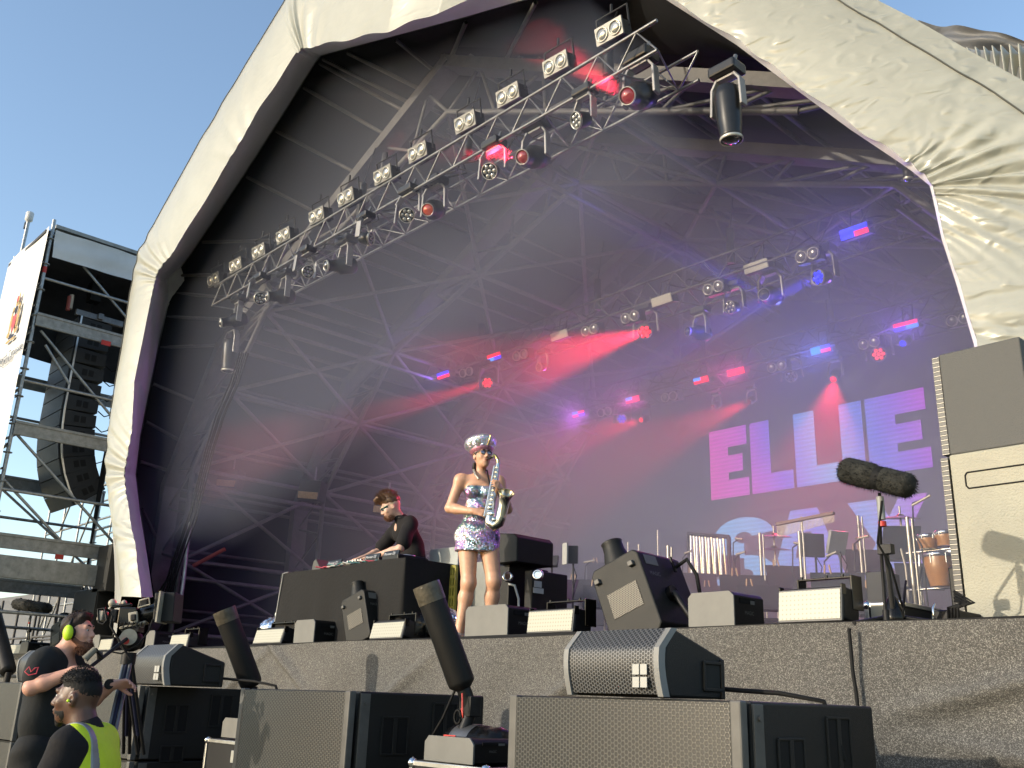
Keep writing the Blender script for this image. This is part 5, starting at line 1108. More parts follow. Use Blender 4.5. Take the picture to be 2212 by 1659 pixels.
def lat(): 
    m = MB(); y = 6.6; c0 = atY(964, 1226, y); c1 = atY(986, 1226, y); z1 = c0.z; w = c1.x-c0.x
    for i in range(5): m.box((c0.x+w*i/4, y, (ZS+z1)/2), (.022, .03, z1-ZS))
    for j in range(9): m.box(((c0.x+c1.x)/2, y, ZS+(z1-ZS)*j/8), (w, .028, .03))
    return m.build('yellow_crate', YEL)
tag(lat(), 'yellow latticed crate standing behind the saxophonist', 'crate')
# little desk lamps / tablets on stands
def tablet(label, u, v, y, w, h, rz, tilt, mat, side=None):
    c = atY(u, v, y); t = thing('stand_panel', label, 'panel on stand', (c.x, y, ZS), group='small panels on stands'); R = Matrix.Rotation(rz, 3, 'Z') @ Matrix.Rotation(tilt, 3, 'X')
    MB().box(c, (w, .05, h), R).build('panel', mat, t, bevel=.005); MB().tube([c+V(0, .05, -.05), (c.x, y+.05, ZS)], .012, 6).build('pole', DESK, t)
    MB().tube([c+V(0, .04, -.1), c+V(.10, 0, -.25), c+V(.06, 0, -.38), c+V(.01, .03, -.3)], .006, 5).build('cable', RUB, t)
WHT = pm('pale_panel', (.42, .42, .40), .5)
tablet('black box with a pale edge on a stand above the purple desk', 1232, 1198, 8.0, .18, .20, .6, 0, BLACK); 
c = atY(1221, 1196, 7.9); tag(MB().box(c, (.09, .02, .24), Matrix.Rotation(-.2, 3, 'Z')).build('pale_box_face', WHT), 'pale end face of the small black box on a stand', 'panel')
tablet('small black lectern light right of the black monitor', 1186, 1213, 8.0, .22, .14, .5, -.5, DESK)
tablet('dark panel on a pole left of the small lectern', 1153, 1196, 8.0, .10, .22, .9, .3, DESK)
tablet('grey square tablet on a stand under the bar chimes', 1755, 1178, 9.8, .26, .26, .9, .05, DESK); tablet('pale tilted tablet right of the square one', 1808, 1172, 9.8, .22, .26, 1.1, .4, WHT)
bx('black speaker box on the floor between microphone stand and conga', 'floor_speaker', 1868, 1905, 1235, 8.6, .35, ZS, cat='speaker')
o = bx('black case below the congas against the speaker stack', 'small_case', 2046, 2064, 1225, 6.7, .3, ZS, cat='case')
flight_case('flight case with a beige front behind the microphone stand', (atY(1876, 1340, 6.2).x, 6.2, ZS), (atY(1950, 1340, 6.2).x, 7.2, atY(1876, 1308, 6.2).z))
p0, p1 = atY(1884, 1340, 6.18), atY(1942, 1340, 6.18); tag(MB().box(((p0.x+p1.x)/2, 6.178, (ZS+atY(1876, 1312, 6.2).z)/2), (p1.x-p0.x, .01, .2)).build('beige_panel', pm('beige_board', (.40, .36, .27), .6)), 'beige panel on the front of the flight case', 'panel')
t = thing('amp_rack', 'black amplifier rack with looping cables beside the speaker grille', 'rack', (atY(2045, 1340, 6.25).x, 6.3, ZS)); a, b = atY(2018, 1340, 6.25), atY(2068, 1340, 6.25); zt_ = atY(2018, 1318, 6.25).z
MB().box(((a.x+b.x)/2, 6.45, (ZS+zt_)/2), (b.x-a.x, .4, zt_-ZS)).build('case', BLACK, t, bevel=.01)
m = MB(); 
for k in range(4): m.tube([V(a.x+.1+.02*k, 6.22, ZS+.03), V(a.x+.12+.02*k, 6.2, ZS+.15), V(a.x+.22+.02*k, 6.2, zt_+.03), V(b.x, 6.25, zt_+.05+.02*k)], .010, 6)
m.build('cable', RUB, t); MB().tube([(b.x-.12, 6.22, ZS+.05), (b.x-.12, 6.19, ZS+.08), (b.x-.12, 6.19, ZS+.15), (b.x-.12, 6.22, ZS+.18)], .008, 6).build('handle', CHROME, t)
# chairs
def chair(label, u, v, y, rz):
    c = atY(u, v, y); t = thing('chair', label, 'chair', (c.x, y, ZS), group='black padded stage chairs'); R = Matrix.Rotation(rz, 3, 'Z'); o = V(c.x, y, ZS)
    PAD = pm('chair_pad', (.035, .035, .038), .7)
    MB().box(o+R @ V(0, 0, .46), (.42, .42, .05), R).build('seat', PAD, t, bevel=.02)
    MB().box(o+R @ V(0, .2, .75), (.42, .05, .34), R @ Matrix.Rotation(-.15, 3, 'X')).build('backrest', PAD, t, bevel=.02)
    for x in (-.19, .19):
        for yy in (-.19, .2): MB().tube([o+R @ V(x, yy, .45), o+R @ V(x*1.05, yy*1.1, 0)], .011, 6).build('leg', DESK, t)
chair('black padded chair leaning behind the right strobe light', 1682, 1310, 9.8, -.9); chair('dark padded chair behind the pale effects box', 1560, 1325, 10.2, .4); chair('dark chair below the large right music stand', 1780, 1320, 10.4, .6); chair('dark chair behind the microphone stand', 1935, 1275, 10.4, .3)
for lb, u, v, y in CH_: chair(lb, u, v, y, .5)
# small microphones on thin booms
for u, v, y, du, dv, lb in ((1588, 1163, 10.6, 16, 2, 'pencil microphone over the chime tubes'), (1715, 1173, 10.2, 22, 0, 'pencil microphone under the double cymbals'), (1262, 1215, 10.2, 24, -5, 'pencil microphone left in the smoke'), (1478, 1196, 10.4, 16, -6, 'pencil microphone above the first music stands'), (1590, 1198, 10.4, 20, -6, 'pencil microphone low before the letter curve'), (1848, 1164, 10, 28, -6, 'pencil microphone left of the furry microphone stand'), (1785, 1202, 9.6, 22, -10, 'pencil microphone below the tilted tablet'), (2010, 1070, 9.6, -40, 22, 'boom microphone dropping behind the furry microphone')):
    a, b = atY(u, v, y), atY(u+du, v+dv, y); t = thing('boom_microphone', lb, 'microphone', (a.x, y, ZS), group='small microphones on booms')
    MB().tube([a, b], .014, 8).build('body', pm('mic_body', (.42, .38, .30), .4, .3), t)
    MB().tube([(a+b)/2, V((a.x+b.x)/2-.1, y+.02, a.z-.05), V((a.x+b.x)/2-.12, y+.02, a.z-.35), V((a.x+b.x)/2-.05, y+.02, a.z-.5), V((a.x+b.x)/2-.05, y+.02, ZS)], .009, 6).build('boom', DESK, t)
# orange-faced flood lamps on the left bracing
AMB = pm('amber_glass', (.42, .26, .12), .4, var=.3, vs_=20)
for u, v, y, s, lb in ((489, 1044, 7.6, 1.0, 'nearest box flood lamp with an amber face on the left bracing'), (666, 1070, 8.6, 1.05, 'box flood lamp with an amber face mid way along the left side'), (828, 1101, 9.6, 1.0, 'faint amber flood lamp behind the DJ head')):
    c = atY(u, v, y); t = thing('flood_lamp', lb, 'flood lamp', c, group='amber-faced flood lamps'); R = Matrix.Rotation(.55, 3, 'Z') @ Matrix.Rotation(.1, 3, 'Y')
    MB().box(c+R @ V(0, .12, .09)*s, (.40*s, .26*s, .34*s), R).build('housing', BLACK, t, bevel=.02)
    MB().box(c+R @ V(0, -.02, -.0)*s, (.35*s, .03, .11*s), R @ Matrix.Rotation(.2, 3, 'X')).build('amber_face', AMB, t)
    MB().tube([c+V(0, .1, .28)*s, c+V(0, .1, .5)*s], .02, 6).build('clamp', STEEL, t)
# cable runs falling from the front truss end
m = MB(); pts = [atY(522, 760, 6.4), atY(500, 830, 6.35), atY(470, 900, 6.3), atY(448, 970, 6.3), atY(430, 1040, 6.3), atY(412, 1110, 6.2), atY(380, 1200, 6.1), atY(352, 1290, 6.1)]
for k in range(5): m.tube([p+V(.03*k-.06, .02*k, .03*sin(k*3+i)) for i, p in enumerate(pts)], .012, 5)
tag(m.build('cable_bundle', RUB), 'bundle of black cables draped down the left rib', 'cables')
m = MB().tube([atY(411, 1128, 6.3), atY(404, 1180, 6.3), atY(398, 1240, 6.3), atY(386, 1330, 6.3)], .03, 10); tag(m.build('white_pipe', GALV), 'shiny upright pipe at the foot of the left rib', 'pipe')
o = MB().tube([atY(418, 1222, 6.9), atY(486, 1186, 7.2)], .034, 8); tag(o.build('red_tube', pm('red_painted_tube', (.45, .07, .04), .5)), 'red painted section of bracing tube left of the DJ table', 'tube')
# ================================================================== ORGANIC BODIES (signed distance shapes turned into one surface)
class SDF:
    def __init__(s): s.p = []
    def cap(s, a, b, ra, rb=None, k=.03, sub=False): s.p.append(('c', Vector(a), Vector(b), ra, ra if rb is None else rb, k, sub)); return s
    def ell(s, c, r, R=None, k=.03, sub=False): s.p.append(('e', Vector(c), tuple(r), R, 0, k, sub)); return s
    def plane(s, n, pt): s.p.append(('p', Vector(n), Vector(pt), 0, 0, 0, True)); return s
    def mesh(s, h):
        lo = np.full(3, 1e9); hi = -lo
        for q in s.p:
            if q[6]: continue
            if q[0] == 'c':
                for v, r in ((q[1], q[3]), (q[2], q[4])): lo = np.minimum(lo, np.array(v)-r-.03); hi = np.maximum(hi, np.array(v)+r+.03)
            elif q[0] == 'e': r = max(q[2]); lo = np.minimum(lo, np.array(q[1])-r-.03); hi = np.maximum(hi, np.array(q[1])+r+.03)
        n = np.ceil((hi-lo)/h).astype(int)+2; F = np.full(n, 1., dtype=np.float32); ax = [lo[i]+np.arange(n[i])*h for i in range(3)]
        for q in s.p:
            if q[0] == 'p':
                X, Y, Z = np.meshgrid(*ax, indexing='ij', sparse=True); d = (X-q[2][0])*q[1][0]+(Y-q[2][1])*q[1][1]+(Z-q[2][2])*q[1][2]; F = np.maximum(F, d.astype(np.float32)); continue
            k = q[5]; m = k+3*h
            if q[0] == 'c': l2 = np.minimum(np.array(q[1])-q[3], np.array(q[2])-q[4])-m; h2 = np.maximum(np.array(q[1])+q[3], np.array(q[2])+q[4])+m
            else: r = max(q[2]); l2 = np.array(q[1])-r-m; h2 = np.array(q[1])+r+m
            i0 = np.maximum(0, np.floor((l2-lo)/h).astype(int)); i1 = np.minimum(n, np.ceil((h2-lo)/h).astype(int)+1)
            if (i1 <= i0).any(): continue
            X, Y, Z = np.meshgrid(*[ax[i][i0[i]:i1[i]] for i in range(3)], indexing='ij', sparse=True)
            if q[0] == 'c':
                a = np.array(q[1]); d = np.array(q[2])-a; L = max(1e-9, d@d); t = np.clip(((X-a[0])*d[0]+(Y-a[1])*d[1]+(Z-a[2])*d[2])/L, 0, 1)
                D = np.sqrt((X-a[0]-t*d[0])**2+(Y-a[1]-t*d[1])**2+(Z-a[2]-t*d[2])**2)-(q[3]+(q[4]-q[3])*t)
            else:
                c = np.array(q[1]); r = q[2]; P = (X-c[0], Y-c[1], Z-c[2])
                if q[3] is not None: R = np.array(q[3].transposed()); P = tuple(R[i][0]*P[0]+R[i][1]*P[1]+R[i][2]*P[2] for i in range(3))
                l = np.sqrt((P[0]/r[0])**2+(P[1]/r[1])**2+(P[2]/r[2])**2); g2 = np.sqrt((P[0]/r[0]**2)**2+(P[1]/r[1]**2)**2+(P[2]/r[2]**2)**2)+1e-9; D = l*(l-1)/g2
            S = F[i0[0]:i1[0], i0[1]:i1[1], i0[2]:i1[2]]; D = D.astype(np.float32)
            if q[6]: hh = np.maximum(k-np.abs(-S-D)*1., 0)/max(k, 1e-6); S[...] = np.maximum(S, -D)+hh*hh*k/4*0
            else: hh = np.maximum(k-np.abs(S-D), 0)/max(k, 1e-6); S[...] = np.minimum(S, D)-hh*hh*k*.25
        return nets(F, lo, h)
def nets(F, lo, h):
    S = F < 0; c = tuple(x-1 for x in F.shape); acc = np.zeros(c+(3,), np.float32); cnt = np.zeros(c, np.int16)
    for ax in range(3):
        o = [i for i in range(3) if i != ax]
        for da in (0, 1):
            for db in (0, 1):
                s0 = [None]*3; s1 = [None]*3
                s0[ax] = slice(0, c[ax]); s1[ax] = slice(1, c[ax]+1)
                for q, d in ((o[0], da), (o[1], db)): s0[q] = slice(d, c[q]+d); s1[q] = slice(d, c[q]+d)
                A, B = F[tuple(s0)], F[tuple(s1)]; x = (A < 0) != (B < 0); t = np.where(x, A/(A-B+1e-12), 0)
                off = [0, 0, 0]; off[o[0]] = da; off[o[1]] = db
                for q in range(3): acc[..., q] += np.where(x, (t if q == ax else off[q]), 0)
                cnt += x
    act = cnt > 0; idx = np.full(c, -1, np.int64); idx[act] = np.arange(act.sum()); ijk = np.argwhere(act)
    V_ = (ijk+acc[act]/cnt[act][:, None])*h+lo; fs = []
    for ax in range(3):
        o = [(ax+1) % 3, (ax+2) % 3]; s0 = [slice(1, c[i]) for i in range(3)]; s1 = list(s0); s0[ax] = slice(0, c[ax]); s1[ax] = slice(1, c[ax]+1)
        A, B = S[tuple(s0)], S[tuple(s1)]; e = np.argwhere(A != B); sg = A[A != B]
        base = e+1; base[:, ax] -= 1
        def g(d0, d1): q = base.copy(); q[:, o[0]] -= d0; q[:, o[1]] -= d1; return idx[q[:, 0], q[:, 1], q[:, 2]]
        Q = np.stack([g(1, 1), g(0, 1), g(0, 0), g(1, 0)], 1); Q[~sg] = Q[~sg][:, ::-1]; fs.append(Q)
    return V_, np.concatenate(fs)
def sbuild(s, name, mat, parent, h=.008, fn=None):
    V_, Q = s.mesh(h); me = bpy.data.meshes.new(name)
    if fn is not None: V_ = fn(V_)
    me.from_pydata(V_.tolist(), [], Q.tolist()); me.materials.append(mat); me.polygons.foreach_set('use_smooth', [True]*len(me.polygons)); me.update()
    o = bpy.data.objects.new(name, me); sc.collection.objects.link(o); o.parent = parent
    sm_ = o.modifiers.new('smooth', 'SMOOTH'); sm_.iterations = 2; sm_.factor = .5; return o
def skin_mat(name, col, rough=.5):
    m = pm(name, col, rough, var=.10, vs_=25, bump=.08, bs=300); T, b = nodes(m); b.inputs['Subsurface Weight'].default_value = .08; b.inputs['Subsurface Radius'].default_value = (.02, .008, .004); b.inputs['Subsurface Scale'].default_value = .5; return m
def RX(a): return Matrix.Rotation(a, 3, 'X')
def RZ(a): return Matrix.Rotation(a, 3, 'Z')
def head(s, c, R, k=1., jaw=1.):
    f = lambda x, y, z: Vector(c)+R @ (V(x, y, z)*k)
    s.ell(f(0, .018, .030), (.074*k, .094*k, .092*k), R); s.ell(f(0, -.025, -.025), (.062*k, .066*k, .085*k), R, k=.03)
    s.ell(f(0, -.045, -.078), (.040*k*jaw, .040*k, .030*k), R, k=.03); s.ell(f(0, -.066, -.100), (.020*k, .016*k, .014*k), R, k=.02)
    s.cap(f(0, -.086, .018), f(0, -.108, -.024), .008*k, .012*k, k=.012); s.cap(f(-.012, -.096, -.028), f(.012, -.096, -.028), .009*k, k=.010)
    s.cap(f(-.038, -.076, .034), f(.038, -.076, .034), .012*k, k=.018)
    for x in (-1, 1):
        s.ell(f(.040*x, -.062, -.020), (.022*k, .020*k, .024*k), R, k=.025); s.ell(f(.030*x, -.100, .012), (.015*k, .014*k, .010*k), R, sub=True, k=.01)
        s.ell(f(.078*x, .012, -.006), (.009*k, .020*k, .031*k), R @ RX(-.2), k=.008); s.ell(f(.084*x, .006, -.004), (.006*k, .010*k, .018*k), R, sub=True)
    s.cap(f(-.018, -.090, -.053), f(.018, -.090, -.053), .0075*k, k=.008); s.cap(f(-.014, -.089, -.066), f(.014, -.089, -.066), .008*k, k=.008)
    return f
def eyes(par, f, R, k=1., brow=None, lip=None):
    W = pm('eye_white', (.62, .60, .57), .3, var=0); 
    for x in (-1, 1):
        m = MB(); m.ball(f(.030*x, -.0755, .010), .0108*k, n=12); o = m.build('eye', W, par, local=True); m = MB(); m.ball(f(.030*x, -.0815, .010), .0066*k, n=10); m.build('iris', BLACKG, o, local=True)
        if brow: MB().tube([f(.012*x, -.091, .036), f(.030*x, -.089, .042), f(.048*x, -.076, .036)], [.004*k, .0045*k, .002*k], 6).build('eyebrow', brow, par, local=True)
    if lip: MB().tube([f(-.022, -.092, -.058), f(-.008, -.0985, -.054), f(.008, -.0985, -.054), f(.022, -.092, -.058)], [.002*k, .0045*k, .0045*k, .002*k], 6).tube([f(-.018, -.092, -.062), f(0, -.0985, -.066), f(.018, -.092, -.062)], [.002*k, .0055*k, .002*k], 6).build('lips', lip, par, local=True)
def hand(s, w, d, n, side, curl=.5, k=1., spread=.0, curls=None):
    """w wrist, d towards the fingers, n the way the palm faces, side +1 / -1 puts the thumb on +l / -l"""
    w = Vector(w); d = Vector(d).normalized(); n = Vector(n); n = (n-d*n.dot(d)).normalized(); l = d.cross(n)*side; K = k
    s.cap(w-d*.03, w+d*.02, .024*K, .024*K, k=.02)
    Ls = [.074, .082, .076, .060]; of = [.030, .010, -.010, -.029]; r = .0088*K
    for i in range(4):
        b = w+d*(.085-.004*abs(i-1))*K+l*of[i]*K; s.cap(w+l*of[i]*.6*K+d*.015*K, b, .015*K, .0115*K, k=.014)
        c = curl if curls is None else curls[i]; p = b; dd = d; a = 0
        for j, fr in enumerate((.45, .30, .25)):
            a += c*(.7 if j == 0 else 1.); dj = (d*cos(a)+n*sin(a)+l*spread*(1.5-i)*.12).normalized(); q = p+dj*Ls[i]*fr*K; s.cap(p, q, r*(1-.06*j), r*(.94-.06*j), k=.004); p = q
    tb_ = w+d*.022*K+l*.026*K; t1 = tb_+(d*.55+l*.75+n*.35).normalized()*.040*K; t2 = t1+(d*.85+l*.25+n*.45).normalized()*.032*K; t3 = t2+(d*.9-l*.1+n*.5).normalized()*.024*K
    s.cap(w+d*.01*K+l*.015*K, t1, .016*K, .0125*K, k=.014); s.cap(t1, t2, .0115*K, .0105*K, k=.005); s.cap(t2, t3, .0105*K, .009*K, k=.004)
    return w+d*.10*K
def arm(s, sh, el, wr, r=(.048, .038, .040, .026), k=.03):
    sh, el, wr = Vector(sh), Vector(el), Vector(wr); s.ell(sh, (.056*r[0]/.048,)*3, k=.05); s.cap(sh, el, r[0], r[1], k=k); m = el.lerp(wr, .3); s.cap(el, m, r[1], r[2], k=.02); s.cap(m, wr, r[2], r[3], k=.02)
def leg(s, hp, kn, an, r=(.085, .056, .056, .036), k=.04):
    hp, kn, an = Vector(hp), Vector(kn), Vector(an); s.cap(hp, kn, r[0], r[1], k=k); s.ell(kn+V(0, -.012, 0), (r[1]*.95, r[1]*.95, r[1]*1.1), k=.03); m = kn.lerp(an, .30)+V(0, .022, 0); s.cap(kn, m, r[1]*.9, r[2], k=.03); s.cap(m, an, r[2], r[3], k=.03)
def foot_(s, an, d, L=.2): an = Vector(an); d = Vector(d).normalized(); s.cap(an+V(0, 0, -.05)-d*.04, an+d*L*.7+V(0, 0, -.065), .036, .026, k=.03); s.cap(an, an+V(0, 0, -.045), .036, .036, k=.03)
def person(label, loc, rz, s_=1.): t = thing('person', label, 'person', loc, rz); t.scale = (s_,)*3; return t
def shell_hair(f, R, k, pts, mat, par, n=2600, ln=.02, r=.0016, seed=1, dirn=(0, 0, .0), wave=.3, name='hair'):
    """many short strands over the given ellipsoid patches: (centre, radii, test)"""
    rnd = random.Random(seed); vs_l = []; fs = []
    for (c, rad, test) in pts:
        for _ in range(n):
            a = rnd.uniform(0, 2*pi); z = rnd.uniform(-1, 1); q = sqrt(1-z*z); u = V(q*cos(a), q*sin(a), z); p = V(c[0]+u.x*rad[0], c[1]+u.y*rad[1], c[2]+u.z*rad[2])
            if not test(p): continue
            nn = V(u.x/rad[0], u.y/rad[1], u.z/rad[2]).normalized(); d = (nn+V(*dirn)+V(rnd.uniform(-1, 1), rnd.uniform(-1, 1), rnd.uniform(-1, 1))*wave).normalized(); t_ = p+d*ln*rnd.uniform(.5, 1.2); sd = nn.cross(V(rnd.uniform(-1, 1), rnd.uniform(-1, 1), rnd.uniform(-1, 1))).normalized()*r
            i = len(vs_l); vs_l += [f(*(p-sd)), f(*(p+sd)), f(*t_)]; fs.append((i, i+1, i+2))
    m = MB(); m.add(vs_l, fs); return m.build(name, mat, par, local=True)
# ------------------------------------------------------------------ saxophonist
SK1 = skin_mat('tanned_skin', (.74, .41, .26), .42); 
SX_, SY_ = atY(1022, 1378, 5.98).x, 5.98
sx = person('woman playing a silver saxophone in a shiny sequin minidress and cap', (SX_, SY_, ZS), radians(52), 1.06)
s = SDF(); Rh = RZ(.38) @ RX(-.12); HC = V(.012, -.03, 1.665)
f = head(s, HC, Rh, .98, .9); s.cap((.0, .005, 1.47), HC+V(0, .02, -.05), .050, .046, k=.03)
s.ell((0, .01, 1.38), (.145, .088, .13), k=.05); s.ell((0, .0, 1.16), (.130, .090, .14), k=.06); s.ell((0, .02, .98), (.162, .112, .13), k=.06); s.cap((-.145, .01, 1.455), (.145, .01, 1.455), .042, k=.05)
for x in (-1, 1): s.ell((.066*x, -.072, 1.34), (.055, .045, .052), k=.03); s.ell((.075*x, .06, .95), (.075, .07, .08), k=.05)
RE, RW = V(-.262, .02, 1.185), V(-.055, -.20, 1.125); LE, LW = V(.262, -.03, 1.195), V(.185, -.235, 1.30)
arm(s, (-.178, .01, 1.445), RE, RW, (.052, .043, .044, .028)); arm(s, (.178, .01, 1.445), LE, LW, (.052, .043, .044, .028))
hand(s, RW+V(.012, -.01, 0), (.80, -.28, -.18), (.15, .85, -.35), 1, curls=[.30, .38, .45, .5], k=.95, spread=.5)
hand(s, LW+V(-.0, -.01, .008), (-.35, -.45, .38), (-.7, .35, .1), -1, curls=[.55, .6, .6, .6], k=.92)
leg(s, (-.088, .01, .93), (-.062, -.03, .52), (-.125, .0, .10), (.098, .064, .062, .038)); leg(s, (.095, .01, .93), (.158, -.035, .545), (.135, .04, .10), (.098, .064, .062, .038))
foot_(s, (-.125, .0, .10), (-.25, -1, 0)); foot_(s, (.135, .04, .10), (.2, -1, 0))
body = sbuild(s, 'body', SK1, sx, .0068)
eyes(sx, f, Rh, .98, pm('brown_hair', (.035, .018, .010), .5), pm('lip_rose', (.38, .12, .09), .4))
# dress
def sequin(name, ramp, sc_=3.2, rough=.28):
    m = pm(name, (.5, .5, .5), rough, .85, var=0); T, b = nodes(m); tc = N(T, 'ShaderNodeTexCoord'); n = N(T, 'ShaderNodeTexNoise', Scale=sc_, Detail=2.); T.links.new(tc.outputs['Object'], n.inputs['Vector'])
    r = N(T, 'ShaderNodeValToRGB'); cr = r.color_ramp
    for i, (p, c) in enumerate(ramp):
        e = cr.elements[i] if i < 2 else cr.elements.new(p)
        e.position = p; e.color = tuple(c)+(1,)
    T.links.new(n.outputs[0], r.inputs[0])
    v = N(T, 'ShaderNodeTexVoronoi', Scale=130.); T.links.new(tc.outputs['Object'], v.inputs['Vector'])
    mx = N(T, 'ShaderNodeMix', data_type='RGBA', blend_type='MULTIPLY'); mx.inputs[0].default_value = .7; T.links.new(r.outputs[0], mx.inputs[6]); T.links.new(v.outputs['Color'], mx.inputs[7]); 
    br = N(T, 'ShaderNodeMix', data_type='RGBA', blend_type='ADD'); br.inputs[0].default_value = .35; T.links.new(mx.outputs[2], br.inputs[6]); T.links.new(r.outputs[0], br.inputs[7]); T.links.new(br.outputs[2], b.inputs['Base Color'])
    sb = N(T, 'ShaderNodeVectorMath', operation='SUBTRACT'); sb.inputs[1].default_value = (.5, .5, .5); T.links.new(v.outputs['Color'], sb.inputs[0])
    ge = N(T, 'ShaderNodeNewGeometry'); nm = N(T, 'ShaderNodeVectorMath', operation='MULTIPLY_ADD'); nm.inputs[1].default_value = (.9, .9, .9); T.links.new(sb.outputs[0], nm.inputs[0]); T.links.new(ge.outputs['Normal'], nm.inputs[2])
    nn = N(T, 'ShaderNodeVectorMath', operation='NORMALIZE'); T.links.new(nm.outputs[0], nn.inputs[0]); T.links.new(nn.outputs[0], b.inputs['Normal']); return m
SEQ = sequin('rainbow_sequins', [(0, (.30, .10, .42)), (1, (.8, .75, .55)), (.34, (.12, .14, .18)), (.45, (.62, .40, .70)), (.52, (.66, .66, .58)), (.58, (.22, .38, .42)), (.66, (.72, .42, .66))], 4.5)
SILV = sequin('silver_sequins', [(0, (.35, .37, .36)), (1, (.95, .93, .88)), (.5, (.80, .80, .76)), (.66, (.85, .62, .66))], 8)
d = SDF(); d.ell((0, .01, 1.36), (.150, .096, .10), k=.05); d.ell((0, .0, 1.16), (.139, .100, .15), k=.06); d.ell((0, .02, .98), (.170, .122, .12), k=.06)
for x in (-1, 1): d.ell((.066*x, -.074, 1.335), (.062, .052, .062), k=.03); d.ell((.075*x, .06, .95), (.085, .08, .09), k=.05); d.cap((.088*x, .01, .92), (.098*x, -.01, .76), .106, .100, k=.10)
d.cap((0, -.01, .90), (0, -.01, .76), .10, .10, k=.08)
d.plane((0, -.25, 1), (0, -.09, 1.385)); d.plane((0, 0, -1), (0, 0, .795))
def wr(V_): V_[:, 1] += .006*np.sin(V_[:, 2]*55+V_[:, 0]*14)*(V_[:, 2] < 1.3); V_[:, 0] += .004*np.sin(V_[:, 2]*38+V_[:, 1]*20); return V_
sbuild(d, 'dress', SEQ, sx, .0075, wr)
m = MB(); m.grid(lambda a, b: V(-.165-.02*sin(a*9), .06+.05*b+.03*a, .98-.42*a), 14, 3); m.build('dress_tail', SEQ, sx, local=True)
# cap
m = MB(); cf = lambda x, y, z: f(x, y, z)
Xh, Yh, Zh = Rh @ V(1, 0, 0), Rh @ V(0, 1, 0), Rh @ V(0, 0, 1); capax = (Zh+Yh*.12-Xh*.10).normalized()
m.lathe([(.090, -.008), (.098, .010), (.120, .040), (.148, .075), (.154, .102), (.138, .132), (.09, .150), (.001, .158)], f(0, .006, .040), capax, 32); cp = m.build('cap', SILV, sx, local=True)
m = MB(); m.grid(lambda a, b: f(.083*sin((a-.5)*2.2)*(1+.22*b), .01-.085*cos((a-.5)*2.2)*(1+.26*b), .044-.010*b), 14, 3); m.build('peak', BLACKG, cp, local=True)
m = MB(); m.lathe([(.093, -.006), (.101, .008), (.113, .026), (.112, .029)], f(0, .006, .040), capax, 32, cap=False); m.build('cap_band', pm('pink_band', (.55, .22, .28), .4, .5, var=.5, vs_=40), cp, local=True)
m = MB(); m.tube([f(.005, -.104, .085), f(.015, -.135, .135), f(.02, -.145, .170)], .007, 6); m.build('badge', pm('gold_badge', (.65, .52, .22), .3, .8), cp, local=True)
EYEG = pm('mirrored_lens', (.28, .26, .30), .06, .9, var=.2)
m = MB()
for x in (-1, 1): m.ball(f(.032*x, -.090, .012), .027, (1.0, .30, .82), 16, R=Rh)
g = m.build('sunglasses', EYEG, sx, local=True); MB().tube([f(-.076, .0, .018), f(-.058, -.082, .026), f(0, -.1, .026), f(.058, -.082, .026), f(.076, .0, .018)], .0025, 6).build('frame', STEEL, g, local=True)
m = MB(); m.tube([f(-.055, .05, -.05), f(-.06, .06, -.10), f(-.03, .08, -.16)], .018, 8); m.lathe([(.076, -.03), (.083, .005), (.082, .015)], f(0, .016, .03), Zh, 20); m.build('hair', pm('brown_hair', (.035, .018, .010), .5), sx, local=True)
ST_ = pm('studded_strap', (.5, .47, .4), .35, .5, var=.6, vs_=150)
m = MB(); m.tube([(-.055, .04, 1.56), (-.062, -.03, 1.54), (-.045, -.085, 1.48), (-.015, -.11, 1.44)], .011, 6); m.build('neck_strap', ST_, sx, local=True); MB().tube([(.05, .04, 1.56), (.06, -.03, 1.54), (.075, -.09, 1.45), (.09, -.15, 1.36)], .008, 6).build('neck_strap', BLACK, sx, local=True)
SHOE = pm('silver_trainer', (.6, .57, .5), .35, .4, var=.3, vs_=40)
for x, a, dd in ((-1, V(-.125, .0, .10), V(-.25, -1, 0)), (1, V(.135, .04, .10), V(.2, -1, 0))):
    q = SDF(); dd.normalize(); q.cap(a+V(0, .02, -.055)-dd*.03, a+dd*.14+V(0, 0, -.068), .044, .034, k=.03); q.cap(a+V(0, 0, -.01), a+V(0, 0, -.05), .043, .045, k=.03); q.plane((0, 0, -1), (0, 0, .0)); sbuild(q, 'shoe', SHOE, sx, .008)
# saxophone, held: top-level
SAXM = pm('silver_sax_body', (.80, .78, .70), .16, 1, var=.2, vs_=30); GOLDL = pm('gold_lacquer', (.75, .58, .25), .2, 1, var=.1)
sa = thing('saxophone', 'silver alto saxophone held against the mouth', 'saxophone', (SX_, SY_, ZS), radians(52)); sa.scale = (1.06,)*3
mouth = f(.004, -.108, -.056)
nk = [mouth, mouth+V(.035, -.045, .008), V(.125, -.175, 1.645), V(.150, -.185, 1.60), V(.150, -.19, 1.565)]
m = MB(); m.tube(nk[:2], [.009, .013], 12); m.build('mouthpiece', BLACKG, sa, local=True)
m = MB(); m.tube([nk[1], nk[1].lerp(nk[2], .5)+V(0, 0, .018), nk[2], nk[3], nk[4]], [.010, .012, .014, .015, .016], 12); m.build('neck', GOLDL, sa, local=True)
b0 = V(.150, -.19, 1.57); b1 = V(.092, -.275, 1.06)
m = MB(); m.tube([b0, b0.lerp(b1, .5), b1], [.020, .031, .045], 16); m.build('body_tube', SAXM, sa, local=True)
m = MB(); m.tube([b1, b1+V(.0, -.012, -.045), b1+V(.035, -.03, -.075), b1+V(.075, -.045, -.045), b1+V(.090, -.055, .0)], [.045, .047, .048, .048, .047], 16); m.build('bow', SAXM, sa, local=True)
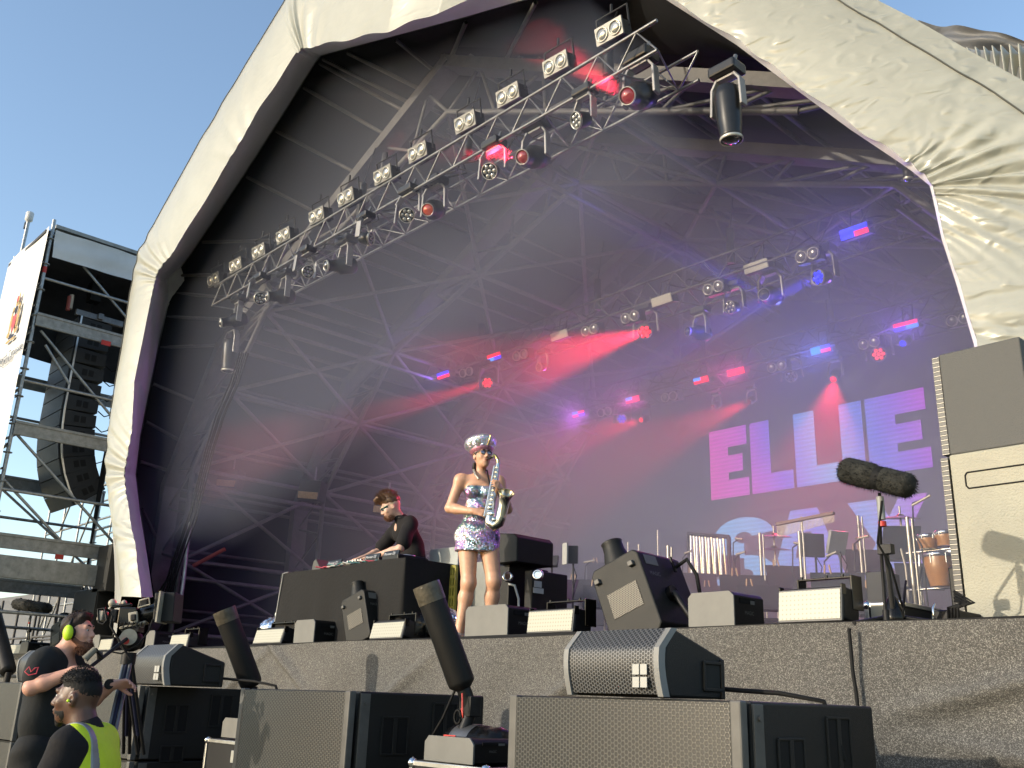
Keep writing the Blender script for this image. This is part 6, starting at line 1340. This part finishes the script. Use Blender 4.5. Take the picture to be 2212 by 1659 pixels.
e0 = b1+V(.090, -.055, .0); m = MB(); m.tube([e0, e0+V(.020, -.015, .10), e0+V(.026, -.030, .15), e0+V(.032, -.048, .185), e0+V(.036, -.066, .205)], [.047, .046, .048, .058, .070], 20, cap=False); m.build('bell', SAXM, sa, local=True)
MB().tube([e0+V(.036, -.067, .206)+Matrix.Rotation(a, 3, (.12, -.6, .78)) @ V(.070, 0, -.011) for a in np.linspace(0, 2*pi*15/16, 16)], .004, 6, closed=True).build('bell_rim', GOLDL, sa, local=True)
m = MB(); n_ = V(-.4, -.85, -.1).normalized(); dv = (b1-b0)
for k in range(11): p = b0.lerp(b1, .08+.085*k)+n_*(.022+.0018*k); m.lathe([(.011+.001*k, 0), (.012+.001*k, .006), (.008, .009)], p, n_, 12)
m.build('key_cups', SAXM, sa, local=True)
m = MB(); 
for o_ in (.02, -.02, .0): m.tube([b0.lerp(b1, .06)+n_*.03+V(o_, 0, 0), b0.lerp(b1, .95)+n_*.048+V(o_, 0, 0)], .0035, 5)
m.tube([b0.lerp(b1, .05)+V(-.03, -.01, 0), b0.lerp(b1, .98)+V(-.055, -.01, 0)], .009, 6)
for k in range(3): m.ball(e0+V(-.06-.02*k, -.05, -.03+.05*k), .022, (1, .4, 1), 10)
m.build('key_rods', GOLDL if False else SAXM, sa, local=True)
# ------------------------------------------------------------------ DJ
SK2 = skin_mat('fair_skin', (.76, .47, .35), .5); DJx, DJy = atY(888, 1140, 6.95).x, 7.0
dj = person('DJ with swept brown hair, visor sunglasses and black T-shirt bent over the decks', (DJx, DJy, ZS), radians(-14), 1.05)
s = SDF(); Rh = RZ(-.25) @ RX(.50); HC = V(-.02, -.30, 1.60); f = head(s, HC, Rh, 1.12); s.cap((0, -.15, 1.46), HC+Rh @ V(0, .03, -.06), .058, .056)
arm(s, (-.20, -.13, 1.40), (-.30, -.30, 1.13), (-.20, -.53, 1.02), (.050, .042, .042, .028)); arm(s, (.20, -.13, 1.40), (.30, -.28, 1.10), (.06, -.50, 1.01), (.050, .042, .042, .028))
s.cap((0, .05, 1.0), (0, -.12, 1.38), .12, .12); s.cap((-.09, .08, .95), (-.1, .1, .5), .085, .06); s.cap((.09, .08, .95), (.1, .1, .5), .085, .06); s.cap((-.1, .1, .5), (-.1, .12, .06), .055, .04); s.cap((.1, .1, .5), (.1, .12, .06), .055, .04)
hand(s, (-.195, -.54, 1.02), (.15, -.9, -.25), (0, -.2, -1), -1, .35, 1.05, .5); hand(s, (.05, -.51, 1.01), (-.45, -.8, -.25), (0, -.2, -1), 1, .35, 1.05, .5)
sbuild(s, 'body', SK2, dj, .008); eyes(dj, f, Rh, 1.12)
BTS = pm('black_cotton', (.022, .020, .022), .85, var=.2, bump=.3, bs=40)
def fold_fn(amp, fx=18, fz=30):
    def q(V_): V_[:, 0] += amp*np.sin(V_[:, 2]*fz+V_[:, 1]*fx); V_[:, 1] += amp*np.sin(V_[:, 2]*fz*.8+V_[:, 0]*fx+1); return V_
    return q
d = SDF(); d.ell((0, -.10, 1.32), (.20, .13, .17), RX(.45), k=.06); d.ell((0, .0, 1.08), (.19, .14, .22), k=.08)
d.cap((-.20, -.13, 1.40), (-.28, -.26, 1.20), .080, .082, k=.06); d.cap((.20, -.13, 1.40), (.285, -.24, 1.17), .080, .084, k=.06); d.cap((-.15, -.13, 1.44), (.15, -.13, 1.44), .065, k=.06); d.cap((0, -.15, 1.47), (0, -.2, 1.50), .072, .06, k=.03); d.plane((0, 0, -1), (0, 0, .90))
sbuild(d, 't_shirt', BTS, dj, .010, fold_fn(.006)); d = SDF(); d.cap((-.09, .08, .95), (-.1, .11, .1), .11, .08); d.cap((.09, .08, .95), (.1, .11, .1), .11, .08); sbuild(d, 'trousers', BLACK, dj, .014)
BRN = pm('swept_brown_hair', (.16, .085, .04), .5, var=.4, vs_=60)
hs = SDF(); hs.ell(f(0, .03, .065), (.092, .108, .078), Rh, k=.03); hs.cap(f(-.03, -.06, .10), f(.0, -.105, .135), .045, .028, k=.04); hs.cap(f(.035, -.05, .11), f(.05, -.09, .14), .035, .02, k=.03); hs.cap(f(0, .02, .12), f(0, -.06, .145), .045, .03, k=.04); sbuild(hs, 'hair', BRN, dj, .008, fold_fn(.004, 90, 60))
shell_hair(f, Rh, 1, [((0, .0, .09), (.085, .11, .09), lambda p: p.z > .085)], BRN, dj, 1500, .045, .003, 3, (0, -.8, .4), .4, 'hair_tuft')
m = MB(); m.grid(lambda a, b: f(.070*sin((a-.5)*2.4), .0-.097*cos((a-.5)*2.4), .028-.030*b), 16, 2); g = m.build('sunglasses', pm('teal_mirror', (.02, .14, .16), .1, .8, var=0), dj, local=True)
m = MB(); m.tube([f(.073*sin((a/12-.5)*2.6), -.100*cos((a/12-.5)*2.6), .030) for a in range(13)], .005, 6); m.tube([f(.083, -.01, .034), f(.085, .04, .02)], .004, 6); m.build('frame', pm('cream_plastic', (.7, .62, .42), .4), g, local=True)
shell_hair(f, Rh, 1, [((0, -.045, -.075), (.050, .056, .050), lambda p: p.z < -.055)], pm('ginger_beard', (.22, .09, .035), .6), dj, 2400, .014, .0022, 4, (0, -.2, -.4), .3, 'beard')
m = MB(); m.tube([V(.085*cos(a), -.16+.075*sin(a), 1.485) for a in np.linspace(0, 6.0, 18)], .012, 8); hp = m.build('headphones', BLACK, dj, local=True)
# ------------------------------------------------------------------ camera operator
def at_d(u, v, d):                                # the point seen at a picture position, d metres off along the view
    q = FWD*FPX+RGT*(u-PW/2)-UPV*(v-PH/2); h_ = np.array([-sin(AZ), cos(AZ), 0]); return Vector(CAM+q*(d/(q@h_)))
SK3 = skin_mat('ruddy_skin', (.70, .37, .27), .5); pc = at_d(98, 1600, 6.6); hz = at_d(160, 1367, 6.6).z; oz = hz-1.655
op = person('bearded cameraman in black T-shirt and bright yellow ear defenders', (pc.x, pc.y, oz), radians(134))
s = SDF(); Rh = RZ(-.10) @ RX(-.08); HC = V(0, -.10, 1.655); f = head(s, HC, Rh, 1.0); s.cap((0, .0, 1.49), HC+V(0, .03, -.05), .066, .060); s.cap((-.12, .01, 1.485), (.12, .01, 1.485), .05, k=.06)
RE, RW = V(-.29, .0, 1.30), V(-.25, -.245, 1.41); LE, LW = V(.27, -.10, 1.20), V(.20, -.30, 1.34)
arm(s, (-.205, .02, 1.46), RE, RW, (.055, .046, .048, .030)); arm(s, (.205, .0, 1.46), LE, LW, (.055, .046, .048, .030))
s.cap((0, .02, 1.0), (0, .01, 1.38), .13, .14, k=.05); leg(s, (-.10, .02, .93), (-.12, -.02, .50), (-.12, .03, .09), (.10, .062, .066, .042)); leg(s, (.10, .02, .93), (.13, -.05, .50), (.14, .03, .09), (.10, .062, .066, .042)); foot_(s, (-.12, .03, .09), (0, -1, 0)); foot_(s, (.14, .03, .09), (0, -1, 0))
hand(s, RW+V(.0, -.015, .0), (.25, -.75, .0), (.55, .1, -.7), -1, .85, 1.08); hand(s, LW+V(0, -.015, 0), (-.1, -.9, .1), (-.5, -.1, -.6), 1, .5, 1.08)
sbuild(s, 'body', SK3, op, .0075); eyes(op, f, Rh, 1., pm('dark_brown_hair', (.05, .028, .018), .6), pm('lip_dull', (.35, .14, .10), .5))
TSH = pm('charcoal_cotton', (.035, .038, .040), .85, var=.2, vs_=4, bump=.3, bs=35)
d = SDF(); d.ell((0, .02, 1.36), (.215, .135, .17), k=.06); d.ell((0, .03, 1.12), (.185, .145, .24), k=.10); d.cap((-.195, .01, 1.45), (-.262, .005, 1.355), .082, .070, k=.05); d.cap((.195, .0, 1.45), (.245, -.06, 1.33), .080, .068, k=.05); d.cap((-.14, .02, 1.485), (.14, .02, 1.485), .074, k=.06); d.plane((0, 0, -1), (0, 0, .90)); d.plane((0, -.25, 1), (0, .0, 1.56))
ts = sbuild(d, 't_shirt', TSH, op, .009, fold_fn(.006, 12, 20))
m = MB(); a = V(-.318, -.01, 1.405)
m.tube([a+V(-.018, .02, .02), a+V(-.024, .0, -.01), a+V(-.022, -.02, .012), a+V(-.018, -.04, .02), a+V(-.022, -.035, -.02), a+V(-.026, .01, -.03), a+V(-.022, .04, -.01)], .004, 5, closed=True); m.build('sleeve_emblem', pm('red_emblem', (.6, .04, .07), .5, var=0), ts, local=True)
SHR = pm('black_work_shorts', (.026, .027, .028), .8, var=.25, vs_=8, bump=.3, bs=30); d = SDF(); d.ell((0, .03, .93), (.175, .14, .14), k=.06); d.cap((-.10, .02, .90), (-.125, -.01, .55), .125, .10, k=.05); d.cap((.10, .02, .90), (.135, -.03, .55), .125, .10, k=.05); d.cap((-.20, .02, .72), (-.21, .0, .6), .05, .05, k=.03); d.plane((0, 0, -1), (0, 0, .50)); sbuild(d, 'shorts', SHR, op, .010, fold_fn(.008, 14, 24))
HB = pm('dark_brown_hair', (.05, .028, .018), .6); hs = SDF(); hs.ell(f(0, .026, .045), (.082, .098, .090), Rh, k=.02); hs.cap(f(-.03, -.045, .105), f(.03, -.045, .105), .028, .028, k=.03); hs.plane(Rh @ V(0, -1, -.55), f(0, -.058, .066)); sbuild(hs, 'hair', HB, op, .007, fold_fn(.003, 90, 70))
shell_hair(f, Rh, 1, [((0, -.0, .06), (.080, .092, .085), lambda p: p.z > .08)], HB, op, 900, .016, .0022, 3, (0, -.6, .2), .5, 'hair_tuft')
RB = pm('reddish_beard', (.16, .065, .035), .7, var=.3, vs_=80); bs_ = SDF(); bs_.ell(f(0, -.052, -.088), (.050, .045, .042), Rh, k=.02); bs_.cap(f(-.060, -.01, -.045), f(-.02, -.07, -.10), .018, .025, k=.02); bs_.cap(f(.060, -.01, -.045), f(.02, -.07, -.10), .018, .025, k=.02); bs_.cap(f(0, -.06, -.10), f(0, -.065, -.135), .032, .02, k=.02); sbuild(bs_, 'beard', RB, op, .006); 
shell_hair(f, Rh, 1, [((0, -.05, -.095), (.054, .05, .048), lambda p: p.z < -.06)], RB, op, 1500, .016, .0022, 4, (0, -.3, -.5), .4, 'beard_fringe')
YEF = pm('fluorescent_yellow', (.62, .92, .02), .5, var=.05); 
for x in (-1, 1):
    m = MB(); m.ball(f(.100*x, .012, -.005), .043, (.62, .82, 1.18), 20, R=Rh); e = m.build('ear_cup', YEF, op, local=True); m = MB(); m.lathe([(.042, 0), (.045, .01), (.040, .018)], f(.078*x, .012, -.005), Rh @ V(x, 0, 0), 18); m.build('cushion', BLACK, e, local=True)
m = MB(); m.tube([f(.098*sin(a), .012, .115*cos(a)+.0) for a in np.linspace(-1.4, 1.4, 15)], .008, 8); m.build('headband', BLACK, op, local=True)
m = MB(); m.tube([(-.07, .03, 1.54), (-.065, -.06, 1.50), (-.03, -.13, 1.38), (0, -.145, 1.2)], .006, 6); m.build('lanyard', pm('blue_lanyard', (.02, .05, .35), .5), op, local=True)
m = MB(); m.tube([LW+V(.03, .02, 0), LW+V(-.03, .02, 0)], .034, 12); m.build('watch', BLACK, op, local=True)
# ------------------------------------------------------------------ steward
SK4 = skin_mat('dark_brown_skin', (.115, .052, .031), .42); pc = at_d(176, 1600, 5.1); hz = at_d(165, 1508, 5.1).z; gz = hz-1.645
gd = person('steward in a yellow hi-vis vest turned sideways with short curly hair', (pc.x, pc.y, gz), radians(-46))
s = SDF(); Rh = RZ(.06) @ RX(.02); HC = V(0, -.06, 1.645); f = head(s, HC, Rh, 1.05, 1.05); s.cap((0, .015, 1.47), HC+V(0, .03, -.05), .074, .066)
s.cap((0, .02, 1.0), (0, .02, 1.36), .11, .11, k=.05); arm(s, (-.20, .02, 1.43), (-.27, -.02, 1.15), (-.05, -.20, 1.14), (.058, .05, .05, .03)); arm(s, (.20, .02, 1.43), (.27, -.04, 1.14), (.06, -.20, 1.20), (.058, .05, .05, .03))
leg(s, (-.10, .02, .93), (-.12, -.0, .50), (-.12, .03, .09), (.10, .065, .066, .042)); leg(s, (.10, .02, .93), (.12, -.0, .50), (.12, .03, .09), (.10, .065, .066, .042))
hand(s, (-.04, -.21, 1.14), (.8, -.2, .1), (0, .8, 0), 1, .6, 1.1); hand(s, (.05, -.21, 1.20), (-.8, -.2, .1), (0, .8, 0), -1, .6, 1.1)
sbuild(s, 'body', SK4, gd, .006); eyes(gd, f, Rh, 1.03, pm('black_curls', (.010, .009, .009), .7), pm('lip_dark', (.16, .07, .055), .4))
d = SDF(); d.ell((0, .02, 1.33), (.225, .145, .17), k=.06); d.ell((0, .03, 1.12), (.19, .15, .24), k=.10); d.cap((-.20, .02, 1.42), (-.268, -.01, 1.19), .080, .082, k=.06); d.cap((.20, .02, 1.42), (.268, -.02, 1.17), .080, .082, k=.06); d.cap((-.14, .03, 1.455), (.14, .03, 1.455), .072, k=.06); d.cap((0, .02, 1.46), (0, .015, 1.50), .078, .072, k=.02); d.plane((0, 0, -1), (0, 0, .88)); sbuild(d, 't_shirt', BTS, gd, .008, fold_fn(.005, 16, 26))
sbuild(SDF().cap((-.10, .02, .93), (-.12, .02, .1), .12, .09).cap((.10, .02, .93), (.12, .02, .1), .12, .09).ell((0, .03, .93), (.18, .14, .13)), 'trousers', BLACK, gd, .014)
HV = pm('hi_vis_yellow', (.72, .90, .02), .6, var=.06, vs_=20, bump=.3, bs=60); GR = pm('reflective_grey', (.30, .31, .33), .4, .4, var=.1)
d = SDF(); d.ell((0, .02, 1.33), (.236, .160, .178), k=.06); d.ell((0, .03, 1.12), (.205, .168, .25), k=.10); d.cap((-.15, .03, 1.45), (.15, .03, 1.45), .082, k=.06); d.plane((0, 0, -1), (0, 0, .86))
d.ell((0, -.02, 1.545), (.098, .115, .12), sub=True, k=.01); d.cap((0, -.28, 1.50), (0, -.30, .80), .115, .07, k=.01, sub=True)
for x in (-1, 1): d.cap((.29*x, .0, 1.47), (.31*x, -.02, 1.10), .105, .085, k=.01, sub=True)
vest = sbuild(d, 'vest', HV, gd, .008, fold_fn(.003, 14, 20))
d = SDF(); d.ell((0, .02, 1.33), (.2405, .1645, .1825), k=.06); d.ell((0, .03, 1.12), (.2095, .1725, .2545), k=.10); d.cap((-.15, .03, 1.45), (.15, .03, 1.45), .0865, k=.06)
d.ell((0, -.02, 1.545), (.098, .115, .12), sub=True, k=.01); d.cap((0, -.28, 1.50), (0, -.30, .80), .115, .07, k=.01, sub=True)
for x in (-1, 1): d.cap((.29*x, .0, 1.47), (.31*x, -.02, 1.10), .105, .085, k=.01, sub=True)
d.plane((1, 0, 0), (.158, 0, 0)); d.plane((-1, 0, 0), (.112, 0, 0)); d.plane((0, 0, -1), (0, 0, .95)); sbuild(d, 'reflective_band', GR, vest, .007, fold_fn(.003, 14, 20))
CU = pm('black_curls', (.010, .009, .009), .8, bump=1., bs=220); hs = SDF(); hs.ell(f(0, .022, .036), (.0775, .0965, .0925), Rh, k=.02); hs.ell(f(0, .0, .085), (.066, .084, .048), Rh, k=.03); hs.plane(Rh @ V(0, -1, -.35), f(0, -.058, .07)); hs.plane(Rh @ V(0, -.5, -1), f(0, .03, .00))
def curls(V_): rg = np.random.default_rng(1); V_ += rg.normal(0, .0009, V_.shape); return V_
sbuild(hs, 'hair', CU, gd, .005, curls); shell_hair(f, Rh, 1, [((0, .01, .062), (.078, .094, .082), lambda p: p.z > .07 and p.y > -.085-(p.z-.07)*.3)], CU, gd, 3200, .010, .0022, 6, (0, 0, .2), .9, 'hair_fuzz')
bs_ = SDF(); bs_.ell(f(0, -.030, -.058), (.0605, .0655, .062), Rh, k=.02); bs_.cap(f(0, -.066, -.10), f(0, -.068, -.114), .024, .018, k=.015); bs_.plane(Rh @ V(0, .25, 1), f(0, -.05, -.046)); bs_.ell(f(0, -.098, -.056), (.026, .02, .016), Rh, sub=True); sbuild(bs_, 'beard', CU, gd, .005, curls)
MB().ball(f(.090, .0, -.012), .008, n=10).build('ear_plug', YEF, gd, local=True)
m = MB(); m.tube([(.02, -.30, 1.19), (.10, -.34, 1.235), (.15, -.345, 1.255)], .026, 8); w_ = m.build('arm_phone_strap', pm('blue_strap', (.02, .10, .55), .5), gd, local=True)
# ------------------------------------------------------------------ broadcast camera on tripod
CD_ = 7.0; M1 = pm('beige_camera_grey', (.42, .38, .30), .45, var=.2, vs_=20); tp_ = lambda u, v, d=CD_: at_d(u, v, d)
cm = thing('broadcast_camera', 'broadcast camera with long lens and viewfinder on a tripod', 'video camera', tp_(290, 1365))
def cb(name, u0, v0, u1, v1, mat, dep=.16, d=CD_, tilt=0, par=None):
    a, b = tp_(u0, v1, d), tp_(u1, v0, d); c = (a+b)/2; w_ = (V(b.x-a.x, b.y-a.y, 0)).length; h_ = abs(b.z-a.z)
    Rm = RZ(AZ+.0) @ Matrix.Rotation(tilt, 3, 'Y'); return MB().box(c, (w_, dep, h_), Rm).build(name, mat, par or cm, bevel=.008)
cb('body', 262, 1315, 306, 1350, BLACKG, .18); cb('side_panel', 276, 1322, 300, 1346, M1, .02, CD_-.10, -.2); cb('panel_frame', 281, 1327, 295, 1341, BLACK, .02, CD_-.115, -.2); cb('battery', 243, 1318, 262, 1345, BLACK, .14)
cb('top_handle', 240, 1306, 285, 1311, BLACKG, .04, CD_, -.15); cb('viewfinder', 214, 1320, 230, 1342, M1, .10, CD_-.05, .1); 
vf = MB().tube([tp_(212, 1316, 6.9), tp_(226, 1313, 6.9), tp_(231, 1340, 6.9), tp_(222, 1349, 6.9), tp_(213, 1345, 6.9)], .008, 6, closed=True).build('viewfinder_frame', BLACK, cm)
MB().tube([tp_(236, 1316), tp_(244, 1306), tp_(258, 1306)], .012, 6).build('viewfinder_arm', M1, cm)
sc2 = cb('monitor', 301, 1294, 322, 1312, BLACK, .03, CD_-.08, -.25); MB().tube([tp_(298, 1312, 6.88), tp_(302, 1297, 6.88), tp_(322, 1291, 6.88), tp_(324, 1306, 6.88)], .007, 6, closed=True).build('monitor_frame', M1, cm)
MB().lathe([(.055, 0), (.065, .05), (.06, .12), (.055, .14)], tp_(305, 1332), tp_(325, 1326)-tp_(305, 1332), 20).build('lens_mount', BLACKG, cm)
q0, q1 = tp_(318, 1328), tp_(352, 1318); dq = (q1-q0).normalized(); MB().lathe([(.045, 0), (.05, .02), (.055, (q1-q0).length*.7), (.075, (q1-q0).length)], q0, dq, 20).build('lens', M1, cm)
MB().box(tp_(364, 1314), (.14, .20, .20), RZ(AZ) @ Matrix.Rotation(-.05, 3, 'Y')).build('lens_hood', BLACK, cm, bevel=.006); MB().box(tp_(352, 1313, 6.93), (.012, .21, .21), RZ(AZ)).build('hood_rim', M1, cm)
cb('base_plate', 262, 1349, 320, 1353, M1, .10, CD_-.03, -.28); m = MB(); m.ball(tp_(243, 1303), .03, n=12); m.ball(tp_(268, 1302), .02, n=10); m.build('light', M1, cm)
m = MB(); rnd = random.Random(9)
for k in range(6): u, v = 262+k*9, 1345; m.tube([tp_(u, v, 6.86), tp_(u-4, v+8, 6.84), tp_(u-6+k*2, v+12, 6.84), tp_(u+4, v+9, 6.84), tp_(u+9, v-2, 6.86)], .004, 5)
m.tube([tp_(330, 1338, 6.9), tp_(322, 1362, 6.86), tp_(300, 1392, 6.84), tp_(262, 1412, 6.84), tp_(240, 1408, 6.84)], .006, 5); m.tube([tp_(243, 1330, 6.85), tp_(238, 1352, 6.84), tp_(262, 1392, 6.84), tp_(281, 1424, 6.84)], .008, 5); m.build('cable', RUB, cm)
tr = thing('tripod', 'tripod with fluid head and pan bar below the broadcast camera', 'tripod', tp_(280, 1500)); hd = tp_(283, 1384)
m = MB(); m.ball(hd, .085, (1, 1, .9), 20); m.box(hd+V(0, 0, .09), (.12, .12, .06), RZ(AZ)); m.build('head', BLACK, tr); MB().cyl(tp_(278, 1376, 6.92), tp_(278, 1376, 6.84), .055, 20).build('dial', M1, tr); MB().cyl(tp_(272, 1385, 6.85), tp_(272, 1385, 6.82), .022, 14).build('red_knob', REDT, tr)
for k, (u, v, d_) in enumerate(((246, 1560, 6.7), (300, 1580, 7.2), (275, 1580, 7.5))):
    m = MB(); e = tp_(u, v, d_); e = hd+(e-hd)*1.25; a = hd-V(0, 0, .12); sv = V(cos(AZ), sin(AZ), 0)*.022
    m.tube([a+sv, e+sv], .013, 8); m.tube([a-sv, e-sv], .013, 8); l_ = m.build('leg', STEEL if k == 0 else BLACK, tr); MB().tube([a, a.lerp(e, .8)], .016, 8).build('lower_section', pm('blue_black', (.02, .025, .07), .4), l_)
MB().tube([hd+V(0, 0, -.08), hd-V(0, 0, .16)], .05, 12).build('bowl', BLACK, tr)
a, b = tp_(274, 1380, 6.8), tp_(196, 1440, 6.45); MB().tube([a, b], .012, 8).build('pan_bar', BLACK, tr); c = tp_(172, 1432, 6.42); MB().tube([a.lerp(b, .75), a.lerp(b, .8)+V(0, 0, .05)], .02, 8).build('bar_clamp', BLACK, tr)
MB().tube([tp_(206, 1402, 6.45), tp_(183, 1424, 6.42)], [.020, .023], 12).build('grip', pm('grey_foam_grip', (.20, .19, .15), .7), tr); MB().tube([tp_(206, 1402, 6.45), tp_(214, 1412, 6.48), tp_(222, 1420, 6.5)], .010, 6).build('grip_arm', BLACK, tr)
# platform the cameraman stands on
pf = MB().box((pc.x-2.6, pc.y+1.2, (oz)/2-.01), (3.4, 2.2, oz-.02)).build('camera_platform', pm('plywood_platform', (.09, .07, .05), .8, var=.3)); tag(pf, 'low dark platform under the cameraman and tripod', 'platform')
